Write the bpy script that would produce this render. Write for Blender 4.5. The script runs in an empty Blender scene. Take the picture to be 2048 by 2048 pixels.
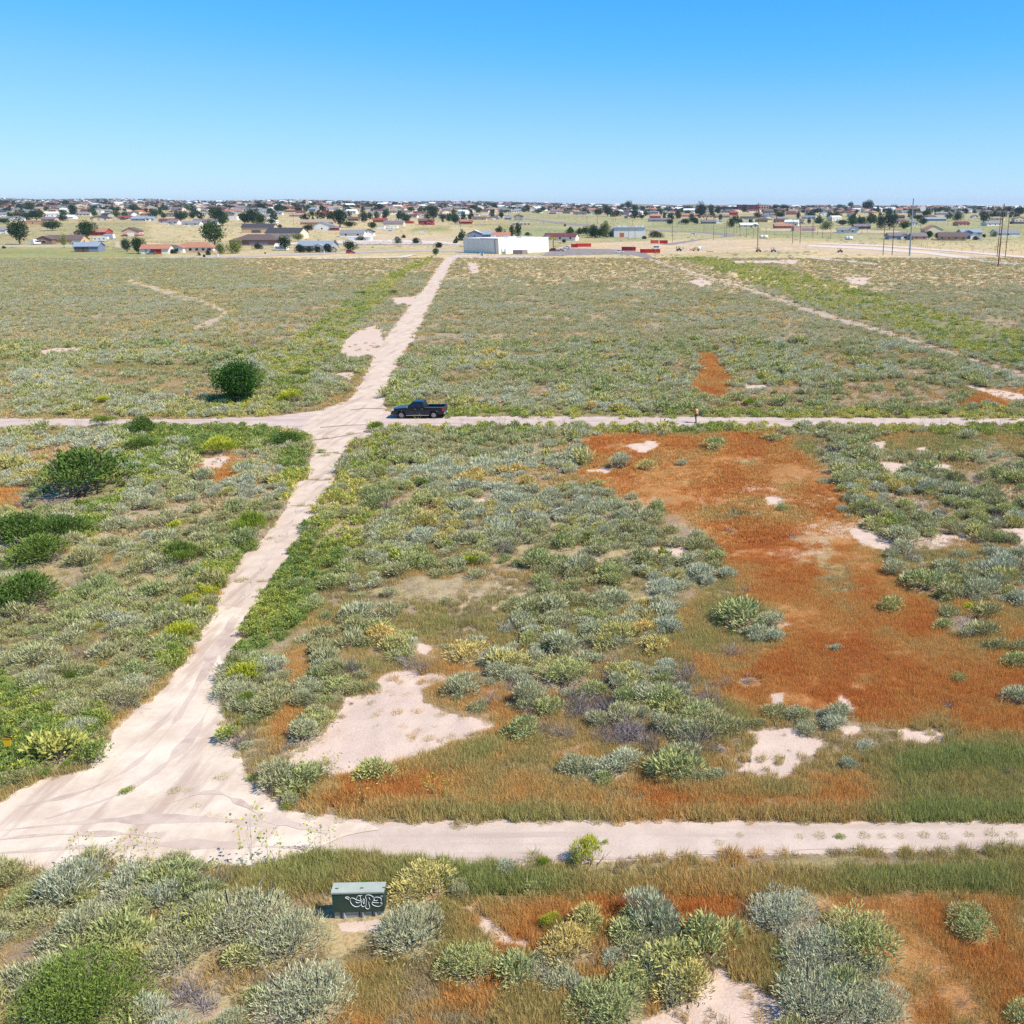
import bpy, bmesh, math, random
import numpy as np
from mathutils import Vector, Matrix, Euler

# ---------------------------------------------------------------- camera, sky, sun
S = bpy.context.scene
COL = S.collection
H, TH, FPX, PX, PY = 22.6, math.radians(17.95), 1890.0, 1365.0, 1024.0
cam_d = bpy.data.cameras.new('camera')
cam = bpy.data.objects.new('camera', cam_d); COL.objects.link(cam)
cam.location = (0, 0, H); cam.rotation_euler = (math.radians(90) - TH, 0, 0)
cam_d.sensor_width = 36; cam_d.lens = FPX / 2048 * 36; cam_d.shift_x = (1024 - PX) / 2048
cam_d.clip_end = 30000; cam_d.clip_start = 0.5
S.camera = cam
SUN_EL, SUN_AZ = math.radians(50), math.radians(107)      # azimuth clockwise from +Y
world = bpy.data.worlds.new('World'); S.world = world; world.use_nodes = True
nt = world.node_tree; nt.nodes.clear()
sk = nt.nodes.new('ShaderNodeTexSky'); sk.sky_type = 'NISHITA'; sk.sun_disc = False
sk.sun_elevation = SUN_EL; sk.sun_rotation = SUN_AZ
sk.altitude = 1400; sk.air_density = 1.0; sk.dust_density = 0.15; sk.ozone_density = 6.0
bg = nt.nodes.new('ShaderNodeBackground'); bg.inputs[1].default_value = 0.115
wo = nt.nodes.new('ShaderNodeOutputWorld')
_sp = nt.nodes.new('ShaderNodeSeparateColor'); _cb = nt.nodes.new('ShaderNodeCombineColor'); nt.links.new(sk.outputs[0], _sp.inputs[0])
for _i, _pts in enumerate(([(0, 0), (.199, .070), (.324, .200), (.59, .385), (1, .60)], [(0, 0), (.358, .352), (.535, .485), (.68, .575), (1, .72)], [(0, 0), (.40, .56), (.60, .745), (.67, .77), (.8, .80), (1, .90)])):
    _m1 = nt.nodes.new('ShaderNodeMath'); _m1.operation = 'MULTIPLY'; _m1.inputs[1].default_value = .115; nt.links.new(_sp.outputs[_i], _m1.inputs[0])
    _fc = nt.nodes.new('ShaderNodeFloatCurve'); _cv = _fc.mapping.curves[0]
    for _k, _pt in enumerate(_pts):
        if _k in (0, len(_pts) - 1): _cv.points[0 if _k == 0 else -1].location = _pt
        else: _cv.points.new(*_pt)
    _fc.mapping.update(); nt.links.new(_m1.outputs[0], _fc.inputs['Value'])
    _m2 = nt.nodes.new('ShaderNodeMath'); _m2.operation = 'DIVIDE'; _m2.inputs[1].default_value = .115; nt.links.new(_fc.outputs[0], _m2.inputs[0]); nt.links.new(_m2.outputs[0], _cb.inputs[_i])
nt.links.new(_cb.outputs[0], bg.inputs[0]); nt.links.new(bg.outputs[0], wo.inputs[0])
sun_d = bpy.data.lights.new('sun', 'SUN'); sun_d.energy = 4.9; sun_d.angle = math.radians(0.53)
sun_d.color = (1.0, 0.93, 0.81)
sun = bpy.data.objects.new('sun', sun_d); COL.objects.link(sun)
sdir = Vector((math.sin(SUN_AZ) * math.cos(SUN_EL), math.cos(SUN_AZ) * math.cos(SUN_EL), math.sin(SUN_EL)))
sun.rotation_euler = sdir.to_track_quat('Z', 'Y').to_euler(); sun.location = (40, -20, 60)
vs = S.view_settings
vs.view_transform = 'Standard'; vs.look = 'None'; vs.exposure = 0.42; vs.gamma = 1; vs.use_curve_mapping = False
S.render.engine = 'CYCLES'
cy = S.cycles
cy.max_bounces = 5; cy.diffuse_bounces = 2; cy.glossy_bounces = 2; cy.transmission_bounces = 3
cy.transparent_max_bounces = 4; cy.volume_bounces = 0; cy.use_denoising = False
cy.sample_clamp_indirect = 4.0
random.seed(7)
RS = np.random.RandomState(11)

# ---------------------------------------------------------------- terrain and projection
_U = [0, 700, 1000, 1300, 1500, 2048]
_D = [0, 520, 800, 1000, 1300, 1600, 2200, 3000, 4500, 6500, 8200, 12000]
_Z = np.array([
 [0, 0, 3, 6.5, 9.5, 13, 20, 27.5, 38, 57, 48, 0],
 [0, 0, 2.5, 5.5, 8.5, 12.5, 19.5, 27, 38, 55, 48, 0],
 [0, 0, 1.5, 3.5, 6.5, 10, 16.5, 22.5, 30, 41, 36, 0],
 [0, 0, 0, 1.5, 4.5, 8, 11, 13.5, 16, 19, 22, 0],
 [0, 0, 0, 0.5, 4, 11.5, 14.5, 15, 15.5, 15, 20, 0],
 [0, 0, 0, 0.5, 3.5, 7.5, 12, 14, 14.5, 14, 28.5, 0]], float)
_TA = [(u - PX) / FPX / math.cos(TH) for u in _U]      # lateral slope x / y

def terr(x, y):
    x = np.asarray(x, float); y = np.asarray(y, float)
    yy = np.maximum(y, 1.0)
    t = np.clip(x / yy, _TA[0], _TA[-1]); d = np.clip(yy, 0, 11999)
    ci = np.clip(np.searchsorted(_TA, t, 'right') - 1, 0, len(_TA) - 2)
    ta = np.array(_TA); fc = (t - ta[ci]) / (ta[ci + 1] - ta[ci])
    dd = np.array(_D, float); ri = np.clip(np.searchsorted(dd, d, 'right') - 1, 0, len(dd) - 2)
    fr = (d - dd[ri]) / (dd[ri + 1] - dd[ri]); fr = fr * fr * (3 - 2 * fr) * .35 + fr * .65
    z = (_Z[ci, ri] * (1 - fc) + _Z[ci + 1, ri] * fc) * (1 - fr) + (_Z[ci, ri + 1] * (1 - fc) + _Z[ci + 1, ri + 1] * fc) * fr
    w = np.clip((yy - 700) / 1500, 0, 1) * (1 + .8 * np.clip((yy - 3500) / 2500, 0, 1))
    return z + 7 * np.sin(x / 820 + 1.3) * np.clip((yy - 3800) / 2200, 0, 1) + w * (1.2 * np.sin(x / 170 + yy / 390) + .9 * np.sin(x / 75 - yy / 310)) * np.clip(yy / 3000, .3, 2.2)

cT, sT = math.cos(TH), math.sin(TH)
def proj(x, y, z=0.0):
    zc = y * cT - (z - H) * sT; zc = np.maximum(zc, .5)
    yc = y * sT + (z - H) * cT
    return PX + FPX * x / zc, PY - FPX * yc / zc, zc
def G(u, v):
    """point of the terrain seen at source pixel u, v"""
    dx = (u - PX) / FPX; dy = -(v - PY) / FPX
    d = np.array([dx, cT + dy * sT, -sT + dy * cT])
    t0, t1 = 10.0, None
    t = 12.0
    while t < 11500:
        p = d * t
        if H + p[2] < float(terr(p[0], p[1])): t1 = t; break
        t0 = t; t *= 1.012
    if t1 is None: t1 = t0
    for _ in range(18):
        tm = (t0 + t1) / 2; p = d * tm
        if H + p[2] < float(terr(p[0], p[1])): t1 = tm
        else: t0 = tm
    p = d * t1
    return Vector((p[0], p[1], float(terr(p[0], p[1]))))
def ppm(p): return FPX / (p[1] * cT + (H - p[2]) * sT)      # source pixels per metre at p

def vnoise(x, y, seed=0):
    xi = np.floor(x).astype(np.int64); yi = np.floor(y).astype(np.int64)
    fx = x - xi; fy = y - yi; fx = fx * fx * (3 - 2 * fx); fy = fy * fy * (3 - 2 * fy)
    def h(a, b):
        n = (a * 374761393 + b * 668265263 + seed * 974711) & 0x7fffffff
        n = ((n ^ (n >> 13)) * 1274126177) & 0x7fffffff
        return ((n ^ (n >> 16)) & 0xffff) / 65535.0
    return (h(xi, yi) * (1 - fx) + h(xi + 1, yi) * fx) * (1 - fy) + (h(xi, yi + 1) * (1 - fx) + h(xi + 1, yi + 1) * fx) * fy
def fbm(x, y, s, seed=0, o=4):
    r = 0; a = .5; t = 0
    for k in range(o):
        r = r + a * vnoise(x / s * 2 ** k + 17.3 * k, y / s * 2 ** k - 9.1 * k, seed + k); t += a; a *= .55
    return r / t

# ---------------------------------------------------------------- zones of the ground, in source pixels
SAND = [
 [(560,1540),(600,1505),(650,1480),(660,1440),(700,1395),(745,1385),(760,1355),(810,1345),(885,1350),(900,1360),(850,1385),(845,1410),(880,1425),(960,1440),(1010,1450),(1020,1458),(930,1470),(900,1500),(800,1530),(700,1548),(640,1548),(590,1552)],
 [(1480,1462),(1600,1458),(1625,1475),(1650,1490),(1640,1510),(1600,1520),(1590,1540),(1560,1560),(1450,1545),(1480,1530),(1500,1510),(1505,1485)],
 [(1655,1460),(1720,1450),(1735,1470),(1700,1480)],[(1780,1460),(1870,1455),(1905,1470),(1860,1490),(1810,1480)],
 [(1390,1945),(1450,1945),(1520,1970),(1560,2010),(1600,2060),(1560,2110),(1260,2110),(1290,2035),(1350,2015),(1400,2010),(1400,1990)],
 [(900,1800),(960,1810),(1000,1850),(1060,1890),(1050,1900),(990,1880),(930,1830)],
 [(1250,893),(1310,883),(1322,890),(1290,906),(1262,903)],[(1160,938),(1225,935),(1220,949),(1185,946)],[(1530,993),(1570,1000),(1565,1015),(1533,1012)],
 [(1700,1063),(1740,1068),(1800,1095),(1790,1108),(1740,1097),(1705,1080)],[(1755,928),(1860,928),(1912,928),(1900,943),(1840,946),(1775,952)],
 [(1870,1068),(1930,1062),(1940,1078),(1900,1082),(1868,1090)],[(1998,1056),(2060,1056),(2080,1100),(2010,1080)],[(395,922),(430,913),(470,913),(440,936),(402,946)],
 [(935,1008),(1000,985),(993,1002),(950,1018)],[(55,704),(100,698),(150,695),(170,698),(230,694),(222,702),(170,706),(100,713)],
 [(678,705),(690,682),(715,660),(750,650),(770,660),(765,680),(792,690),(770,702),(740,716),(690,720)],[(778,597),(832,592),(825,607),(797,613)],
 [(650,750),(712,745),(700,762)],[(735,1275),(800,1268),(872,1298),(850,1312),(790,1292)],[(1060,1398),(1120,1410),(1152,1425),(1105,1427)],
 [(670,1846),(755,1842),(765,1854),(690,1862)],[(1740,880),(1775,885),(1765,902),(1738,896)],[(1830,895),(1860,893),(1850,905),(1825,903)],
 [(1540,1390),(1570,1388),(1565,1425),(1545,1420)],[(1670,1385),(1700,1400),(1712,1430),(1690,1425)],[(1400,555),(1430,570),(1400,575),(1375,565)],[(1690,555),(1740,556),(1735,570),(1700,568)],
 [(1455,522),(1600,520),(1590,528),(1470,528)],[(1310,1095),(1375,1100),(1380,1118),(1330,1120)],[(935,525),(955,527),(960,548),(940,546)],[(1480,770),(1535,772),(1530,779),(1490,778)],
 [(1900,760),(2048,795),(2048,803),(2010,800)],[(110,1240),(150,1240),(140,1262),(112,1262)],[(55,1310),(90,1310),(85,1335),(60,1330)],[(1985,778),(2050,790),(2060,800),(2000,790)],[(1150,1118),(1190,1112),(1200,1125),(1160,1130)]]
ORANGE = [
 [(1245,862),(1560,862),(1600,900),(1650,960),(1700,1040),(1750,1090),(1790,1150),(1850,1190),(1900,1260),(1980,1290),(2300,1330),(2300,1480),(1950,1480),(1880,1450),(1740,1450),(1650,1440),(1560,1440),(1500,1450),(1460,1400),(1400,1350),(1340,1300),(1440,1320),(1560,1280),(1560,1230),(1470,1170),(1440,1110),(1400,1060),(1330,1030),(1230,990),(1150,955),(1180,915),(1170,880)],
 [(760,1800),(1000,1785),(1250,1790),(1400,1800),(1560,1785),(2300,1765),(2300,2150),(1900,2150),(1780,2048),(1750,1950),(1650,1850),(1560,1800),(1450,1830),(1440,1900),(1380,1920),(1330,1850),(1200,1860),(1100,1850),(1060,1960),(960,1960),(900,1880),(780,1840)],
 [(1390,710),(1430,705),(1470,760),(1460,790),(1390,790),(1370,770),(1400,740)],[(1960,780),(2200,770),(2200,815),(1970,812),(1890,812)],
[(-100,975),(40,970),(50,1000),(30,1022),(-100,1022)],
 [(640,1860),(760,1860),(800,1900),(760,2048),(700,2048),(640,1950)],[(560,1310),(600,1300),(650,1330),(560,1500),(520,1520),(545,1420)]]
BROWN = [   # olive to rust mixed grass
 [(1000,1400),(1120,1440),(1250,1450),(1400,1490),(1440,1530),(1330,1555),(1180,1535),(1060,1500),(960,1470)],[(700,1375),(870,1400),(960,1440),(1000,1410),(940,1370),(860,1350)],[(740,1560),(900,1560),(1060,1570),(1060,1600),(860,1600),(700,1580)],
 [(640,1330),(700,1300),(860,1320),(950,1330),(1000,1390),(1100,1440),(1250,1440),(1350,1480),(1470,1480),(1490,1510),(1450,1550),(1300,1560),(1150,1540),(1050,1560),(900,1570),(800,1560),(900,1500),(1030,1470),(930,1440),(870,1420),(860,1380),(700,1370)],
 [(500,1540),(560,1560),(700,1610),(950,1640),(2300,1640),(2300,1480),(1950,1480),(1800,1530),(1650,1550),(1500,1570),(1350,1570),(1150,1560),(950,1530),(900,1510),(800,1545),(640,1555),(560,1530)],
 [(1360,1200),(1480,1160),(1560,1250),(1440,1330),(1350,1290)],[(1450,1300),(1340,1300),(1380,1400),(1470,1480),(1560,1440),(1500,1380)],
 [(1750,1090),(1900,1180),(2300,1250),(2300,1330),(1980,1290),(1850,1190)],[(1560,862),(1620,880),(1700,1000),(1760,1090),(1720,1090),(1640,960)],[(370,890),(480,900),(480,960),(380,960)],[(800,1900),(1000,1900),(1180,1990),(1200,2150),(700,2150),(640,2000)],
 [(1760,860),(2200,860),(2200,900),(1900,920),(1740,900)]]
VERGE = [   # tall green grass
 [(900,1500),(1020,1475),(1010,1500),(930,1545),(800,1560),(760,1545)],[(560,1580),(700,1620),(950,1642),(2300,1642),(2300,1612),(1500,1622),(1100,1622),(800,1610),(640,1585)],
 [(1790,1520),(1900,1500),(2300,1500),(2300,1535),(1950,1540),(1800,1550)],[(1340,1575),(1500,1568),(1660,1575),(1600,1600),(1400,1600)],
 [(430,1760),(560,1718),(700,1712),(1000,1745),(1200,1765),(1400,1755),(2300,1722),(2300,1782),(1700,1795),(1400,1798),(1150,1790),(1000,1790),(820,1775),(700,1775),(560,1800),(430,1830)],[(1470,1860),(1560,1850),(1570,2000),(1480,1960),(1420,1910)],
 [(1000,2000),(1100,1990),(1180,2048),(1150,2150),(980,2150)]]
LUSH = [    # broadleaf weeds, yellow green
 [(705,875),(800,868),(775,960),(745,1050),(690,1110),(640,1180),(600,1260),(560,1300),(500,1330),(455,1350),(450,1325),(500,1240),(560,1160),(600,1085),(640,1010),(690,930)],
 [(240,852),(460,848),(600,856),(612,880),(610,960),(570,1000),(560,960),(560,900),(420,895),(330,960),(250,990),(200,1060),(110,1085),(180,970),(260,900)],
 [(870,512),(850,530),(800,560),(765,600),(735,640),(690,690),(640,740),(600,800),(560,832),(400,836),(300,834),(420,812),(470,780),(540,720),(620,660),(700,600),(760,560),(830,525)],
 [(785,837),(775,800),(900,812),(1200,820),(2300,824),(2300,838),(1000,838)],[(735,852),(900,856),(2300,852),(2300,864),(1200,866),(900,868),(760,874)],
 [(-100,1340),(80,1375),(110,1430),(210,1440),(190,1530),(110,1552),(-100,1620)],[(1330,515),(1400,530),(1600,600),(1750,645),(1900,695),(2300,800),(2300,735),(1900,630),(1700,575),(1560,540),(1400,510)],
 [(430,1180),(410,1230),(385,1300),(350,1340),(320,1330),(370,1250),(400,1190)],[(150,1450),(215,1440),(170,1530),(120,1540)],[(470,1150),(520,1090),(480,1070),(420,1130),(400,1180),(440,1180)]]
TAN = [
 [(860,512),(1300,512),(1560,535),(1640,575),(1500,588),(1200,572),(950,575),(870,570)],[(450,495),(880,505),(850,530),(800,560),(600,562),(450,530)],[(1560,498),(2300,545),(2300,590),(1700,578),(1560,545)],
 [(290,440),(520,430),(700,430),(880,440),(1000,470),(900,505),(640,500),(300,480)],[(1280,455),(1500,470),(2300,480),(2300,510),(1700,500),(1300,490)]]
YEL = [[(700,1710),(1000,1722),(2300,1700),(2300,1745),(1400,1755),(1000,1755),(850,1740)],[(-300,812),(260,812),(260,838),(-300,838)],[(-300,540),(600,541),(600,550),(300,555),(-300,556)],[(-200,668),(200,650),(400,648),(540,678),(400,675),(200,680),(-200,700)],[(250,556),(340,575),(460,605),(500,630),(440,640),(300,580)],[(-200,552),(260,552),(240,562),(-200,560)],[(-200,700),(0,685),(40,690),(0,720),(-200,720)],[(1400,590),(1560,600),(1560,620),(1400,612)]]
BARE = [  # graded pale lots and dirt around the far site
 [(1110,497),(1150,487),(1300,482),(1500,479),(1700,488),(2300,515),(2300,545),(2000,528),(1850,518),(1700,508),(1560,502),(1350,507),(1290,508),(1240,500)],
 [(690,471),(760,468),(930,474),(940,480),(900,492),(770,480),(700,478)],[(230,484),(320,486),(330,492),(230,494)],[(1350,486),(1600,488),(1900,505),(2200,530),(2200,522),(1900,497),(1600,484)],
 [(1520,455),(1800,462),(1800,467),(1520,461)],[(820,520),(880,512),(890,520),(860,545),(830,545)]]
ROAD = [    # everything driven on; kept clear
 [(-300,838),(400,839),(560,833),(640,822),(700,800),(720,770),(745,720),(770,680),(800,640),(830,600),(860,560),(880,530),(895,514),(918,513),(900,530),(885,560),(870,590),(850,630),(825,680),(800,720),(782,760),(768,790),(772,822),(800,834),(900,834),(2300,839),(2300,851),(900,853),(740,857),(748,870),(700,890),(682,930),(665,960),(645,1000),(630,1030),(605,1070),(590,1100),(580,1130),(550,1160),(540,1180),(505,1230),(472,1290),(460,1340),(440,1370),(450,1450),(480,1520),(500,1560),(530,1590),(580,1622),(760,1648),(950,1645),(1100,1638),(2300,1645),(2300,1690),(1600,1703),(1400,1706),(1200,1720),(950,1724),(700,1712),(600,1715),(430,1740),(250,1722),(150,1740),(-300,1745),(-300,1640),(0,1606),(60,1572),(110,1555),(180,1540),(200,1500),(240,1442),(320,1390),(340,1360),(380,1310),(400,1270),(425,1240),(440,1190),(470,1140),(492,1108),(530,1080),(545,1060),(560,1040),(578,1010),(590,968),(615,960),(620,930),(630,900),(625,876),(590,866),(490,853),(-300,853)]]
RPATH = [(1285,512),(1330,529),(1400,551),(1480,574),(1560,600),(1615,621),(1700,645),(1800,676),(1900,708),(1990,737),(2150,785)]
LPATH = [(262,563),(300,575),(350,589),(400,603),(437,617),(452,628),(435,640),(405,650),(393,658)]

def sdist(u, v, poly):
    """signed distance in pixels, negative inside"""
    P = np.array(poly, float); Q = np.roll(P, -1, 0)
    best = np.full(u.shape, 1e12); ins = np.zeros(u.shape, bool)
    for (x0, y0), (x1, y1) in zip(P, Q):
        dx, dy = x1 - x0, y1 - y0; L = dx * dx + dy * dy + 1e-9
        t = np.clip(((u - x0) * dx + (v - y0) * dy) / L, 0, 1)
        best = np.minimum(best, (u - x0 - t * dx) ** 2 + (v - y0 - t * dy) ** 2)
        if y0 != y1:
            ins ^= ((y0 > v) != (y1 > v)) & (u < (x1 - x0) * (v - y0) / (y1 - y0) + x0)
    d = np.sqrt(best); return np.where(ins, -d, d)
def zone(u, v, polys, far=60.0):
    r = np.full(u.shape, far)
    for p in polys:
        a = np.array(p); m = (u > a[:, 0].min() - far) & (u < a[:, 0].max() + far) & (v > a[:, 1].min() - far) & (v < a[:, 1].max() + far)
        if m.any(): r[m] = np.minimum(r[m], sdist(u[m], v[m], p))
    return r
def pathd(u, v, pts, far=60.0):
    r = np.full(u.shape, far)
    for (x0, y0), (x1, y1) in zip(pts[:-1], pts[1:]):
        dx, dy = x1 - x0, y1 - y0; L = dx * dx + dy * dy
        t = np.clip(((u - x0) * dx + (v - y0) * dy) / L, 0, 1)
        r = np.minimum(r, np.hypot(u - x0 - t * dx, (v - y0 - t * dy) * 1.0))
    return r
def fields(x, y):
    """soft weights of every ground zone at world points"""
    u, v, zc = proj(x, y, terr(x, y))
    sc = np.clip(FPX / zc / 60.0, .04, 1.2)            # pixel softness shrinks with distance
    n1 = fbm(x, y, 3.0, 3) - .5; n2 = fbm(x, y, 14.0, 21) - .5; n3 = fbm(x, y, .9, 31, 3) - .5
    w = {}
    def soft(name, polys, wid, na):
        d = zone(u, v, polys)
        w[name + '_d'] = d
        w[name] = np.clip(.5 - d / (wid * sc) + na * n1 + na * .6 * n2 + (1.6 * n3 if name == 'sand' else .5 * n3), 0, 1)
    soft('sand', SAND, 15, .9); soft('orange', ORANGE, 46, 1.7); soft('brown', BROWN, 46, 1.9)
    soft('verge', VERGE, 24, .9); soft('lush', LUSH, 34, 2.0); soft('tan', TAN, 160, 4); soft('yel', YEL, 110, 4); soft('bare', BARE, 20, 1)
    w['road'] = zone(u, v, ROAD)
    pr = pathd(u, v, RPATH) - np.interp(v, [512, 620, 750], [1.6, 4.6, 7]); pl = pathd(u, v, LPATH) - 4.6
    w['path'] = np.minimum(pr, pl)
    w['below'] = zone(u, v - 15 * np.clip(sc, .3, 1.2), SAND[:6])
    w['u'], w['v'], w['sc'], w['n1'], w['n2'] = u, v, sc, n1, n2
    return w

# ---------------------------------------------------------------- tagging and mesh helpers
def tag(o, label=None, cat=None, group=None, kind=None, tint=None):
    if label: o['label'] = label
    if cat: o['category'] = cat
    if group: o['group'] = group
    if kind: o['kind'] = kind
    if tint is not None: o['tint'] = float(tint)
    return o
def link(name, data, parent=None):
    o = bpy.data.objects.new(name, data); COL.objects.link(o)
    if parent is not None: o.parent = parent
    return o
def empty(name, loc, rz=0.0, label=None, cat=None, group=None):
    o = link(name, None); o.location = loc; o.rotation_euler = (0, 0, rz); o.empty_display_size = .3
    return tag(o, label, cat, group)
def np_mesh(name, V, quads=None, tris=None, mats=(), mi=None, attrs=None):
    me = bpy.data.meshes.new(name); V = np.asarray(V, np.float32)
    nq = 0 if quads is None else len(quads); ntr = 0 if tris is None else len(tris)
    me.vertices.add(len(V)); me.vertices.foreach_set('co', V.ravel())
    idx = []; st = []
    if nq: idx.append(np.asarray(quads).ravel()); st.append(np.arange(nq) * 4)
    if ntr: idx.append(np.asarray(tris).ravel()); st.append(nq * 4 + np.arange(ntr) * 3)
    if idx:
        idx = np.concatenate(idx).astype(np.int32); me.loops.add(len(idx)); me.loops.foreach_set('vertex_index', idx)
        st = np.concatenate(st).astype(np.int32); me.polygons.add(len(st)); me.polygons.foreach_set('loop_start', st)
    for m in mats: me.materials.append(m)
    if mi is not None and nq + ntr: me.polygons.foreach_set('material_index', np.asarray(mi, np.int32))
    for k, a in (attrs or {}).items():
        a = np.asarray(a, np.float32)
        if a.ndim == 1: at = me.attributes.new(k, 'FLOAT', 'POINT'); at.data.foreach_set('value', a)
        elif a.shape[1] == 3: at = me.attributes.new(k, 'FLOAT_VECTOR', 'POINT'); at.data.foreach_set('vector', a.ravel())
        else: at = me.attributes.new(k, 'FLOAT_COLOR', 'POINT'); at.data.foreach_set('color', a.ravel())
    me.update(calc_edges=True); me.validate()
    return me
class MB:
    """collects simple shapes into one mesh"""
    def __init__(s): s.v = []; s.f = []; s.m = []
    def add(s, vs, fs, m=0):
        o = len(s.v); s.v += [tuple(p) for p in vs]; s.f += [tuple(i + o for i in f) for f in fs]; s.m += [m] * len(fs); return s
    def box(s, x0, x1, y0, y1, z0, z1, m=0, rz=0, c=(0, 0)):
        P = [(x, y, z) for z in (z0, z1) for x, y in ((x0, y0), (x1, y0), (x1, y1), (x0, y1))]
        if rz:
            a, b = math.cos(rz), math.sin(rz)
            P = [(c[0] + (x - c[0]) * a - (y - c[1]) * b, c[1] + (x - c[0]) * b + (y - c[1]) * a, z) for x, y, z in P]
        return s.add(P, [(3, 2, 1, 0), (4, 5, 6, 7), (0, 1, 5, 4), (1, 2, 6, 5), (2, 3, 7, 6), (3, 0, 4, 7)], m)
    def prism(s, pts, a0, a1, axis='y', m=0):
        """pts = closed profile in the two other axes, extruded from a0 to a1"""
        f = {'y': lambda p, a: (p[0], a, p[1]), 'x': lambda p, a: (a, p[0], p[1]), 'z': lambda p, a: (p[0], p[1], a)}[axis]
        n = len(pts); V = [f(p, a0) for p in pts] + [f(p, a1) for p in pts]
        F = [tuple(range(n)), tuple(range(2 * n - 1, n - 1, -1))] + [(i, i + n, (i + 1) % n + n, (i + 1) % n) for i in range(n)]
        return s.add(V, F, m)
    def tube(s, pts, rad, n=6, m=0, cap=True):
        pts = [Vector(p) for p in pts]
        rad = rad if isinstance(rad, (list, tuple)) else [rad] * len(pts)
        V = []; F = []
        for i, p in enumerate(pts):
            d = (pts[min(i + 1, len(pts) - 1)] - pts[max(i - 1, 0)]).normalized()
            a = d.orthogonal().normalized() if abs(d.z) > .99 else d.cross(Vector((0, 0, 1))).normalized()
            b = d.cross(a)
            for k in range(n):
                t = 2 * math.pi * k / n; V.append(p + (a * math.cos(t) + b * math.sin(t)) * rad[i])
        for i in range(len(pts) - 1):
            for k in range(n): F.append((i * n + k, i * n + (k + 1) % n, (i + 1) * n + (k + 1) % n, (i + 1) * n + k))
        if cap: F += [tuple(range(n - 1, -1, -1)), tuple((len(pts) - 1) * n + k for k in range(n))]
        return s.add(V, F, m)
    def mesh(s, name, *mats, bevel=0, smooth=False):
        me = bpy.data.meshes.new(name); me.from_pydata(s.v, [], s.f)
        for m in mats: me.materials.append(m)
        me.polygons.foreach_set('material_index', s.m)
        bm = bmesh.new(); bm.from_mesh(me)
        bmesh.ops.recalc_face_normals(bm, faces=bm.faces)
        if bevel:
            bmesh.ops.remove_doubles(bm, verts=bm.verts, dist=1e-5)
            bmesh.ops.bevel(bm, geom=[e for e in bm.edges if e.is_manifold and e.calc_face_angle(0) > .4], offset=bevel, segments=2, affect='EDGES', profile=.6)
        bm.to_mesh(me); bm.free()
        if smooth: me.polygons.foreach_set('use_smooth', [True] * len(me.polygons))
        me.update(); return me
    def build(s, name, mat, parent=None, **k):
        mats = mat if isinstance(mat, (list, tuple)) else [mat]
        return link(name, s.mesh(name, *mats, **k), parent)

# ---------------------------------------------------------------- materials
def nodes(name):
    m = bpy.data.materials.new(name); m.use_nodes = True; t = m.node_tree; t.nodes.clear()
    return m, t, t.nodes, t.links
def mth(t, op, a, b=None, clamp=False):
    n = t.nodes.new('ShaderNodeMath'); n.operation = op; n.use_clamp = clamp
    for i, q in enumerate((a, b)):
        if q is None: continue
        if hasattr(q, 'links'): t.links.new(q, n.inputs[i])
        else: n.inputs[i].default_value = q
    return n.outputs[0]
def mixc(t, fac, a, b, mode='MIX'):
    n = t.nodes.new('ShaderNodeMix'); n.data_type = 'RGBA'; n.blend_type = mode
    for i, q in ((0, fac), (6, a), (7, b)):
        if hasattr(q, 'links'): t.links.new(q, n.inputs[i])
        elif i == 0: n.inputs[0].default_value = q
        else: n.inputs[i].default_value = (*q, 1) if len(q) == 3 else q
    return n.outputs[2]
def noise(t, scale, detail=3, rough=.6, vec=None, w=None):
    n = t.nodes.new('ShaderNodeTexNoise'); n.inputs['Scale'].default_value = scale
    n.inputs['Detail'].default_value = detail; n.inputs['Roughness'].default_value = rough
    if vec is not None: t.links.new(vec, n.inputs['Vector'])
    return n.outputs[0]
def ramp(t, fac, stops):
    n = t.nodes.new('ShaderNodeValToRGB'); e = n.color_ramp.elements
    while len(e) < len(stops): e.new(.5)
    for q, (p, c) in zip(e, stops): q.position = p; q.color = (*c, 1)
    t.links.new(fac, n.inputs[0]); return n.outputs[0]
def smooth(t, x, lo, hi):
    n = t.nodes.new('ShaderNodeMapRange'); n.interpolation_type = 'SMOOTHSTEP'
    n.inputs[1].default_value = lo; n.inputs[2].default_value = hi; t.links.new(x, n.inputs[0]); return n.outputs[0]
def objvec(t, scl=(1, 1, 1)):
    g = t.nodes.new('ShaderNodeNewGeometry'); m = t.nodes.new('ShaderNodeMapping'); m.inputs['Scale'].default_value = scl
    t.links.new(g.outputs['Position'], m.inputs[0]); return m.outputs[0]
def attr(t, name, typ='GEOMETRY'):
    n = t.nodes.new('ShaderNodeAttribute'); n.attribute_name = name; n.attribute_type = typ; return n
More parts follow.
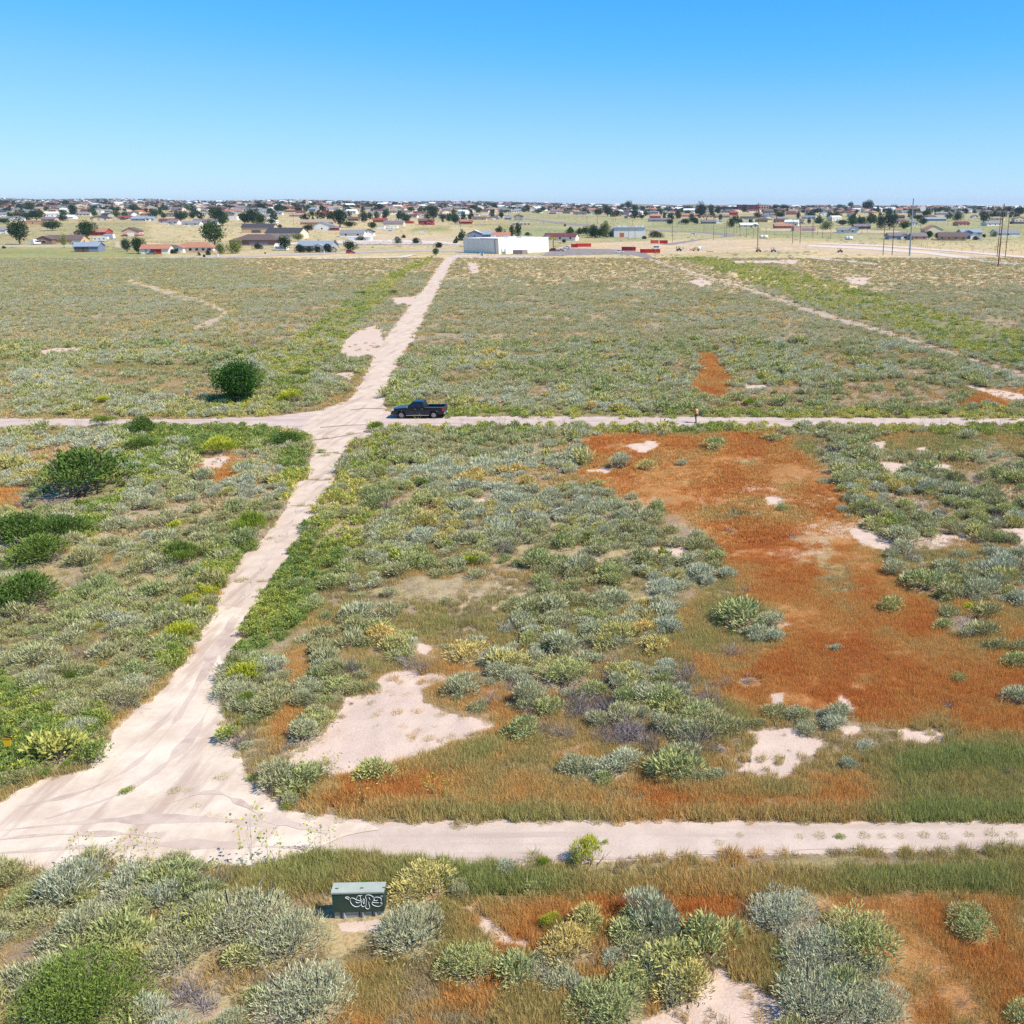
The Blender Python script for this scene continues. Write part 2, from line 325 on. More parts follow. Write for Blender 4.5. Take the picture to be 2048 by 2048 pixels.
def bsdf(m, t, col, rough=.8, metal=0.0, bump=None, bdist=.02, bstr=.6, spec=.3, coat=0.0):
    b = t.nodes.new('ShaderNodeBsdfPrincipled'); o = t.nodes.new('ShaderNodeOutputMaterial')
    for k, q in (('Base Color', col), ('Roughness', rough), ('Metallic', metal), ('Specular IOR Level', spec), ('Coat Weight', coat)):
        if hasattr(q, 'links'): t.links.new(q, b.inputs[k])
        else: b.inputs[k].default_value = (*q, 1) if k == 'Base Color' and len(q) == 3 else q
    if bump is not None:
        n = t.nodes.new('ShaderNodeBump'); n.inputs['Strength'].default_value = bstr; n.inputs['Distance'].default_value = bdist
        t.links.new(bump, n.inputs['Height']); t.links.new(n.outputs[0], b.inputs['Normal'])
    t.links.new(b.outputs[0], o.inputs[0]); return m
_MC = {}
def paint(c, rough=.7, metal=0.0, var=.12, scale=1.5, spec=.3, coat=0.0):
    """one weathered colour, cached"""
    k = (tuple(round(q, 3) for q in c), rough, metal, var, scale, spec, coat)
    if k in _MC: return _MC[k]
    m, t, N, L = nodes('surface'); v = objvec(t)
    f = noise(t, scale, 4, .65, v)
    lo = tuple(q * (1 - var) for q in c); hi = tuple(min(q * (1 + var), .95) for q in c)
    col = ramp(t, f, [(.3, lo), (.7, hi)])
    _MC[k] = bsdf(m, t, col, rough, metal, spec=spec, coat=coat); return m
def foliage(name, stops, lv=.6, trans=.15, rough=.7):
    """leaf colour: ramp over the plant's own tint, varied leaf by leaf"""
    m, t, N, L = nodes(name)
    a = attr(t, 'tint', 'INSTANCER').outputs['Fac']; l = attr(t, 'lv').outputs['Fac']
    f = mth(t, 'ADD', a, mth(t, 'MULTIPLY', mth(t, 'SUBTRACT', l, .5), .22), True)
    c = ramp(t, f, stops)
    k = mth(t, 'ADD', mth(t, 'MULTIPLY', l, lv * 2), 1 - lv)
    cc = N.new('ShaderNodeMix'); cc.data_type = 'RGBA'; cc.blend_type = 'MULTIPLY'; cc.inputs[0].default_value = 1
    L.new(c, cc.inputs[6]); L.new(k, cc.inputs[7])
    d = N.new('ShaderNodeBsdfDiffuse'); L.new(cc.outputs[2], d.inputs[0])
    tr = N.new('ShaderNodeBsdfTranslucent'); L.new(cc.outputs[2], tr.inputs[0])
    mx = N.new('ShaderNodeMixShader'); mx.inputs[0].default_value = trans
    L.new(d.outputs[0], mx.inputs[1]); L.new(tr.outputs[0], mx.inputs[2])
    o = N.new('ShaderNodeOutputMaterial'); L.new(mx.outputs[0], o.inputs[0]); return m

# ================================================================ ground
def ground_material():
    m, t, N, L = nodes('ground')
    v = objvec(t)
    base = attr(t, 'gcol').outputs['Color']; sa = attr(t, 'sandw').outputs['Fac']; fa = attr(t, 'farw').outputs['Fac']
    n1 = noise(t, .9, 6, .7, v); n2 = noise(t, 9, 5, .7, v); n3 = noise(t, .05, 5, .65, v); n4 = noise(t, .35, 6, .72, v)
    th = mth(t, 'ADD', sa, mth(t, 'MULTIPLY', mth(t, 'SUBTRACT', n1, .5), .8))
    th = mth(t, 'ADD', th, mth(t, 'MULTIPLY', mth(t, 'SUBTRACT', n2, .5), .9))
    s = smooth(t, th, .38, .66)
    soil = ramp(t, n2, [(.25, (.42, .30, .23)), (.5, (.55, .41, .325)), (.75, (.62, .475, .38))])
    soil = mixc(t, smooth(t, n1, .35, .75), soil, (.61, .475, .385))
    lit = mixc(t, smooth(t, n2, .3, .62), mixc(t, .55, base, (.10, .075, .045)), base)
    lit = mixc(t, mth(t, 'MULTIPLY', smooth(t, n1, .55, .72), mth(t, 'SUBTRACT', 1.0, fa)), lit, (.40, .29, .21))
    # beyond the built shrubs the field is told by speckle of its own plants
    sp = smooth(t, n4, .46, .6)
    lit2 = mixc(t, sp, mixc(t, 1.0, base, (1.08, 1.06, .98), 'MULTIPLY'), mixc(t, 1.0, base, (.68, .74, .68), 'MULTIPLY'))
    lit2 = mixc(t, smooth(t, n3, .45, .65), lit2, mixc(t, 1.0, lit2, (1.25, 1.1, .9), 'MULTIPLY'))
    lit = mixc(t, fa, lit, lit2)
    c = mixc(t, s, lit, soil)
    return bsdf(m, t, c, .95, bump=mth(t, 'ADD', n2, n1), bdist=.05, bstr=.5, spec=.1)

def build_ground():
    nr, nc = 760, 560
    yy = 13.0 * (9800 / 13.0) ** (np.arange(nr) / (nr - 1.0))
    lat = np.linspace(-1.05, .72, nc)                       # x / (y + 8)
    Y, Lt = np.meshgrid(yy, lat, indexing='ij'); X = Lt * (Y + 8)
    x, y = X.ravel(), Y.ravel()
    w = fields(x, y)
    z = terr(x, y)
    clear = np.minimum(w['road'] - 6, 30) / 18.0
    rel = np.clip(clear, 0, 1) * np.clip(1.5 - y / 160, 0, 1)
    z = z + rel * ((fbm(x, y, 5, 40) - .5) * .55 + .05 + (fbm(x, y, 1.2, 50, 2) - .5) * .12)
    z = z - .004
    n = fbm(x, y, 22, 60)[:, None]; n2 = fbm(x, y, 7, 65)[:, None]
    C = lambda *q: np.array(q)[None, :]
    # base: dry litter near, grey green scrub tone far
    near = C(.34, .25, .165) * (.75 + .5 * n2)
    farc = C(.45, .39, .25) * (.8 + .4 * n) 
    f = np.clip((y - 120) / 260, 0, 1)[:, None]
    c = near * (1 - f) + farc * f
    def mix(c, wgt, col): k = wgt[:, None]; return c * (1 - k) + col * k
    c = mix(c, w['brown'] * .7, C(.36, .215, .10) * (.8 + .4 * n2))
    c = mix(c, w['orange'], C(.46, .22, .075) * (.75 + .5 * n2))
    c = mix(c, w['verge'] * .7, C(.22, .21, .09)); c = mix(c, w['lush'] * .75, C(.25, .245, .08))
    c = mix(c, w['tan'] * .95, C(.55, .435, .27) * (.85 + .3 * n2)); c = mix(c, w['yel'] * .7, C(.36, .29, .11))
    # beyond the field: pasture, yards
    f2 = np.clip((515 - w['v']) / 10, 0, 1)
    g = fbm(x, y, 160, 80, 3)[:, None]; g2 = fbm(x, y, 45, 85, 3)[:, None]
    past = C(.40, .305, .175) * (1 - g) * 1.15 + C(.27, .25, .135) * g * 1.15
    past = past * (.8 + .4 * g2)
    c = mix(c, f2 * (1 - w['tan'] * .6), past)
    grn = zone(w['u'], w['v'], [[(-300,496),(190,496),(330,508),(320,518),(-300,520)],[(1330,440),(1500,452),(1700,470),(1690,478),(1450,470),(1300,452)],[(1700,455),(2048,452),(2300,460),(2300,470),(1720,468)],[(1000,452),(1200,458),(1240,476),(1030,470)],[(830,455),(900,452),(900,462),(820,462)]])
    c = mix(c, np.clip(.5 - grn / 6, 0, 1) * .8, C(.24, .25, .10) * (.8 + .4 * g2))
    gz = zone(w['u'], w['v'], [[(1000,422),(1350,436),(2048,428),(2300,430),(2300,492),(1900,486),(1500,476),(1240,480),(1040,470)]])
    c = mix(c, np.clip(.5 - gz / 8, 0, 1) * .62, C(.29, .295, .165) * (.8 + .4 * g2))
    f3 = np.clip((y - 1600) / 2500, 0, 1)
    c = mix(c, f3 * .8, C(.21, .19, .145))
    mesa = np.clip((y - 6900) / 400, 0, 1) * np.clip((w['u'] - 1150) / 300, 0, 1)
    c = mix(c, mesa, C(.30, .215, .17))
    c = mix(c, w['bare'] * .85, C(.52, .40, .295) * (.85 + .3 * n2))
    sand = np.maximum(w['sand'] * 1.0, np.clip(.95 - np.maximum(w['road'], 0) / (13 * w['sc']), 0, 1))
    dustn = np.clip(.5 - np.maximum(w['path'] - 1, 0) / 4, 0, 1)
    sand = np.maximum(sand, dustn)
    gapn = np.clip((fbm(x, y, 6, 90) - .60) * 5, 0, .5) * np.clip(1.4 - y / 330, 0, 1) * (1 - w['lush']) * (1 - w['verge'])
    sand = np.maximum(sand, gapn)
    sand = np.where(w['v'] < 513, 0, sand)
    far = np.clip((y - 200) / 200, 0, 1)
    ids = np.arange(nr * nc).reshape(nr, nc)
    q = np.stack([ids[:-1, :-1], ids[:-1, 1:], ids[1:, 1:], ids[1:, :-1]], -1).reshape(-1, 4)
    col4 = np.concatenate([np.clip(c, .01, .9), np.ones((len(c), 1))], 1)
    me = np_mesh('ground', np.stack([x, y, z], 1), quads=q, mats=[ground_material()], attrs={'gcol': col4, 'sandw': sand, 'farw': far})
    me.polygons.foreach_set('use_smooth', [True] * len(me.polygons))
    tag(link('ground', me), 'rolling high desert ground of pinkish soil and dry litter', 'ground', kind='structure')
build_ground()

# ---------------------------------------------------------------- roads
def dirt_material(name, ca, cb, cc, speck=.25, streak=(1, 1, 1)):
    m, t, N, L = nodes(name)
    v = objvec(t); vs_ = objvec(t, streak)
    a = noise(t, .55, 5, .65, v); b = noise(t, 28, 3, .8, v); s = noise(t, 1.0, 5, .6, vs_)
    c = mixc(t, smooth(t, a, .32, .68), ca, cb)
    c = mixc(t, mth(t, 'MULTIPLY', smooth(t, s, .5, .66), .85), c, cc)
    c = mixc(t, mth(t, 'MULTIPLY', smooth(t, b, .5, .72), speck), c, tuple(q * .45 for q in cc))
    return bsdf(m, t, c, .95, bump=mth(t, 'ADD', b, mth(t, 'MULTIPLY', s, 1.5)), bdist=.02, bstr=.5, spec=.1)
def sheet(name, px, z, mat, label, cat, seed=0, amp=.22, parent=None):
    """ground sheet from a pixel outline, its edge roughened in metres"""
    W = [G(u, v) for u, v in px]; out = []
    for i, p in enumerate(W):
        q = W[(i + 1) % len(W)]; L_ = (q - p).length
        n = max(1, min(60, int(L_ / max(.5, p.y / 130))))
        for k in range(n):
            r = p.lerp(q, k / n); d = (q - p).normalized(); nn = Vector((-d.y, d.x, 0))
            o = (float(fbm(np.array([r.x]), np.array([r.y]), 1.6, 5 + seed)[0]) - .5) * 2 * amp * (1 + p.y / 260)
            out.append(r + nn * o)
    bm = bmesh.new()
    vv = [bm.verts.new((p.x, p.y, 0)) for p in out]
    bm.faces.new(vv); bmesh.ops.triangulate(bm, faces=bm.faces[:], ngon_method='BEAUTY'); bmesh.ops.beautify_fill(bm, faces=bm.faces[:], edges=[e for e in bm.edges if len(e.link_faces) == 2])
    for ax in (0, 1):
        c_ = [q.co[ax] for q in bm.verts]; lo_, hi_ = min(c_), max(c_)
        if hi_ - lo_ > 60:
            for k in range(1, 40):
                pc = [0, 0, 0]; pc[ax] = lo_ + (hi_ - lo_) * k / 40; pn = [0, 0, 0]; pn[ax] = 1
                bmesh.ops.bisect_plane(bm, geom=bm.verts[:] + bm.edges[:] + bm.faces[:], plane_co=pc, plane_no=pn)
    if min(q.co.y for q in bm.verts) > 250: z = max(z, .06)
    for q in bm.verts: q.co.z = float(terr(q.co.x, q.co.y)) + z
    me = bpy.data.meshes.new(name); bm.normal_update()
    for f in bm.faces:
        if f.normal.z < 0: f.normal_flip()
    bm.to_mesh(me); bm.free(); me.materials.append(mat)
    o = link(name, me, parent)
    if parent is None: tag(o, label, cat, kind='structure')
    return o
M_track = dirt_material('track_dirt', (.58, .45, .345), (.71, .60, .475), (.46, .335, .26), .35, (.8, .10, 1))
M_gravel = dirt_material('gravel', (.52, .405, .33), (.61, .485, .395), (.45, .345, .285), .6, (.06, 1.1, 1))
M_cross = dirt_material('worn_asphalt', (.48, .37, .32), (.58, .46, .39), (.42, .32, .28), .3, (.07, 1.2, 1))
M_street = dirt_material('street_asphalt', (.24, .20, .19), (.30, .255, .24), (.20, .17, .165), .2)
sheet('near_gravel_road', [(560,1622),(640,1632),(760,1650),(950,1646),(1100,1638),(1500,1645),(2300,1645),(2300,1692),(1600,1703),(1400,1707),(1200,1721),(950,1726),(700,1714),(600,1718),(600,1690),(560,1660)], .012, M_gravel, 'pinkish grey gravel road crossing the foreground on the right', 'road', 1)
sheet('cross_road', [(-300,837),(400,838),(560,833),(640,824),(790,828),(900,832),(2300,838),(2300,852),(900,854),(740,858),(590,862),(490,854),(-300,854)], .020, M_cross, 'narrow worn pale road running left to right under the pickup', 'road', 2, .16)
M_upper = dirt_material('worn_track', (.54, .415, .32), (.65, .52, .41), (.44, .325, .255), .4, (1.1, .12, 1))
sheet('upper_dirt_track', [(640,822),(700,800),(720,770),(745,720),(770,680),(800,640),(830,600),(860,560),(880,530),(897,513),(917,513),(901,530),(886,560),(871,590),(851,630),(826,680),(800,720),(783,760),(768,790),(772,824),(745,857),(748,870),(702,890),(683,930),(666,960),(646,1000),(631,1030),(606,1070),(592,1100),(581,1130),(551,1160),(541,1180),(506,1230),(497,1248),(418,1250),(438,1188),(468,1138),(490,1106),(528,1078),(543,1058),(558,1038),(576,1008),(588,966),(613,958),(618,928),(628,898),(623,874),(600,858)], .026, M_upper, 'pinkish worn track running from the lower bend over the crossing to the far warehouse', 'track', 3)
sheet('dirt_track', [(510,1222),(474,1290),(462,1340),(444,1375),(452,1450),(482,1520),(502,1560),(532,1590),(582,1622),(660,1640),(760,1655),(690,1672),(600,1716),(430,1742),(250,1723),(150,1742),(-300,1750),(-300,1650),(0,1604),(60,1570),(110,1553),(180,1538),(200,1498),(238,1440),(318,1388),(338,1358),(378,1308),(398,1268),(432,1212),(470,1216)], .034, M_track, 'pale dusty dirt track spreading out in the lower left', 'track', 9)
def strip(name, pts, wpx, z, mat, label, seed, amp=.2):
    a = [(u, v - w) for (u, v), w in zip(pts, wpx)]; b = [(u, v + w) for (u, v), w in zip(pts, wpx)]
    return sheet(name, a + b[::-1], z, mat, label, 'path' if name != 'tyre_rut' else 'rut', seed, amp)
M_rut = dirt_material('rut_dirt', (.52, .40, .325), (.60, .48, .39), (.44, .33, .27), .5, (.5, .5, 1))
for i, q in enumerate([[(-50, 1668), (120, 1650), (260, 1638), (420, 1640), (560, 1650)], [(-50, 1712), (100, 1700), (240, 1690), (420, 1690), (620, 1698)], [(40, 1615), (180, 1585), (290, 1520), (370, 1420), (425, 1320), (475, 1235)], [(90, 1640), (250, 1590), (360, 1510), (420, 1420), (440, 1340), (468, 1270)], [(-60, 1690), (60, 1672), (190, 1668), (330, 1672)], [(330, 1610), (420, 1580), (470, 1600), (540, 1640), (660, 1668)], [(350, 1440), (410, 1340), (450, 1260), (490, 1200), (540, 1110), (600, 1020)]]):
    P_ = [G(u, v) for u, v in q]; n_ = []
    for _ in range(3):
        n_ = [P_[0]]
        for a, b in zip(P_[:-1], P_[1:]): n_ += [a.lerp(b, .25), a.lerp(b, .75)]
        P_ = n_ + [P_[-1]]
    W_ = []; fs = []
    for a, b in zip(P_[:-1], P_[1:]):
        m_ = max(1, int((b - a).length / .35))
        for t_ in range(m_):
            c_ = a.lerp(b, t_ / m_); d_ = (b - a).normalized(); hw = .30 * max(.05, float(fbm(np.array([c_.x]), np.array([c_.y]), 1.3, 70 + i)[0]) * 2.6 - .75) * min(1, (len(W_) + 4) / 40)
            W_ += [(c_.x - d_.y * hw, c_.y + d_.x * hw, .038 + .0015 * i), (c_.x + d_.y * hw, c_.y - d_.x * hw, .038 + .0015 * i)]
    fs = [(2 * t_, 2 * t_ + 1, 2 * t_ + 3, 2 * t_ + 2) for t_ in range(len(W_) // 2 - 1)]
    tag(MB().add(W_, fs).build('tyre_rut', M_rut), 'faint darker tyre rut curving over the pale dirt track', 'rut', kind='structure')
M_path = dirt_material('path_crust', (.38, .31, .26), (.48, .39, .33), (.33, .27, .21), .5)
M_crack = paint((.13, .095, .075), .95)
for i, q in enumerate([[(628,907),(662,906),(697,909)],[(600,884),(660,877),(722,866)],[(640,856),(690,851),(737,850)],[(612,960),(640,961),(662,960)],[(580,1012),(610,1013),(640,1011)],[(500,1166),(528,1164),(552,1161)],[(770,818),(730,817),(700,821)]]):
    sheet('road_crack', [(u, v - .55) for u, v in q] + [(u, v + .55) for u, v in q[::-1]], .031, M_crack, 'dark crack across the worn upper track', 'crack', 30 + i, .02)
strip('cracked_path', RPATH, [1.2, 1.3, 1.2, 1.0, 1.0, 2.6, 3.2, 3.4, 3.8, 4.4, 5], .01, M_path, 'cracked pale path running diagonally through scrub on the right', 4, .35)
strip('footpath', LPATH, [.8, 1.4, 1.8, 2.2, 2.8, 3.2, 3, 2.6, 1.8], .01, dirt_material('path_sand', (.44, .34, .23), (.54, .43, .31), (.38, .29, .2)), 'sandy footpath bending through scrub at the left', 5, .5)
sheet('parking_lot', [(1083,512),(1098,501),(1130,496.5),(1220,498.5),(1262,501),(1292,507.5),(1322,522),(1300,517),(1262,509.5),(1230,508.5),(1150,510),(1110,512)], .03, M_street, 'grey asphalt car park and drive beside the white warehouse', 'car park', 6, .1)
_V = []
for u in range(-300, 926, 25):
    va, vb = np.interp(u, [-300, 0, 340, 440, 490, 620, 700, 800, 925], [521, 519.5, 517.5, 516.5, 514.5, 510, 507, 503.5, 503.5]), np.interp(u, [-300, 0, 340, 440, 490, 620, 700, 800, 925], [519, 517.5, 514, 512.8, 511, 506.3, 503.6, 500, 499.5])
    for v_ in (va, vb):
        q = G(u, v_); _V.append((q.x, q.y, q.z + .08))
tag(MB().add(_V, [(2 * k, 2 * k + 2, 2 * k + 3, 2 * k + 1) for k in range(len(_V) // 2 - 1)]).build('street', dirt_material('old_street', (.40, .335, .30), (.48, .405, .36), (.34, .28, .25), .2)), 'grey street in front of the houses on the left', 'street', kind='structure')
sheet('warehouse_drive', [(897,514),(915,509.5),(1000,511.6),(1090,513),(1090,515),(1000,514.2),(925,513.6),(915,515.5)], .045, dirt_material('drive', (.5, .42, .36), (.6, .5, .44), (.4, .33, .3)), 'pale drive curving in front of the white warehouse', 'driveway', 8, .1)
for i, (px_, lb) in enumerate([([(1320,489),(1400,478),(1500,470),(1440,468),(1380,465),(1290,462),(1290,459),(1400,463),(1470,468),(1420,477),(1345,490)], 'grey side road curving past the vacant lot'),
        ([(1240,459),(1100,446),(1030,436),(1030,434),(1110,443),(1250,456)], 'grey street crossing pasture behind the poplar trees'),
        ([(1610,493),(1750,500),(1850,508),(1950,521),(2100,545),(2100,535),(1950,515),(1850,503),(1750,495),(1620,490)], 'chalky white dirt road curving across the right'),
        ([(1630,488),(1760,493),(1900,503),(2100,521),(2100,517),(1900,500),(1760,490),(1640,486)], 'pale graded dirt strip behind the chalky road'),
        ([(1620,514),(1700,521),(1760,529),(1750,531),(1690,524),(1615,517)], 'short white washed out track on right field'),
        ([(560,490),(700,484),(780,483),(880,486),(925,490),(925,488),(880,483),(790,480),(700,481),(560,487)], 'tan dirt lane behind the junipers'),
        ([(590,520),(810,516),(835,510),(815,510),(800,514),(590,518)], 'short pale side path left of the track')]):
    sheet('dirt_road', px_, .03 + .03 * i, dirt_material('far_road', (.56, .47, .40), (.68, .58, .50), (.5, .4, .33)) if i > 1 else M_street, lb, 'road', 20 + i, .3)

# ================================================================ plants
def unit(a): return a / np.maximum(np.linalg.norm(a, axis=-1, keepdims=True), 1e-9)
def kites(B, D, L, W, rs):
    n = len(B); D = unit(D); r = unit(rs.normal(size=(n, 3))); s = unit(np.cross(D, r)) * (np.asarray(W).reshape(-1, 1) / 2)
    L = np.asarray(L).reshape(-1, 1)
    V = np.stack([B, B + D * L * .55 + s, B + D * L, B + D * L * .55 - s], 1).reshape(-1, 3)
    return V, (np.arange(n)[:, None] * 4 + np.arange(4)[None]).astype(int)
def twigs(rs, n, R, Hh, thick=.012, bend=.35, base=.1, m=5):
    """thin bent stems as flat crossed strips, returns V, quads"""
    V = []; Q = []; o = 0
    for i in range(n):
        a = rs.uniform(0, 6.28); e = rs.uniform(.25, 1.3)
        p = np.array([rs.normal() * base, rs.normal() * base, 0.0]); d = np.array([math.cos(a) * math.cos(e) * R, math.sin(a) * math.cos(e) * R, math.sin(e) * Hh])
        L_ = rs.uniform(.6, 1.05); prev = None; w = thick * rs.uniform(.6, 1.3)
        for k in range(m):
            s = np.cross(d, rs.normal(size=3)); s = s / (np.linalg.norm(s) + 1e-9) * w * (1 - .75 * k / m)
            V += [p - s, p + s]
            if prev is not None: Q.append((prev, prev + 1, o + 1, o))
            prev = o; o += 2
            p = p + d * L_ / (m - 1); d = d + rs.normal(size=3) * bend * np.array([R, R, Hh]) * .5; d[2] = d[2] + .03
            p[2] = max(p[2], .01)
    return np.array(V), np.array(Q)
def bush(name, mats, seed, n, R, Hh, lobes, leafL, leafW, up=.7, jit=.5, stems=16, flat=.0, yel=0.0, lvs=.20):
    rs = np.random.RandomState(seed)
    ang = rs.uniform(0, 6.28, lobes); rad = R * .62 * np.sqrt(rs.uniform(0, 1, lobes)); rad[0] = 0
    lr = R * rs.uniform(.32, .55, lobes); lz = np.maximum(Hh * (1 - (rad / R) ** 2 * .7) - lr * .8, .05) * rs.uniform(.6, 1, lobes)
    ck = rs.choice(lobes, n, p=lr ** 2 / (lr ** 2).sum())
    d = unit(rs.normal(size=(n, 3))); d[:, 2] = np.abs(d[:, 2]) * 1.1 - .25 * (rs.uniform(size=n) < .4)
    d = unit(d)
    c = np.stack([np.cos(ang) * rad, np.sin(ang) * rad, lz], 1)[ck]
    rr = lr[ck] * rs.uniform(.45, 1.0, n) ** .6
    B = c + d * rr[:, None] * np.array([1, 1, Hh / R * .9]); B[:, 2] = np.maximum(B[:, 2], rs.uniform(.01, .1, n))
    D = unit(d + np.array([0, 0, up]) + rs.normal(size=(n, 3)) * jit)
    L_ = leafL * rs.uniform(.45, 1.6, n)
    V, Q = kites(B, D, L_, leafW * rs.uniform(.7, 1.3, n), rs)
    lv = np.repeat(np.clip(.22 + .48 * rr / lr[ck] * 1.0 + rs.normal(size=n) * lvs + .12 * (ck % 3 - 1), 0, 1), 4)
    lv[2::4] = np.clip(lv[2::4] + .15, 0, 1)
    mi = np.zeros(n, int)
    if yel:                                            # flower heads on the tops
        top = (B[:, 2] > np.quantile(B[:, 2], .62)) & (rs.uniform(size=n) < yel); mi[top] = 2
    if stems:
        Vs, Qs = twigs(rs, stems, R * .95, Hh * .95, .010 + R * .006)
        Q = np.concatenate([Q, Qs + len(V)]); V = np.concatenate([V, Vs * 1.04]); lv = np.concatenate([lv, np.full(len(Vs), .5)]); mi = np.concatenate([mi, np.ones(len(Qs), int)])
    return np_mesh(name, V, quads=Q, mats=mats, mi=mi, attrs={'lv': lv})
def twigbush(name, mats, seed, n, R, Hh, thick=.012):
    rs = np.random.RandomState(seed); V, Q = twigs(rs, n, R, Hh, thick, .7, R * .2, 6)
    return np_mesh(name, V, quads=Q, mats=mats, attrs={'lv': rs.uniform(0, 1, len(V))})
def tuft(name, mats, seed, n, R, Hh, w, lean=.35, seedhead=0):
    rs = np.random.RandomState(seed); a = rs.uniform(0, 6.28, n); r = R * np.sqrt(rs.uniform(0, 1, n))
    B = np.stack([np.cos(a) * r, np.sin(a) * r, np.zeros(n)], 1); D = unit(np.stack([rs.normal(size=n) * lean, rs.normal(size=n) * lean, np.ones(n)], 1))
    L_ = Hh * rs.uniform(.5, 1.1, n)[:, None]; s = unit(np.cross(D, rs.normal(size=(n, 3)))) * w / 2 * rs.uniform(.6, 1.4, (n, 1))
    V = np.stack([B - s, B + s, B + D * L_ * .6 + s * .8, B + D * L_], 1).reshape(-1, 3)
    Q = np.arange(n)[:, None] * 4 + np.arange(4)[None]
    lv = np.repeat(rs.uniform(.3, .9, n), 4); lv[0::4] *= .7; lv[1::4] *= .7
    return np_mesh(name, V, quads=Q, mats=mats, attrs={'lv': lv})

LEAF_SAGE = foliage('sage_leaf', [(0, (.36, .34, .15)), (.3, (.40, .385, .20)), (.65, (.43, .43, .26)), (1, (.45, .46, .32))], .45)
LEAF_SALT = foliage('saltbush_leaf', [(0, (.30, .34, .145)), (.45, (.41, .41, .16)), (.75, (.52, .44, .16)), (1, (.60, .43, .15))], .45)
LEAF_RAB = foliage('rabbitbrush_leaf', [(0, (.10, .15, .035)), (.4, (.17, .23, .035)), (.7, (.25, .31, .03)), (1, (.38, .38, .03))], .5)
LEAF_DARK = foliage('dark_leaf', [(0, (.06, .105, .025)), (.5, (.105, .165, .035)), (1, (.19, .24, .05))], .6)
LEAF_WEED = foliage('weed_leaf', [(0, (.22, .29, .08)), (.4, (.34, .38, .09)), (.7, (.44, .44, .11)), (1, (.50, .46, .14))], .5, .3)
GRASS = foliage('grass_blade', [(0, (.32, .345, .115)), (.22, (.40, .395, .14)), (.42, (.46, .38, .15)), (.58, (.62, .43, .17)), (.76, (.66, .345, .11)), (1, (.62, .25, .075))], .5, .3)
TANG = foliage('dry_blade', [(0, (.34, .29, .13)), (.5, (.46, .36, .20)), (1, (.56, .46, .30))], .4, .3)
TWIG = foliage('dead_twig', [(0, (.20, .17, .165)), (.5, (.29, .25, .25)), (1, (.38, .33, .33))], .5, 0)
WOOD = paint((.20, .165, .14), .9)
BARK = paint((.16, .115, .08), .9, var=.3, scale=6)
YELF = paint((.75, .55, .03), .7); YELG = paint((.50, .50, .04), .8)

LEAF_FAR = foliage('far_sage_leaf', [(0, (.47, .43, .23)), (.4, (.51, .475, .28)), (1, (.53, .51, .35))], .25, .42)
LEAF_MID = foliage('middle_sage_leaf', [(0, (.43, .40, .19)), (.3, (.47, .45, .25)), (.65, (.49, .485, .30)), (1, (.505, .51, .355))], .45, .3)
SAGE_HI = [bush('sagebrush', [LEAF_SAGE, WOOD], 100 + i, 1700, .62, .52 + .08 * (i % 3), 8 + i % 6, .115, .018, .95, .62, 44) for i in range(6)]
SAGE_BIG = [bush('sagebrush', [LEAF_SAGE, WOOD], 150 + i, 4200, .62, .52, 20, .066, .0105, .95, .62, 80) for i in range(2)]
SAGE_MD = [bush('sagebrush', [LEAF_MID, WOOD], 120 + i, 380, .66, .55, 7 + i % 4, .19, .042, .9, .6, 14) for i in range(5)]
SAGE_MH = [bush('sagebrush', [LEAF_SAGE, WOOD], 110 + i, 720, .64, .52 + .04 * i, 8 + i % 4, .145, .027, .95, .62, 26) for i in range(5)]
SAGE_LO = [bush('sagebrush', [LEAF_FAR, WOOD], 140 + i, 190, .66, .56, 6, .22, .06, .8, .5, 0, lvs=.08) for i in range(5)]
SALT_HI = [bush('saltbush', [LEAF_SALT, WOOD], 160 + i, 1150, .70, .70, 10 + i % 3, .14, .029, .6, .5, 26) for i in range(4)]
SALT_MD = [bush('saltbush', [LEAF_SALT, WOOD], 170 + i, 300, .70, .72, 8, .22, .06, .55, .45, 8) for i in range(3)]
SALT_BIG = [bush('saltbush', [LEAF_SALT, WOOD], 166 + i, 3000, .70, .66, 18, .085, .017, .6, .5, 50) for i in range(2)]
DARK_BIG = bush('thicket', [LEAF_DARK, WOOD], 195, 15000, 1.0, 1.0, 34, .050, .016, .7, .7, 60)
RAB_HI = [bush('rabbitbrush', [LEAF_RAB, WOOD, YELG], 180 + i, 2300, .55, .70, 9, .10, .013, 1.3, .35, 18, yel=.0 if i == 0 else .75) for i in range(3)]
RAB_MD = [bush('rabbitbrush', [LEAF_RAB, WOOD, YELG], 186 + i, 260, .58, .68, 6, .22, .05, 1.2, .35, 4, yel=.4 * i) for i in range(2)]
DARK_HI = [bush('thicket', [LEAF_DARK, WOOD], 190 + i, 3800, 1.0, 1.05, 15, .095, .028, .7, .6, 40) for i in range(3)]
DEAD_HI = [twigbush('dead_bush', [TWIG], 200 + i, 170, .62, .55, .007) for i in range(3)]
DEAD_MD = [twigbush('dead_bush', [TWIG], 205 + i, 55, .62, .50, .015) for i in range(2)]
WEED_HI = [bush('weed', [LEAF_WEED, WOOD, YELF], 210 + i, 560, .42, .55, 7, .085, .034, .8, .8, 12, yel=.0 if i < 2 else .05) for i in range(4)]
DEAD_MH = DEAD_HI
WEED_LO = [bush('weed', [LEAF_WEED, WOOD, YELF], 216 + i, 170, .55, .5, 6, .14, .06, .8, .8, 0, yel=.03 * i) for i in range(3)]
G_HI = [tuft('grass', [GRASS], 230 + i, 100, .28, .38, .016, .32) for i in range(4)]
G_MD = [tuft('grass', [GRASS], 236 + i, 45, .34, .38, .04, .32) for i in range(3)]
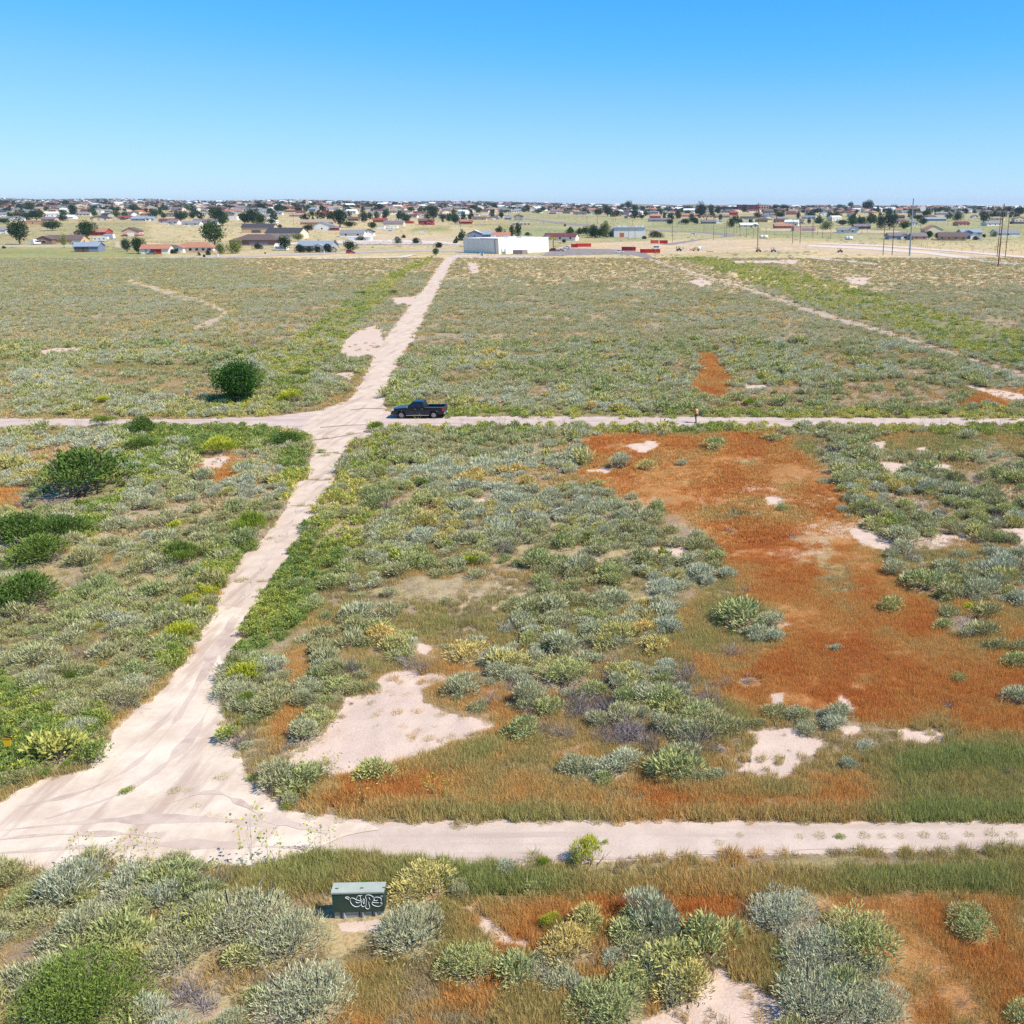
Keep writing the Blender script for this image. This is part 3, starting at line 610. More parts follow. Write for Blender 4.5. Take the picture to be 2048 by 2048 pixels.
G_LO = [tuft('grass', [GRASS], 240 + i, 26, .65, .40, .11, .4) for i in range(3)]
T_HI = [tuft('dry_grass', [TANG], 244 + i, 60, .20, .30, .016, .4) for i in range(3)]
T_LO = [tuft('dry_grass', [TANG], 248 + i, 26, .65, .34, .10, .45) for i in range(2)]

def tall_weed(name, seed, h=1.5, n=26):
    """sparse sunflower stalk: bent stem, side twigs, heart leaves, small yellow heads"""
    rs = np.random.RandomState(seed); V, Q = twigs(rs, 7, .38, h, .009, .22, .08, 6)
    mi = [1] * len(Q); nb = 60
    z = rs.uniform(.15, 1, nb); a = rs.uniform(0, 6.28, nb); r = .10 + .34 * z * rs.uniform(.2, 1, nb)
    B = np.stack([np.cos(a) * r, np.sin(a) * r, z * h], 1); D = np.stack([np.cos(a), np.sin(a), rs.uniform(-.6, .5, nb)], 1)
    V2, Q2 = kites(B, D, rs.uniform(.07, .13, nb), .07, rs)
    k = 16; zf = rs.uniform(.7, 1.04, k); af = rs.uniform(0, 6.28, k); rf = .12 + .34 * rs.uniform(0, 1, k)
    B3 = np.stack([np.cos(af) * rf, np.sin(af) * rf, zf * h], 1); V3, Q3 = kites(B3, rs.normal(size=(k, 3)) + [0, -.6, .8], .07, .06, rs)
    Vn = np.concatenate([V, V2, V3]); Qn = np.concatenate([Q, Q2 + len(V), Q3 + len(V) + len(V2)])
    return np_mesh(name, Vn, quads=Qn, mats=[LEAF_WEED, WOOD, YELF], mi=mi + [0] * nb + [2] * k, attrs={'lv': rs.uniform(.3, .8, len(Vn))})
TALL = [tall_weed('sunflower', 260 + i, 1.25 + .2 * i) for i in range(4)]

# ---------------------------------------------------------------- scatter: one point cloud drives one stuff object
_store = bpy.data.collections.new('plant_library')          # never linked: only a source of meshes
def scatter_tree(name, meshes):
    gt = bpy.data.node_groups.new(name, 'GeometryNodeTree')
    gt.interface.new_socket('Geometry', in_out='INPUT', socket_type='NodeSocketGeometry')
    gt.interface.new_socket('Geometry', in_out='OUTPUT', socket_type='NodeSocketGeometry')
    N, L = gt.nodes, gt.links; gi = N.new('NodeGroupInput'); go = N.new('NodeGroupOutput')
    jn = N.new('GeometryNodeJoinGeometry')
    for me in meshes:
        o = bpy.data.objects.new(me.name, me)
        oi = N.new('GeometryNodeObjectInfo'); oi.inputs['Object'].default_value = o; oi.inputs['As Instance'].default_value = False
        gtoi = N.new('GeometryNodeGeometryToInstance'); L.new(oi.outputs['Geometry'], gtoi.inputs[0]); L.new(gtoi.outputs[0], jn.inputs[0])
    ip = N.new('GeometryNodeInstanceOnPoints'); L.new(gi.outputs[0], ip.inputs['Points']); L.new(jn.outputs[0], ip.inputs['Instance'])
    ip.inputs['Pick Instance'].default_value = True
    def na(n, t):
        q = N.new('GeometryNodeInputNamedAttribute'); q.data_type = t; q.inputs[0].default_value = n; return q.outputs[0]
    L.new(na('pick', 'INT'), ip.inputs['Instance Index']); L.new(na('rot', 'FLOAT_VECTOR'), ip.inputs['Rotation']); L.new(na('scl', 'FLOAT_VECTOR'), ip.inputs['Scale'])
    L.new(ip.outputs[0], go.inputs[0]); return gt
def scatter(name, meshes, P, scl, tint, label, cat, tilt=.12, zs=None):
    n = len(P)
    if n == 0: return
    rot = np.stack([RS.normal(size=n) * tilt, RS.normal(size=n) * tilt, RS.uniform(0, 6.28, n)], 1)
    scl = np.asarray(scl); s3 = np.stack([scl, scl, scl * (zs if zs is not None else RS.uniform(.85, 1.15, n))], 1)
    me = np_mesh(name, P, attrs={'rot': rot, 'scl': s3, 'tint': tint})
    a = me.attributes.new('pick', 'INT', 'POINT'); a.data.foreach_set('value', RS.randint(0, len(meshes), n).astype(np.int32))
    o = link(name, me); md = o.modifiers.new('scatter', 'NODES'); md.node_group = scatter_tree(name, meshes)
    return tag(o, label, cat, kind='stuff')

def field_points(y0, y1, dens):
    """random ground points in the wedge the photograph could see, a little wider; dens per square metre"""
    a0, a1 = -.80, .47; area = (a1 - a0) * ((y1 + 8) ** 2 - (y0 + 8) ** 2) / 2; n = int(area * dens)
    y = np.sqrt(RS.uniform((y0 + 8) ** 2, (y1 + 8) ** 2, n)) - 8; x = RS.uniform(a0, a1, n) * (y + 8)
    return x, y
def P3(x, y, dz=0.0): return np.stack([x, y, terr(x, y) + dz], 1)
HAND = []      # world x, y, radius of plants set by hand, kept clear
def clearhand(x, y):
    k = np.ones(len(x), bool)
    for hx, hy, r in HAND: k &= (x - hx) ** 2 + (y - hy) ** 2 > (r * .72) ** 2
    return k

# ---------------------------------------------------------------- plants that can be told apart, set one by one
def plant(name, me, u, v, wpx, label, cat, tint=.5, group=None, hs=1.0, base=None):
    p = G(u, v); R0 = max(q.co.x for q in me.vertices) - min(q.co.x for q in me.vertices)
    s = wpx / ppm(p) / R0
    p = p + Vector((0, s * R0 * .22, 0))
    o = link(name, me); o.location = p - Vector((0, 0, .03)); o.scale = (s, s, s * hs); o.rotation_euler = (0, 0, random.uniform(0, 6.28))
    HAND.append((p.x, p.y, wpx / ppm(p) / 2))
    return tag(o, label, cat, group, tint=tint)
SG, SA, RB, DK, DD, WD = 'sagebrush', 'saltbush', 'rabbitbrush', 'thicket_bush', 'dead_bush', 'weed_clump'
_lib = {SG: SAGE_HI, SA: SALT_HI, RB: RAB_HI, DK: DARK_HI, DD: DEAD_HI, WD: WEED_HI}
_cat = {SG: 'sagebrush', SA: 'saltbush', RB: 'rabbitbrush', DK: 'bush', DD: 'dead bush', WD: 'weeds'}
HANDSET = [
 (DK, 130, 2085, 300, .72, 'big round leafy green bush filling the bottom left corner', .85),
 (SG, 1565, 1875, 200, .95, 'upper sage of the great grey clump at the bottom right', .9), (SG, 1655, 1965, 230, .8, 'middle sage of the great grey clump at the bottom right', .85),
 (SA, 1722, 1925, 190, .25, 'yellow-green bush growing between the great grey sages at bottom right', .8), (SG, 1640, 2062, 200, .75, 'lower left sage of the great grey clump on the sand edge', .9),
 (SG, 1765, 2068, 190, .7, 'lower right sage of the great grey clump beside rust grass', .85), (SA, 1215, 2062, 190, .12, 'pale green bush at the bottom edge left of the bare sand', .8),
 (SA, 1265, 2000, 130, .2, 'small green bush between the bottom edge bush and the sage above', .8), (SG, 1290, 1935, 130, .45, 'bright sage green bush casting shade on rust grass, bottom middle', .85),
 (SA, 1130, 1935, 135, .85, 'golden tipped saltbush on rust grass near the bottom middle', .9), (SA, 1035, 1975, 110, .1, 'green bush just left below the golden saltbush', .8),
 (SA, 935, 1965, 150, .35, 'yellow-green bush right below the round sage by the green cabinet', .85), (SG, 810, 1905, 155, .6, 'round sage standing in front right of the green utility cabinet', .95),
 (SA, 840, 1805, 150, .7, 'spiky yellow saltbush leaning against the right of the green cabinet', .75), (SG, 600, 2055, 210, .7, 'broad pale sage at the bottom edge below the green cabinet', .85),
 (SG, 560, 1920, 170, .6, 'sage in the thicket left of the green cabinet, closest to it', .9), (SG, 470, 1890, 190, .55, 'wide grey sage two bushes left of the green cabinet', .85),
 (SG, 330, 1950, 170, .35, 'yellowish sage above the big leafy bush, bottom left', .8), (SG, 250, 1800, 120, .8, 'sage by the road edge grass, left foreground', 1.0),
 (DD, 400, 2040, 130, .8, 'tangle of bare grey twigs right of the big leafy bush', .9), (DD, 290, 1935, 90, .6, 'dead grey bush behind the big leafy bush', .9), (DD, 660, 1945, 70, .8, 'small dead bush in tan grass below the green cabinet', .8),
 (SA, 1955, 1885, 135, .15, 'lone pale green saltbush on rust grass at the right', .8), (SA, 2055, 2060, 90, .2, 'green bush cut by the bottom right corner', 1.0), (DD, 1930, 2030, 90, .3, 'dark dead bush near the bottom right corner', 1.0),
 (RB, 1180, 1738, 80, .95, 'bright yellow-green rabbitbrush beside the near gravel road', 1.1), (RB, 1087, 1742, 36, .55, 'small green tuft bush left of the bright rabbitbrush', 1.0),
 (RB, 364, 1732, 30, .5, 'small round green plant alone on the pale dirt', .9), (RB, 576, 1622, 30, .7, 'small yellow-green plant at the corner of track and road', .9),
 (SG, 1012, 1752, 55, .95, 'small blue-green sage on the near road verge', 1.0), (SG, 600, 1490, 84, .45, 'round sage at the left edge of the big sand patch', .95),
 (SA, 665, 1392, 88, .25, 'pale saltbush above the big sand patch', .8), (SG, 1195, 1562, 64, 1.0, 'small bluish sage alone in olive grass above the near road', 1.0),
 (SA, 1490, 1262, 120, .12, 'left half of the green bush pair in rust grass', .8), (SG, 1545, 1262, 80, .5, 'right half of the green bush pair in rust grass', .8),
 (SA, 1120, 1375, 130, .3, 'broad yellow-green saltbush right above the small sand patch', .8), (SG, 1290, 1410, 110, .7, 'sage between dead twigs in the lower middle field', .8), (SG, 1365, 1395, 60, .8, 'narrow pale sage beside twig piles in the middle field', 1.1),
 (SA, 930, 1325, 105, .8, 'yellowing saltbush above the brown grass tongue', .7), (SA, 750, 1290, 80, .95, 'orange-yellow saltbush above the pale saltbush', .8), (SA, 800, 1325, 80, .4, 'green saltbush right of the orange-yellow one', .8),
 (RB, 490, 1372, 80, .75, 'yellow-green bush at the right edge of the track bend', .8), (RB, 468, 1352, 46, .35, 'dark green bush casting shade on the track', 1.1), (SG, 560, 1360, 48, .95, 'small blue sage right of the yellow-green track bush', 1.0),
 (WD, 452, 1490, 58, .3, 'spiky green weed with a shadow on the lower track', .8), (RB, 357, 1292, 74, .85, 'yellow-green rabbitbrush left of the track bend', .9), (SG, 265, 1390, 90, .6, 'sage at the left edge of the lower track', .8),
 (SG, 150, 1480, 80, .8, 'sage above yellow weeds, lower left', 1.0), (WD, 190, 1530, 60, .1, 'bright green weed clump on the left track edge', 1.2), (WD, 100, 1540, 100, .8, 'yellow flowering weeds at the lower left track edge', 1.1),
 (RB, 495, 1080, 84, .45, 'rounded green rabbitbrush left of the track', .9), (RB, 352, 1142, 96, .1, 'dark green grassy clump in the left sage', .8), (RB, 418, 1172, 60, .98, 'yellow flowering rabbitbrush by the track, upper of two', .8), (RB, 408, 1200, 50, .9, 'yellow flowering rabbitbrush by the track, lower of two', .8),
 (RB, 418, 1240, 44, .75, 'small yellow-green bush below the flowering rabbitbrush', .9), (RB, 380, 1215, 48, .9, 'pale flowering bush left of the small yellow-green one', .8),
 (DK, 130, 1005, 178, .35, 'large dark green thicket at the left, uppermost of its row', .62), (DK, 100, 1090, 110, .2, 'dark thicket bush below the large one, right part', .7), (DK, 20, 1100, 120, .3, 'dark thicket bush cut by the left edge, upper', .8),
 (DK, 72, 1138, 120, .6, 'olive green thicket bush under the dark pair at the left', .6), (DK, 18, 1235, 140, .35, 'dark thicket bush at the left edge, lowest of the row', .85), (DK, 555, 897, 100, .25, 'dark green bush at the corner of track and cross road', .6),
 (DK, 278, 872, 70, .3, 'dark green bush touching the cross road at the left', 1.0), (DK, 272, 906, 84, .5, 'olive bush below the dark one by the cross road', .7), (RB, 430, 912, 78, .7, 'yellow-green rabbitbrush left of the corner thicket', .7),
 (SA, 1432, 902, 62, .3, 'round saltbush alone in rust grass near the cross road', .9), (SG, 1362, 935, 38, .75, 'small lone sage in the rust grass', .9), (SG, 1242, 938, 58, .7, 'sage left of a golden saltbush at the rust grass edge', .9), (SA, 1292, 943, 54, .7, 'golden saltbush at the upper edge of the rust grass', .9),
 (SA, 1545, 885, 50, .3, 'flat saltbush on rust grass, right of the lone round one', .6), (SA, 1855, 1188, 108, .1, 'big sage green bush right of the rust grass', .85), (SG, 1978, 1195, 84, .6, 'grey bush right of the big sage green bush', .85), (SG, 1805, 1095, 90, .4, 'bush casting shade on sand at the right', .7),
 (SA, 1960, 1080, 60, .5, 'green bush between two sand patches at the right', .8), (SA, 2040, 1340, 70, .3, 'yellow-green bush cut by the right edge, upper of two', .7), (SG, 2042, 1412, 80, .6, 'sage cut by the right edge, lower of two', .9),
 (DD, 1500, 1375, 84, .3, 'dark twig pile in rust grass, middle right', .6), (DD, 1900, 1420, 50, .1, 'small dark twig pile in the rust grass at the right', .6), (DD, 1590, 1082, 44, .3, 'small dark twig mound in the upper rust grass', .6), (DD, 1460, 1068, 46, .2, 'dark twigs by saltbush in the upper rust grass', .5),
 (DD, 1940, 1265, 130, .7, 'pale grey fallen brush in rust grass at the right', .5), (DD, 1200, 1440, 120, .3, 'large dark tangle of twigs in the middle field, left part', .9), (DD, 1260, 1490, 110, .5, 'large tangle of twigs in the middle field, right part', .9), (DD, 1440, 1510, 56, .6, 'grey twig clump left of the right sand patch', .9),
 (DD, 1390, 1415, 90, .8, 'bleached fallen branches below the middle sage', .5), (RB, 1950, 1225, 44, .9, 'small bright green bush above fallen brush at the right', .6),
 (RB, 200, 855, 60, .3, 'low green bush on the cross road verge, far left', .5), (RB, 205, 807, 34, .95, 'bright yellow-green bush in sage above the cross road', .7), (RB, 580, 808, 60, .75, 'yellow-green bush above the cross road near the junction', .7), (DK, 600, 755, 52, .7, 'olive bush in the weeds right of the big tree', .6),
 (RB, 752, 866, 44, .35, 'green weeds at the right corner of the junction', .7), (RB, 785, 590, 24, .3, 'dark green bush beside the upper track sand', .6), (DK, 720, 590, 36, .6, 'low dark bush left of the upper weed strip', .4)]
HAND.append((G(712, 1845).x, G(712, 1845).y, 1.9))
SHRUBFREE = []
for a_, b_, c_ in ((1500, 1545, 1.6), (1560, 1560, 1.8), (1600, 1535, 1.5), (1640, 1505, 1.5), (1550, 1500, 2), (1180, 1735, 1.4), (1330, 1740, 2.2), (1500, 1735, 2.5), (1700, 1735, 2.5), (1900, 1720, 2.5), (790, 1615, 2), (700, 1600, 1.6), (900, 1625, 2), (1000, 1630, 2), (1120, 1625, 2), (1250, 1625, 2), (1400, 1625, 2), (1550, 1625, 2), (650, 1812, 1.2)): SHRUBFREE.append((G(a_, b_).x, G(a_, b_).y, c_))
for k_, u, v, w_, ti, lb, hs in HANDSET:
    if k_ == DK and 105 < w_ < 250: w_ *= 1.25; hs = max(hs, .75) * 1.05
    lib = _lib[k_]; me = lib[(u * 7 + v) % len(lib)]
    if w_ >= 125 and k_ in (SG, SA): me = (SAGE_BIG if k_ == SG else SALT_BIG)[u % 2]
    if w_ > 250: me = DARK_BIG
    if k_ == RB: me = RAB_HI[0] if ti < .6 else RAB_HI[1 + (u % 2)]
    plant(k_, me, u, v, w_, lb, _cat[k_], ti, hs=hs)
# tall sparse sunflowers, by the roads
SUNS = [(165,1745,60,'tallest sunflower stalk against the pale dirt, lower left'),(255,1742,66,'leafy sunflower left of the small round plant'),(300,1740,50,'sunflower just left of the small round plant'),(500,1752,80,'flowering sunflowers left end of the near road verge'),(545,1738,60,'sunflower clump beside the near road, left of middle'),
 (630,1715,56,'sunflowers standing above the verge behind the green cabinet'),(660,1722,46,'sunflower right of the clump behind the green cabinet'),(600,1568,44,'sunflower at the lower edge of the big sand patch, left'),(665,1560,44,'sunflower at the lower edge of the big sand patch, right'),
 (860,1600,44,'sunflower in the olive grass, left of two'),(900,1605,38,'sunflower in the olive grass, right of two'),(725,1615,54,'dark leafed sunflower clump at the foot of the olive grass')]
for i, (u, v, w_, lb) in enumerate(SUNS): plant('sunflower', TALL[i % 4], u, v, w_ * .8, lb, 'sunflower', .45)
_r = random.Random(5)
for i in range(26):
    u = 60 + i * 77 + _r.uniform(-22, 22)
    if 470 < u < 735: continue
    plant('sunflower', TALL[i % 4], u, 857 + _r.uniform(-2, 5), 17 + _r.uniform(-3, 5), 'leggy sunflower weed on the near verge of the cross road', 'sunflower', .3, 'sunflower weeds along the cross road')
for i in range(18):
    plant('sunflower', TALL[i % 4], 640 + _r.uniform(-30, 60) - i * 0, 930 + i * 20 + _r.uniform(-5, 5), 26 + i * .4, 'sunflower weed in the leafy strip right of the track', 'sunflower', .4, 'sunflower weeds right of the track') if False else None
# small weeds growing on the dirt
for i, (u, v, w_) in enumerate([(250,1590,26),(205,1578,16),(390,1618,22),(345,1588,30),(375,1585,20),(415,1635,22),(435,1637,18),(518,1640,22),(505,1620,20),(500,1565,26),(440,1560,30),(620,1640,36),(680,1645,34),(770,1642,30),(455,1220,14),(480,1165,30),(535,1080,18),(560,1075,16),(610,935,16),(650,913,22),(590,1053,14),(620,1012,16),(300,1600,16),(1480,1675,20),(1440,1690,22),(1600,1678,24),(1640,1677,26),(1680,1679,20),(1730,1677,26),(1765,1678,24),(1800,1677,22),(1850,1676,28),(1890,1678,24),(1940,1675,26),(1985,1672,30),(2025,1675,26),(640,907,18),(670,907,16),(630,961,16),(655,961,18),(600,1013,18),(520,1165,20),(540,1163,18),(650,878,14),(700,869,16),(1210,1688,16),(1180,1680,20)]):
    plant('dirt_weed', (G_HI[i % 4] if i % 9 else WEED_HI[0]), u, v, w_ * 1.15, 'small scruffy weed growing on the bare dirt of the track and road', 'weed', .3, 'small weeds on the bare dirt', hs=.6)

# ---------------------------------------------------------------- the mass of plants
def scrub(y0, y1, dens, lod):
    x, y = field_points(y0, y1, dens); w = fields(x, y)
    pat = fbm(x, y, 6, 200, 3); tn = fbm(x, y, 9, 210, 3); rn = RS.uniform(size=len(x))
    ok = (w['road'] > (10 if y0 < 60 else 5)) & (w['sand'] < .35) & (w['path'] > 1) & clearhand(x, y)
    for hx, hy, r_ in SHRUBFREE: ok &= (x - hx) ** 2 + (y - hy) ** 2 > r_ ** 2
    ok &= (w['below'] > 0) | (RS.uniform(size=len(x)) < .12)
    ok &= (w['v'] > 519) & ((w['tan'] < .75) | (rn < .12))
    p = np.maximum(np.clip((pat - .34) * 5.5, .06, 1), .75 * (w['v'] > 1780)) * (1 - .993 * w['orange']) * (1 - .985 * w['brown']) * (1 - w['verge']) * (1 - .62 * w['lush']) * (1 - .93 * w['tan']) * (1 - .6 * w['yel']) * (1 - w['bare'])
    ok &= (rn < p) & ((w['orange'] < .9) | (rn < .004))
    return x[ok], y[ok], tn[ok], {k: q[ok] for k, q in w.items() if hasattr(q, 'shape') and q.shape}
def tsage(tn, y, rs): return np.clip(.40 + (tn - .5) * 2.2 + rs.normal(size=len(tn)) * .2, 0, 1)
def tsalt(tn): return np.clip((tn - .5) * 1.5 + .20 + np.abs(RS.normal(size=len(tn))) * .16, 0, 1)

# near scrub: collect candidates, the largest in view become objects
x, y, tn, w = scrub(15, 44, 3.2, 0)
kind = np.where(RS.uniform(size=len(x)) < np.clip(.22 + (fbm(x, y, 8, 300) - .5) * 1.2, .05, .6), 1, 0)
kind = np.where(RS.uniform(size=len(x)) < .11, 2, kind); kind = np.where(RS.uniform(size=len(x)) < .03, 3, kind)
size = np.clip(np.exp(RS.normal(size=len(x)) * .30) * .92, .45, 1.75) * np.where(kind == 3, .7, 1)
u_, v_, zc_ = proj(x, y)
rank = (size / zc_) * ((u_ > -10) & (u_ < 2058) & (v_ < 2060))
REG = [  # region tests, words
 (lambda u, v: v > 1690, 'in the foreground below the near road'), (lambda u, v: (v > 850) & (u < 640), 'left of the dirt track'),
 (lambda u, v: (u > 1550), 'right of the rust coloured grass'), (lambda u, v: (u <= 1550), 'between the dirt track and the rust coloured grass')]
KN = [(SG, 'grey-green sagebrush', 'sagebrush', SAGE_HI, 290), (SA, 'yellow-green saltbush', 'saltbush', SALT_HI, 200), (DD, 'dead grey twiggy bush', 'dead bush', DEAD_HI, 90), (RB, 'green rabbitbrush', 'rabbitbrush', RAB_HI, 60)]
left = {}
MARKS = [('the green utility cabinet', 712, 1810), ('the big leafy corner bush', 140, 1950), ('the great grey clump', 1650, 1930), ('the golden tipped saltbush', 1130, 1900), ('the bottom bare sand', 1450, 1990), ('the bright yellow-green rabbitbrush', 1180, 1715), ('the lone saltbush on rust grass', 1955, 1855),
 ('the small round dirt plant', 364, 1722), ('the green verge grass', 1600, 1760), ('the big sand patch', 760, 1450), ('the right sand patch', 1540, 1500), ('the round sage by the sand', 600, 1465), ('the lower twig tangle', 1230, 1450), ('the small bluish sage', 1195, 1535), ('the broad yellow-green saltbush', 1120, 1340),
 ('the green bush pair', 1500, 1230), ('the yellowing saltbush', 930, 1290), ('the track bend bushes', 475, 1340), ('the yellow marker plate', 22, 1493), ('the small middle sand patch', 800, 1290), ('the left flowering rabbitbrush', 415, 1180), ('the round track rabbitbrush', 495, 1060), ('the dark left thicket', 60, 1100), ('the large dark thicket', 130, 970),
 ('the left rubble heap', 440, 925), ('the corner thicket bush', 555, 880), ('the leafy weed strip', 640, 1060), ('the brown sand gap', 965, 1000), ('the upper rust grass edge', 1240, 950), ('the sand under the middle sage', 1345, 1105), ('the big sage green bush', 1855, 1150), ('the right sand wedge', 1750, 1085), ('the upper right sand strip', 1830, 938), ('the fallen grey brush', 1940, 1240), ('the right edge bush pair', 2040, 1360), ('the dark green grassy clump', 352, 1120), ('the lower left weeds', 120, 1480)]
ORD = ['nearest', 'second nearest', 'third nearest', 'fourth nearest', 'fifth nearest', 'sixth nearest', 'seventh nearest', 'eighth nearest', 'ninth nearest', 'tenth nearest', 'eleventh nearest', 'twelfth nearest']
def landmark_labels(ind, word, tones):
    G_ = {}
    for i in ind:
        d = [((u_[i] - a) ** 2 + (v_[i] - b) ** 2, nm, u_[i] - a, v_[i] - b) for nm, a, b in MARKS]; q = min(d)
        dr = ('right of' if q[2] > 0 else 'left of') if abs(q[2]) > abs(q[3]) else ('in front of' if q[3] > 0 else 'behind')
        G_.setdefault((q[1], dr), []).append((q[0], i))
    out = {}
    for (nm, dr), l in G_.items():
        for r_, (_, i) in enumerate(sorted(l)):
            out[i] = (f'{tones[i]} {word}, {ORD[r_]} {dr} {nm}' if r_ < len(ORD) else f'{word} farther {dr} {nm}', f'{word} {dr} {nm}')
    return out
for k, (nm, lb, cat, lib, cap) in enumerate(KN):
    idx = np.where(kind == k)[0]; idx = idx[np.argsort(-rank[idx])]; ind = idx[:cap]; ind = ind[rank[ind] > 0]; left[k] = np.setdiff1d(idx, ind)
    TI = {i: float(np.clip((tn[i] - .5) * 2.0 + [.42, .28, .5, .4][k] + RS.normal() * .17, 0, 1)) for i in ind}
    LBL = landmark_labels(ind, lb, {i: ['dull', 'pale'][int(TI[i] > .5)] for i in ind})
    for i in ind:
        ti = TI[i]
        o = link(nm, lib[int(RS.randint(len(lib)))]); o.location = (x[i], y[i], -.03 + .0); s = float(size[i]); o.scale = (s * float(RS.uniform(.8, 1.3)), s * float(RS.uniform(.8, 1.3)), s * float(RS.uniform(.75, 1.2)))
        if k == 3 and ti > .6: o.data = RAB_HI[1]
        o.rotation_euler = (float(RS.normal() * .08), float(RS.normal() * .08), float(RS.uniform(0, 6.28)))
        tag(o, LBL[i][0], cat, LBL[i][1], tint=ti)
def put(name, lib, x, y, size, tint, label, cat, **k): return scatter(name, lib, P3(x, y, -.03), size, tint, label, cat, **k)
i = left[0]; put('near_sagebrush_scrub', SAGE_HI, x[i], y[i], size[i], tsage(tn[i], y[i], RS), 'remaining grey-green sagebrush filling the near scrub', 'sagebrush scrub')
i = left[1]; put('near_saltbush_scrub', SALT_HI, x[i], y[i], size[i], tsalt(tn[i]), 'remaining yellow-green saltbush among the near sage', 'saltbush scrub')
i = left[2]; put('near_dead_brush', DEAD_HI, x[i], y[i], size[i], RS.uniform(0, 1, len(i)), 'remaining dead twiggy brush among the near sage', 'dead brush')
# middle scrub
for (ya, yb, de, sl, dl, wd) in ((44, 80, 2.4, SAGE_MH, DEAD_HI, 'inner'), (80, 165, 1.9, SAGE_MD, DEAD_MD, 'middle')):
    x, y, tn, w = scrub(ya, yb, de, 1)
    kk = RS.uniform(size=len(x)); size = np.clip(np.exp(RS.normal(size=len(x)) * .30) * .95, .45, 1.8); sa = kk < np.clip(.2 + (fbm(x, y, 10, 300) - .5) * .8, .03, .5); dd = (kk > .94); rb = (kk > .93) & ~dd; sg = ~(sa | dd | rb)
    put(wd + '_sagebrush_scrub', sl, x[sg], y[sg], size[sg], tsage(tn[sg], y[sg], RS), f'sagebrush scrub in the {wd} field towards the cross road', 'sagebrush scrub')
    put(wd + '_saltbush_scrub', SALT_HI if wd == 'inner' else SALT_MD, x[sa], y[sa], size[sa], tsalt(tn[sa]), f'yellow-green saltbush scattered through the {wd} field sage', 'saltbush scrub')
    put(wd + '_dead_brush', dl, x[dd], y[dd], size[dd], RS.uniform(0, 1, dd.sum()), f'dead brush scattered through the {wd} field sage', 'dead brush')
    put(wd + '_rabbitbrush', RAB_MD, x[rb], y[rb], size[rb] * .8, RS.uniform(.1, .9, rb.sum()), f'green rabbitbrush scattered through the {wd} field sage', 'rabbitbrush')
# far scrub
x, y, tn, w = scrub(165, 470, .66, 2)
kk = RS.uniform(size=len(x)); size = RS.uniform(.8, 1.7, len(x)); sa = kk < .10; sg = ~sa
put('far_sagebrush_scrub', SAGE_LO, x[sg], y[sg], size[sg] * 1.0, tsage(tn[sg], y[sg], RS), 'sagebrush scrub of the far field up to the houses', 'sagebrush scrub', zs=.75)
put('far_saltbush_scrub', SALT_MD[:2], x[sa], y[sa], size[sa] * .8, tsalt(tn[sa]) * .45, 'yellowish brush among the far sage', 'saltbush scrub', zs=.7)

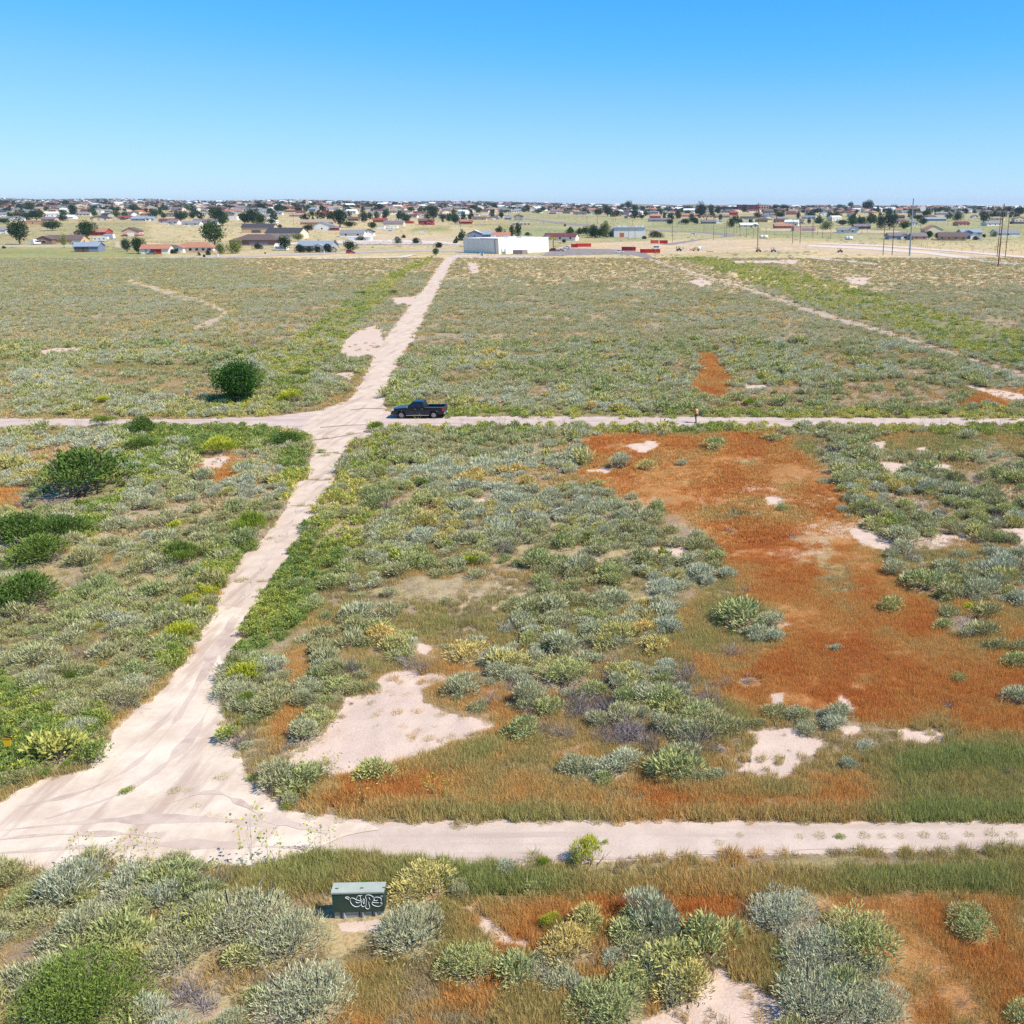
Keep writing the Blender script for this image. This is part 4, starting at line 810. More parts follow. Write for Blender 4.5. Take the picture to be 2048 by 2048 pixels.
def grasses(y0, y1, dens, lib, tlib, wlib, sc, nm, dlush, only=False):
    x, y = field_points(y0, y1, dens); w = fields(x, y)
    if only:
        m_ = np.maximum.reduce([w['orange'], w['brown'] * .8, w['verge'] * .6]) > .35; x, y = x[m_], y[m_]; w = {k: q[m_] for k, q in w.items()}
    rn = RS.uniform(size=len(x)); rn2 = RS.uniform(size=len(x))
    pat = fbm(x, y, 4, 400, 3); tn = fbm(x, y, 7, 410, 3); t2 = fbm(x, y, 2.2, 420, 2)
    ok = ((w['path'] > .3) | (rn2 < .35)) & ((w['road'] > (2.0 if y0 < 60 else .4)) | ((w['road'] > (-9 if y0 < 60 else -3)) & (rn < .035) & (w['v'] > 700))) & clearhand(x, y) & (w['v'] > 516)
    sandk = w['sand']
    ok &= (sandk < .35) | (rn < .03)
    base = .42 + .40 * np.clip((pat - .4) * 4, 0, 1)
    p = np.maximum.reduce([base, w['orange'] * np.clip(1.2 - 1.3 * np.clip(.36 - pat, 0, 1) * 4, .8, 1), w['brown'] * .85, w['verge'] * 1.0, w['yel'] * .7, w['tan'] * .6])
    p = p * (1 - .35 * w['lush'])
    okg = ok & ((rn < p) | (rn < .035))
    # colour of the blades: 0 green .. 1 rust
    t = .46 + (tn - .5) * .55
    def mx(t, k, val): return t * (1 - k) + val * k
    t = mx(t, w['brown'], .57 + (tn - .5) * 1.1 + (t2 - .5) * .3); t = mx(t, w['orange'], .79 + (tn - .5) * .75 + (t2 - .5) * .4)
    t = mx(t, w['verge'], .25 + .07 * (w['v'] < 1700) + (tn - .5) * 1.3 + .35 * (t2 - .5)); t = mx(t, w['yel'], .40 + (tn - .5) * .4); t = mx(t, w['lush'], .27 + (tn - .5) * .6)
    t = np.clip(t + RS.normal(size=len(t)) * .05, 0, 1)
    isT = (rn2 < np.clip(.25 + 1.6 * w['tan'] - w['orange'] - w['brown'] * .6 - w['verge'], 0, .92))
    g = okg & ~isT; h = okg & isT
    hgt = sc * RS.uniform(.7, 1.15, len(x)) * (1 + .35 * w['verge'] - .1 * w['orange'])
    for nm2, m, lab, cat in (('green_grass', g & (t < .34), 'green roadside grass', 'grass'), ('olive_grass', g & (t >= .34) & (t < .62), 'olive and gold grass between shrubs', 'grass'), ('rust_grass', g & (t >= .62), 'rust coloured weedy grass', 'grass')):
        put(f'{nm}_{nm2}', lib, x[m], y[m], hgt[m], t[m], f'{lab} in the {nm} ground', cat)
    put(f'{nm}_dry_grass', tlib, x[h], y[h], hgt[h], np.clip(tn[h] * 1.6 - (.3 if y0 < 100 else .55), 0, 1), f'straw coloured dry grass in the {nm} ground', 'dry grass')
    if only: return
    wk = ok & (rn < w['lush'] * dlush * (1 + 1.8 * ((w['u'] < 620) & (w['v'] > 850)))) & (w['v'] > 514)
    put(f'{nm}_leafy_weeds', wlib, x[wk], y[wk], sc * RS.uniform(.7, 1.3, wk.sum()) * 1.1, np.clip(.38 - .2 * (w['u'][wk] < 620) * (w['v'][wk] > 850) + (tn[wk] - .5) * 2.0 + RS.normal(size=wk.sum()) * .15 + np.clip((y[wk] - 90) / 150, 0, .2), 0, 1), f'yellow-green leafy weeds in strips along the {nm} track', 'weeds')
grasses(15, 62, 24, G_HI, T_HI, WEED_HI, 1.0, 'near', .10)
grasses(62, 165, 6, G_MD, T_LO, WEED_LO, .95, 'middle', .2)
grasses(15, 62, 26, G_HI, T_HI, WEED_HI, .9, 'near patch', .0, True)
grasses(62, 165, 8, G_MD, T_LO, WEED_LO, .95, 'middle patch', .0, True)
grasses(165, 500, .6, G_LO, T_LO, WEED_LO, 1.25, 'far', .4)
x, y = field_points(24, 62, .8); w = fields(x, y); tz = zone(w['u'], w['v'], [[(1040,1370),(1200,1330),(1420,1330),(1480,1480),(1440,1550),(1200,1530),(1060,1460)], [(620,1350),(860,1300),(860,1350),(640,1400)]]) < 0
m = ((tz & (RS.uniform(size=len(x)) < .75)) | ((w['brown'] > .5) & (w['v'] < 1560) & (RS.uniform(size=len(x)) < .10))) & (w['sand'] < .4) & (w['road'] > 10)
put('twig_tangles', DEAD_HI, x[m], y[m], RS.uniform(.6, 1.6, m.sum()), RS.uniform(0, .8, m.sum()), 'grey tangles of dead twigs in the brown grass of the lower middle', 'dead brush')
# pebbles and litter on bare soil
peb = MB(); peb.box(-.5, .5, -.4, .4, -.3, .35); pm = peb.mesh('pebble', paint((.40, .33, .28), .95), bevel=.18)
x, y = field_points(15, 70, 2.6); w = fields(x, y); m = ((w['sand'] > .4) | (w['road'] < 14)) & (RS.uniform(size=len(x)) < np.where(w['road'] < 0, .25, .8))
put('pebbles', [pm], x[m], y[m], RS.uniform(.02, .075, m.sum()), np.zeros(m.sum()), 'small stones and clods on the bare soil', 'pebbles')
m = (w['sand'] > .5) & (w['road'] > 4) & (RS.uniform(size=len(x)) < .45)
put('soil_litter', [DEAD_MD[0], G_HI[0]], x[m], y[m] + .1, RS.uniform(.10, .38, m.sum()), RS.uniform(.3, .7, m.sum()), 'bits of twig and dry sprigs on the sand patches', 'litter')

# ================================================================ utility cabinet with sprayed tag
def lerp3(a, b, t): return tuple(a[i] + (b[i] - a[i]) * t for i in range(3))
def cabinet():
    p = G(667, 1840); yaw = math.radians(5.5)
    r = empty('utility_cabinet', p, yaw, 'dark green electrical cabinet with white sprayed graffiti standing among sagebrush', 'utility box')
    r.rotation_euler = (0, math.radians(3.0), yaw)
    W, D_, hb, hf, ht = 1.66, .34, .30, 1.10, 1.20
    GRN = paint((.028, .058, .043), .5, var=.18, scale=3); LID = paint((.34, .365, .31), .55, var=.10, scale=2.5); CON = paint((.30, .33, .32), .9, var=.18, scale=5)
    RIB = paint((.42, .44, .43), .8)
    b = MB(); b.box(.03, W - .03, .05, D_, 0, hb); b.build('concrete_base', CON, r, bevel=.01)
    for x in (.36, .96, 1.38):
        g = MB(); g.prism([(x - .035, .0), (x + .035, .0), (x + .012, hb - .02), (x - .012, hb - .02)], .0, .055, 'y'); g.build('base_rib', RIB, r)
        g = MB(); g.box(x - .13, x - .10, .032, .055, .0, hb - .03); g.build('base_gap', paint((.04, .045, .045), .9), r)
    b = MB(); b.box(0, W, 0, D_, hb, hf - .05); b.build('cabinet_body', GRN, r, bevel=.012)
    b = MB(); b.box(.005, W - .005, -.018, .0, hb + .03, hf - .07); b.build('door', GRN, r, bevel=.006)
    l = MB(); l.prism([(-.04, hf - .05), (D_ + .02, hf - .05), (D_ + .02, ht), (-.04, hf + .02)], -.02, W + .02, 'x'); l.build('lid', LID, r, bevel=.008)
    for x in (.1, .9, 1.62):
        h = MB(); h.box(x, x + .1, .10, .125, hf + .065, hf + .082); h.build('lid_bolt', paint((.10, .13, .11), .6), r)
    b = MB(); b.box(W * .93, W * .95, -.05, -.018, .70, .84); b.build('latch', paint((.05, .08, .06), .4), r, bevel=.004)
    # graffiti strokes, traced on the door: x, z as fractions of the door
    X0, Z0 = 415, 1040; 
    def P(a, b_): return ((a - 415) / (1545 - 415) * W, -.026, hb + .03 + (1030 - b_ + (a - 415) * .0) / 400.0 * (hf - hb - .10) + (a - 980) * -.00006)
    S_ = [[(800, 715), (770, 690), (715, 695), (710, 715), (740, 725), (785, 750)],
          [(1050, 770), (1010, 775), (940, 755), (900, 720), (850, 710), (815, 740), (810, 790), (835, 850), (880, 900), (940, 920), (1000, 905), (1045, 870), (1055, 820), (1060, 780), (1040, 800), (1000, 825), (950, 825), (930, 800)],
          [(945, 740), (965, 690), (995, 660), (1030, 660), (1045, 690), (1030, 720), (1050, 740), (1050, 790)], [(1035, 665), (1060, 655), (1080, 652)],
          [(1105, 730), (1092, 760), (1092, 810), (1105, 845), (1120, 845), (1128, 800), (1122, 750), (1105, 730)],
          [(1050, 850), (1055, 890), (1080, 915), (1110, 910), (1130, 890)],
          [(1150, 900), (1135, 915), (1150, 950), (1185, 968), (1220, 955), (1232, 920), (1222, 870), (1215, 830), (1218, 800)],
          [(1150, 900), (1158, 840), (1168, 780), (1165, 730), (1150, 690), (1160, 655), (1195, 640), (1240, 640), (1290, 660), (1325, 695)], [(1225, 700), (1240, 725), (1245, 755)],
          [(1330, 770), (1400, 770), (1415, 760)], [(1345, 760), (1330, 730), (1340, 705), (1375, 690), (1430, 690), (1475, 705), (1500, 740), (1495, 780), (1460, 815), (1400, 820), (1340, 815), (1290, 810), (1280, 835), (1310, 875), (1370, 900), (1440, 905), (1490, 880), (1510, 845), (1505, 822), (1460, 820)],
          [(1330, 740), (1320, 775), (1290, 805)], [(1480, 680), (1515, 650)], [(1505, 692), (1530, 665)]]
    g = MB()
    for s in S_:
        q = [P(*a) for a in s]
        for _ in range(2):                                     # round the corners
            n = [q[0]]
            for a, c in zip(q[:-1], q[1:]): n += [lerp3(a, c, .25), lerp3(a, c, .75)]
            q = n + [q[-1]]
        g.tube(q, .0085, 4)
    g.build('graffiti', paint((.80, .80, .78), .6), r)
cabinet()
def marker():
    p = G(22, 1518)
    r = empty('marker_sign', p, .1, 'small yellow marker plate half hidden in green weeds at the left edge', 'marker sign')
    b = MB(); b.prism([(-.13, .62), (.13, .62), (.17, .95), (-.17, .95)], -.012, .012, 'y'); b.build('plate', paint((.72, .46, .02), .5), r, bevel=.004)
    b = MB(); b.box(-.17, .17, -.02, .02, .94, 1.0); b.build('top_band', paint((.45, .18, .02), .6), r)
    b = MB(); b.tube([(0, .03, 0), (0, .03, .9)], .03); b.build('post', paint((.25, .20, .12), .9), r)
marker()

# ================================================================ the pickup
def wheel(parent, x, y, R=.39, wd=.25, rimc=(.55, .55, .57), side=1):
    t = MB(); n = 28; prof = [(R * .62, -wd / 2), (R * .93, -wd / 2), (R, -wd * .32), (R, wd * .32), (R * .93, wd / 2), (R * .62, wd / 2)]
    V = []; F = []
    for k in range(n):
        a = 6.2832 * k / n
        V += [(math.cos(a) * r_, q, math.sin(a) * r_) for r_, q in prof]
    m = len(prof)
    for k in range(n):
        for j in range(m): F.append((k * m + j, k * m + (j + 1) % m, ((k + 1) % n) * m + (j + 1) % m, ((k + 1) % n) * m + j))
    t.add(V, F); o = t.build('wheel', paint((.025, .025, .026), .85), parent, smooth=True); o.location = (x, y, R)
    rm = MB(); yo = side * wd * .36
    rm.tube([(0, yo - side * .03, 0), (0, yo, 0)], R * .20, 12)
    for k in range(6):
        a = 6.2832 * k / 6; c, s = math.cos(a), math.sin(a); cx, sx = -s * R * .075, c * R * .075
        rm.add([(c * R * .1 + cx, yo, s * R * .1 + sx), (c * R * .1 - cx, yo, s * R * .1 - sx), (c * R * .62 - cx * 1.5, yo, s * R * .62 - sx * 1.5), (c * R * .62 + cx * 1.5, yo, s * R * .62 + sx * 1.5)], [(0, 1, 2, 3)])
    ring = []; RF = []
    for k in range(24):
        a = 6.2832 * k / 24; ring += [(math.cos(a) * R * .55, yo, math.sin(a) * R * .55), (math.cos(a) * R * .66, yo + side * .012, math.sin(a) * R * .66)]
    for k in range(24): RF.append((2 * k, 2 * k + 1, (2 * k + 3) % 48, (2 * k + 2) % 48))
    rm.add(ring, RF); rm.build('rim', paint(rimc, .25, .9), o)
    dk = MB(); dk.tube([(0, -wd * .1, 0), (0, wd * .1, 0)], R * .6, 20); dk.build('brake_disc', paint((.06, .06, .065), .6, .5), o)
    return o
GLASS = paint((.012, .014, .017), .06, var=.02, spec=.6)
def quadpart(name, pts, mat, parent, off=.008):
    a, b, c, d = [Vector(q) for q in pts]; n = (b - a).cross(d - a).normalized() * off
    m = MB(); m.add([a, b, c, d, a + n, b + n, c + n, d + n], [(3, 2, 1, 0), (4, 5, 6, 7), (0, 1, 5, 4), (1, 2, 6, 5), (2, 3, 7, 6), (3, 0, 4, 7)])
    return m.build(name, mat, parent)
def arc(cx, cz, r, a0, a1, n=9): return [(cx + r * math.cos(a0 + (a1 - a0) * k / n), cz + r * math.sin(a0 + (a1 - a0) * k / n)) for k in range(n + 1)]
def pickup():
    p = G(835, 838.5); r = empty('pickup_truck', p + Vector((0, 1.15, .03)), math.radians(181), 'dark navy four door pickup truck with open empty bed parked on the crossroads', 'pickup truck')
    NAVY = paint((.007, .010, .019), .30, .1, var=.1, spec=.4, coat=.35); CHR = paint((.62, .62, .64), .2, .9); BLK = paint((.02, .02, .022), .7)
    w = .97
    pr = [(-.78, .44), (1.33, .44)] + arc(1.82, .42, .49, math.pi, 0) + [(2.82, .46), (2.90, .58), (2.90, .86), (2.84, 1.02), (2.62, 1.12), (1.9, 1.19), (1.28, 1.24), (-.78, 1.27)]
    b = MB(); b.prism(pr, -w, w, 'y'); b.build('body', NAVY, r, bevel=.035)
    pb = [(-.80, .46), (-1.30, .46)] + arc(-1.78, .42, .48, 0, math.pi)[0:0] + arc(-1.78, .42, .48, 0, math.pi) + [(-2.80, .54), (-2.90, .62), (-2.92, 1.26), (-.80, 1.26)]
    for s in (-1, 1):
        q = MB(); q.prism(pb, s * w, s * (w - .10), 'y'); q.build('bed_side', NAVY, r, bevel=.02)
        fl = MB(); fl.tube([(x, s * (w + .01), z) for x, z in arc(-1.78, .42, .51, -.05, math.pi + .05, 12)], .045, 6); fl.build('wheel_flare', NAVY, r, smooth=True)
        fl = MB(); fl.tube([(x, s * (w + .01), z) for x, z in arc(1.82, .42, .52, -.05, math.pi + .05, 12)], .04, 6); fl.build('wheel_flare', NAVY, r, smooth=True)
        rb = MB(); rb.box(-1.25, 1.28, s * (w + .02) - .07, s * (w + .02) + .07, .36, .42); rb.build('running_board', CHR, r, bevel=.015)
        ml = MB(); ml.box(-.7, 1.22, s * (w + .004) - .012, s * (w + .004) + .012, .74, .79); ml.build('side_moulding', paint((.03, .05, .08), .3, .4), r)
        rl = MB(); rl.box(-2.9, -.82, s * (w - .05) - .055, s * (w - .05) + .055, 1.262, 1.285); rl.build('bed_rail', CHR if s > 0 else CHR, r, bevel=.006)
        for x0 in (.12, -.62):
            h = MB(); h.box(x0, x0 + .2, s * (w + .02) - .018, s * (w + .02) + .018, 1.06, 1.10); h.build('door_handle', CHR, r, bevel=.008)
        mr = MB(); mr.box(1.0, 1.14, s * (w + .02), s * (w + .24), 1.24, 1.43); mr.build('side_mirror', paint((.30, .31, .33), .25, .6), r, bevel=.03)
        hl = MB(); hl.prism([(2.60, .93), (2.915, .86), (2.905, 1.0), (2.82, 1.075), (2.62, 1.10)], s * (w + .008), s * (w - .34), 'y'); hl.build('headlight', paint((.72, .72, .72), .12, .2, spec=.8), r, bevel=.01)
        tl = MB(); tl.box(-2.94, -2.74, s * (w + .006) - .09 * (s > 0) - .0, s * (w + .006) + .09 * (s < 0), .84, 1.22); tl.build('taillight', paint((.55, .015, .02), .2, spec=.6), r, bevel=.01)
        for x_ in (.22, ):
            g = MB(); g.box(x_ - .006, x_ + .006, s * w - .004, s * w + .004, .48, 1.25); g.build('door_gap', BLK, r)
            g = MB(); g.box(1.2, 1.212, s * w - .004, s * w + .004, .7, 1.23); g.build('door_gap', BLK, r)
        wheel(r, 1.82, s * (w - .13), side=s); wheel(r, -1.78, s * (w - .13), side=s)
    f = MB(); f.box(-2.86, -.82, -w + .1, w - .1, .78, .84); f.build('bed_floor', paint((.03, .03, .035), .8), r)
    f = MB(); f.box(-.90, -.80, -w + .1, w - .1, .84, 1.26); f.build('bed_front_panel', NAVY, r)
    f = MB(); f.box(-2.92, -2.85, -w + .11, w - .11, .70, 1.25); f.build('tailgate', NAVY, r, bevel=.012)
    f = MB(); f.box(-2.93, -2.92, -.12, .12, 1.08, 1.14); f.build('tailgate_handle', BLK, r)
    f = MB(); f.box(-3.08, -2.90, -w + .04, w - .04, .50, .70); f.build('rear_bumper', CHR, r, bevel=.03)
    f = MB(); f.box(2.86, 2.99, -w + .03, w - .03, .46, .68); f.build('front_bumper', NAVY, r, bevel=.03)
    f = MB(); f.box(2.885, 2.935, -.55, .55, .76, 1.02); f.build('grille', CHR, r, bevel=.01)
    f = MB(); f.box(-2.7, 2.7, -.55, .55, .34, .50); f.build('chassis', BLK, r)
    f = MB(); f.box(-3.09, -3.08, -.16, .16, .54, .64); f.build('licence_plate', paint((.6, .6, .6), .6), r)
    # cab: tapered block and its glass
    zb, zt = 1.25, 1.88; xb0, xb1, xt0, xt1 = -.76, 1.26, -.60, .46; yb, yt = .93, .74
    B_ = [(xb0, -yb, zb), (xb1, -yb, zb), (xb1, yb, zb), (xb0, yb, zb)]; T_ = [(xt0, -yt, zt), (xt1, -yt, zt), (xt1, yt, zt), (xt0, yt, zt)]
    c = MB(); c.add(B_ + T_, [(3, 2, 1, 0), (4, 5, 6, 7), (0, 1, 5, 4), (1, 2, 6, 5), (2, 3, 7, 6), (3, 0, 4, 7)]); c.build('cab', NAVY, r, bevel=.05)
    def bi(a, b, c_, d, s, t): return tuple(lerp3(lerp3(a, b, s), lerp3(d, c_, s), t))
    def glass(nm, a, b, c_, d, s0, s1, t0, t1): quadpart(nm, [bi(a, b, c_, d, s0, t0), bi(a, b, c_, d, s1, t0), bi(a, b, c_, d, s1, t1), bi(a, b, c_, d, s0, t1)], GLASS, r, .008)
    glass('windshield', B_[1], B_[2], T_[2], T_[1], .06, .94, .08, .90)
    glass('rear_window', B_[3], B_[0], T_[0], T_[3], .10, .90, .12, .86)
    glass('side_window', B_[0], B_[1], T_[1], T_[0], .09, .47, .10, .88); glass('side_window', B_[0], B_[1], T_[1], T_[0], .50, .93, .10, .88)
    glass('side_window', B_[2], B_[3], T_[3], T_[2], .53, .91, .10, .88); glass('side_window', B_[2], B_[3], T_[3], T_[2], .07, .50, .10, .88)
pickup()

# ================================================================ the person on the cross road
def skin(name, pts, edges, mat, parent, sub=1, root=0):
    me = bpy.data.meshes.new(name); me.from_pydata([p[:3] for p in pts], edges, []); me.materials.append(mat)
    o = link(name, me, parent)
    sk_ = me.skin_vertices.new(name='s') if hasattr(me.skin_vertices, 'new') else None
    m = o.modifiers.new('skin', 'SKIN'); m.use_smooth_shade = True
    if not me.skin_vertices: 
        bm = bmesh.new(); bm.from_mesh(me); bm.verts.layers.skin.verify(); bm.to_mesh(me); bm.free()
    for i, p in enumerate(pts):
        q = p[3] if isinstance(p[3], tuple) else (p[3], p[3]); me.skin_vertices[0].data[i].radius = q
        me.skin_vertices[0].data[i].use_root = (i == root)
    s = o.modifiers.new('subdivision', 'SUBSURF'); s.levels = sub; s.render_levels = sub
    return o
def person():
    p = G(1392, 846); r = empty('person', p + Vector((0, 0, .02)), 0, 'person in orange and white hooded top, dark cap and trousers, looking down at a controller', 'person')
    SK = paint((.42, .24, .17), .6); JE = paint((.035, .045, .06), .9)
    b = [(0, 0, .98, .14), (.01, 0, 1.12, .135), (.01, 0, 1.28, (.15, .19)), (0, 0, 1.44, (.10, .17)), (-.04, 0, 1.55, .055), (-.07, 0, 1.68, .095),
         (0, .19, 1.42, .07), (.05, .25, 1.15, .05), (-.18, .16, 1.08, .04), (-.27, .08, 1.10, .03), (0, -.19, 1.42, .07), (.05, -.25, 1.15, .05), (-.18, -.16, 1.08, .04), (-.27, -.08, 1.10, .03),
         (0, .10, .92, .10), (-.02, .11, .50, .065), (.02, .12, .10, .045), (-.10, .13, .05, .035), (0, -.10, .92, .10), (-.03, -.11, .50, .065), (.02, -.12, .10, .045), (-.10, -.13, .05, .035)]
    e = [(0, 1), (1, 2), (2, 3), (3, 4), (4, 5), (3, 6), (6, 7), (7, 8), (8, 9), (3, 10), (10, 11), (11, 12), (12, 13), (0, 14), (14, 15), (15, 16), (16, 17), (0, 18), (18, 19), (19, 20), (20, 21)]
    skin('body', b, e, SK, r, 2)
    W2 = paint((.80, .78, .74), .8); OR = paint((.88, .24, .05), .8)
    skin('hooded_top', [(0, 0, .94, .165), (.01, 0, 1.05, .165), (.015, 0, 1.28, (.175, .21)), (.01, 0, 1.43, (.125, .19)), (0, .2, 1.42, .09), (.05, .26, 1.15, .07), (-.12, .19, 1.09, .055), (0, -.2, 1.42, .09), (.05, -.26, 1.15, .07), (-.12, -.19, 1.09, .055)],
         [(0, 1), (1, 2), (2, 3), (3, 4), (4, 5), (5, 6), (3, 7), (7, 8), (8, 9)], OR, r, 2)
    q = MB(); q.prism([(.10, 1.02), (.20, 1.02), (.235, 1.28), (.17, 1.48), (.06, 1.52)], -.15, .15, 'y'); q.build('white_back_panel', W2, r, bevel=.03)
    skin('trousers', [(0, 0, .98, .15), (0, .10, .90, .115), (-.02, .11, .50, .085), (.02, .12, .12, .07), (0, -.10, .90, .115), (-.03, -.11, .50, .085), (.02, -.12, .12, .07)], [(0, 1), (1, 2), (2, 3), (0, 4), (4, 5), (5, 6)], JE, r, 2)
    for s in (-1, 1):
        q = MB(); q.box(-.16, .09, s * .125 - .05, s * .125 + .05, 0, .09); q.build('shoe', paint((.03, .025, .025), .8), r, bevel=.03)
        g = [(-.24, s * .08, 1.10, .035), (-.30, s * .07, 1.11, .034)]; ee = [(0, 1)]
        for k in range(4):
            i = len(g); g += [(-.335, s * (.095 - k * .017), 1.115 - k * .008, .0095), (-.36 + k * .003, s * (.08 - k * .015), 1.09 - k * .008, .009), (-.35, s * (.065 - k * .012), 1.07, .008)]
            ee += [(1, i), (i, i + 1), (i + 1, i + 2)]
        i = len(g); g += [(-.29, s * .035, 1.135, .011), (-.315, s * .025, 1.145, .009)]; ee += [(0, i), (i, i + 1)]
        skin('hand', g, ee, SK, r, 1)
        y = MB(); y.box(-.168, -.160, s * .033 - .012, s * .033 + .012, 1.672, 1.684); y.build('eye', paint((.03, .02, .02), .3), r)
        y = MB(); y.box(-.085, -.055, s * .092 - .01, s * .092 + .01, 1.64, 1.70); y.build('ear', SK, r, bevel=.008)
    n = MB(); n.prism([(-.16, 1.67), (-.185, 1.635), (-.155, 1.63)], -.014, .014, 'y'); n.build('nose', SK, r)
    n = MB(); n.box(-.162, -.150, -.025, .025, 1.603, 1.611); n.build('mouth', paint((.25, .10, .09), .6), r)
    c = MB(); V = []; F = []
    for i in range(6):
        for k in range(14):
            a = 6.2832 * k / 14; t = i / 5 * 1.5; V.append((-.06 + .112 * math.cos(a) * math.cos(t), .104 * math.sin(a) * math.cos(t), 1.70 + .10 * math.sin(t)))
    for i in range(5):
        for k in range(14): F.append((i * 14 + k, i * 14 + (k + 1) % 14, (i + 1) * 14 + (k + 1) % 14, (i + 1) * 14 + k))
    c.add(V, F); c.prism([(-.14, 1.70), (-.25, 1.675), (-.25, 1.685), (-.14, 1.715)], -.07, .07, 'y'); c.build('cap', paint((.02, .02, .03), .8), r, smooth=True)
    h = empty('controller', p + Vector((-.335, 0, 1.10)), 0, 'small black remote controller held in both hands by the person', 'controller')
    q = MB(); q.box(-.04, .05, -.09, .09, -.02, .02); q.build('case', paint((.02, .02, .02), .5), h, bevel=.012)
    q = MB(); q.box(-.035, .045, -.06, .06, .02, .03); q.build('screen', GLASS, h)
person()

# ================================================================ far vehicles
def car(u, v, yaw, kind, c, label, cat='car', s=1.0):
    p = G(u, v); r = empty({'suv': 'parked_suv', 'sedan': 'parked_car', 'ute': 'parked_pickup', 'van': 'parked_van'}[kind], p, math.radians(yaw), label, cat); r.scale = (s, s, s)
    C = paint(c, .25, .1, spec=.6, coat=.6); hb = {'suv': .98, 'sedan': .88, 'ute': 1.02, 'van': 1.1}[kind]; w = .9; L_ = {'suv': 2.25, 'sedan': 2.3, 'ute': 2.6, 'van': 2.5}[kind]
    pr = [(-L_ + .45, .32)] + [(q[0], q[1]) for q in arc(-L_ + .95, .32, .40, math.pi, 0, 6)] + arc(L_ - .95, .32, .40, math.pi, 0, 6) + [(L_ - .05, .36), (L_, .55), (L_ - .06, .78), (L_ - 1.2, hb), (-L_ + .1, hb), (-L_, .7), (-L_ + .02, .36)]
    b = MB(); b.prism(pr, -w, w, 'y'); b.build('body', C, r, bevel=.05)
    x0, x1, y0, y1, ht = {'suv': (-L_ + .1, L_ - 1.15, -L_ + .35, L_ - 1.9, 1.7), 'sedan': (-L_ + .6, L_ - 1.3, -L_ + 1.2, L_ - 2.1, 1.42), 'ute': (-.7, 1.3, -.55, .6, 1.8), 'van': (-L_ + .05, L_ - .7, -L_ + .1, L_ - 1.4, 2.1)}[kind]
    B_ = [(x0, -.86, hb), (x1, -.86, hb), (x1, .86, hb), (x0, .86, hb)]; T_ = [(y0, -.68, ht), (y1, -.68, ht), (y1, .68, ht), (y0, .68, ht)]
    q = MB(); q.add(B_ + T_, [(3, 2, 1, 0), (4, 5, 6, 7), (0, 1, 5, 4), (1, 2, 6, 5), (2, 3, 7, 6), (3, 0, 4, 7)]); q.build('cabin', C, r, bevel=.04)
    for i, j in ((0, 1), (1, 2), (2, 3), (3, 0)):
        a, b_, c_, d = B_[i], B_[j], T_[j], T_[i]
        f = lambda s_, t_: lerp3(lerp3(a, b_, s_), lerp3(d, c_, s_), t_)
        quadpart('window', [f(.08, .12), f(.92, .12), f(.92, .86), f(.08, .86)], GLASS, r, .012)
    for x in (-L_ + .95, L_ - .95):
        for s_ in (-1, 1):
            t = MB(); t.tube([(0, -.11, 0), (0, .11, 0)], .33, 14); o = t.build('wheel', paint((.03, .03, .03), .8), r); o.location = (x, s_ * .82, .33)
            t = MB(); t.tube([(0, s_ * .10, 0), (0, s_ * .12, 0)], .19, 10); t.build('rim', paint((.5, .5, .52), .3, .8), o)
    for s_ in (-1, 1):
        t = MB(); t.box(L_ - .16, L_ - .01, s_ * .68 - .16, s_ * .68 + .16, .62, .74); t.build('headlight', paint((.8, .8, .8), .2), r)
        t = MB(); t.box(-L_ - .02, -L_ + .1, s_ * .72 - .12, s_ * .72 + .12, .66, .82); t.build('taillight', paint((.5, .02, .02), .3), r)
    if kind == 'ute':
        t = MB(); t.box(-L_ + .15, -.8, -.76, .76, hb - .01, hb + .012); t.build('bed_shade_sheet', paint((.03, .03, .03), .9), r)  # black sheet painted in for the shade inside the open bed
    return r
car(702, 507, 2, 'suv', (.42, .008, .012), 'red hatchback driving on the street left of the track', 'car')
car(303, 509, 205, 'suv', (.10, .12, .16), 'dark car with bright windows in front of the red garage door', 'car', .95)
car(1104, 503, 182, 'suv', (.16, .008, .015), 'maroon car parked beside the white warehouse', 'car')
car(1122, 502.5, 165, 'sedan', (.55, .60, .68), 'silver car behind the maroon car at the warehouse', 'car')
car(1133, 497, 185, 'sedan', (.72, .75, .80), 'white car farthest right in the warehouse car park row', 'car')
car(1238, 506, 183, 'ute', (.80, .80, .80), 'white pickup with black front parked at the car park exit', 'pickup truck', .9)
car(1311, 499, 178, 'van', (.78, .78, .76), 'white van behind the lower red container', 'van', .9)
car(146, 489, 150, 'ute', (.70, .70, .70), 'white pickup parked right of the tan ranch house', 'pickup truck')
car(77, 489, 30, 'van', (.80, .80, .80), 'white van under the tan ranch house porch', 'van', 1.2)
car(249, 473, 190, 'sedan', (.20, .03, .04), 'dark red car by the pink garage', 'car')
car(1385, 472, 185, 'van', (.8, .8, .8), 'white van on the far side road', 'van')
car(345, 450, 175, 'ute', (.7, .7, .7), 'white truck by the maroon roofed house at the left', 'pickup truck')
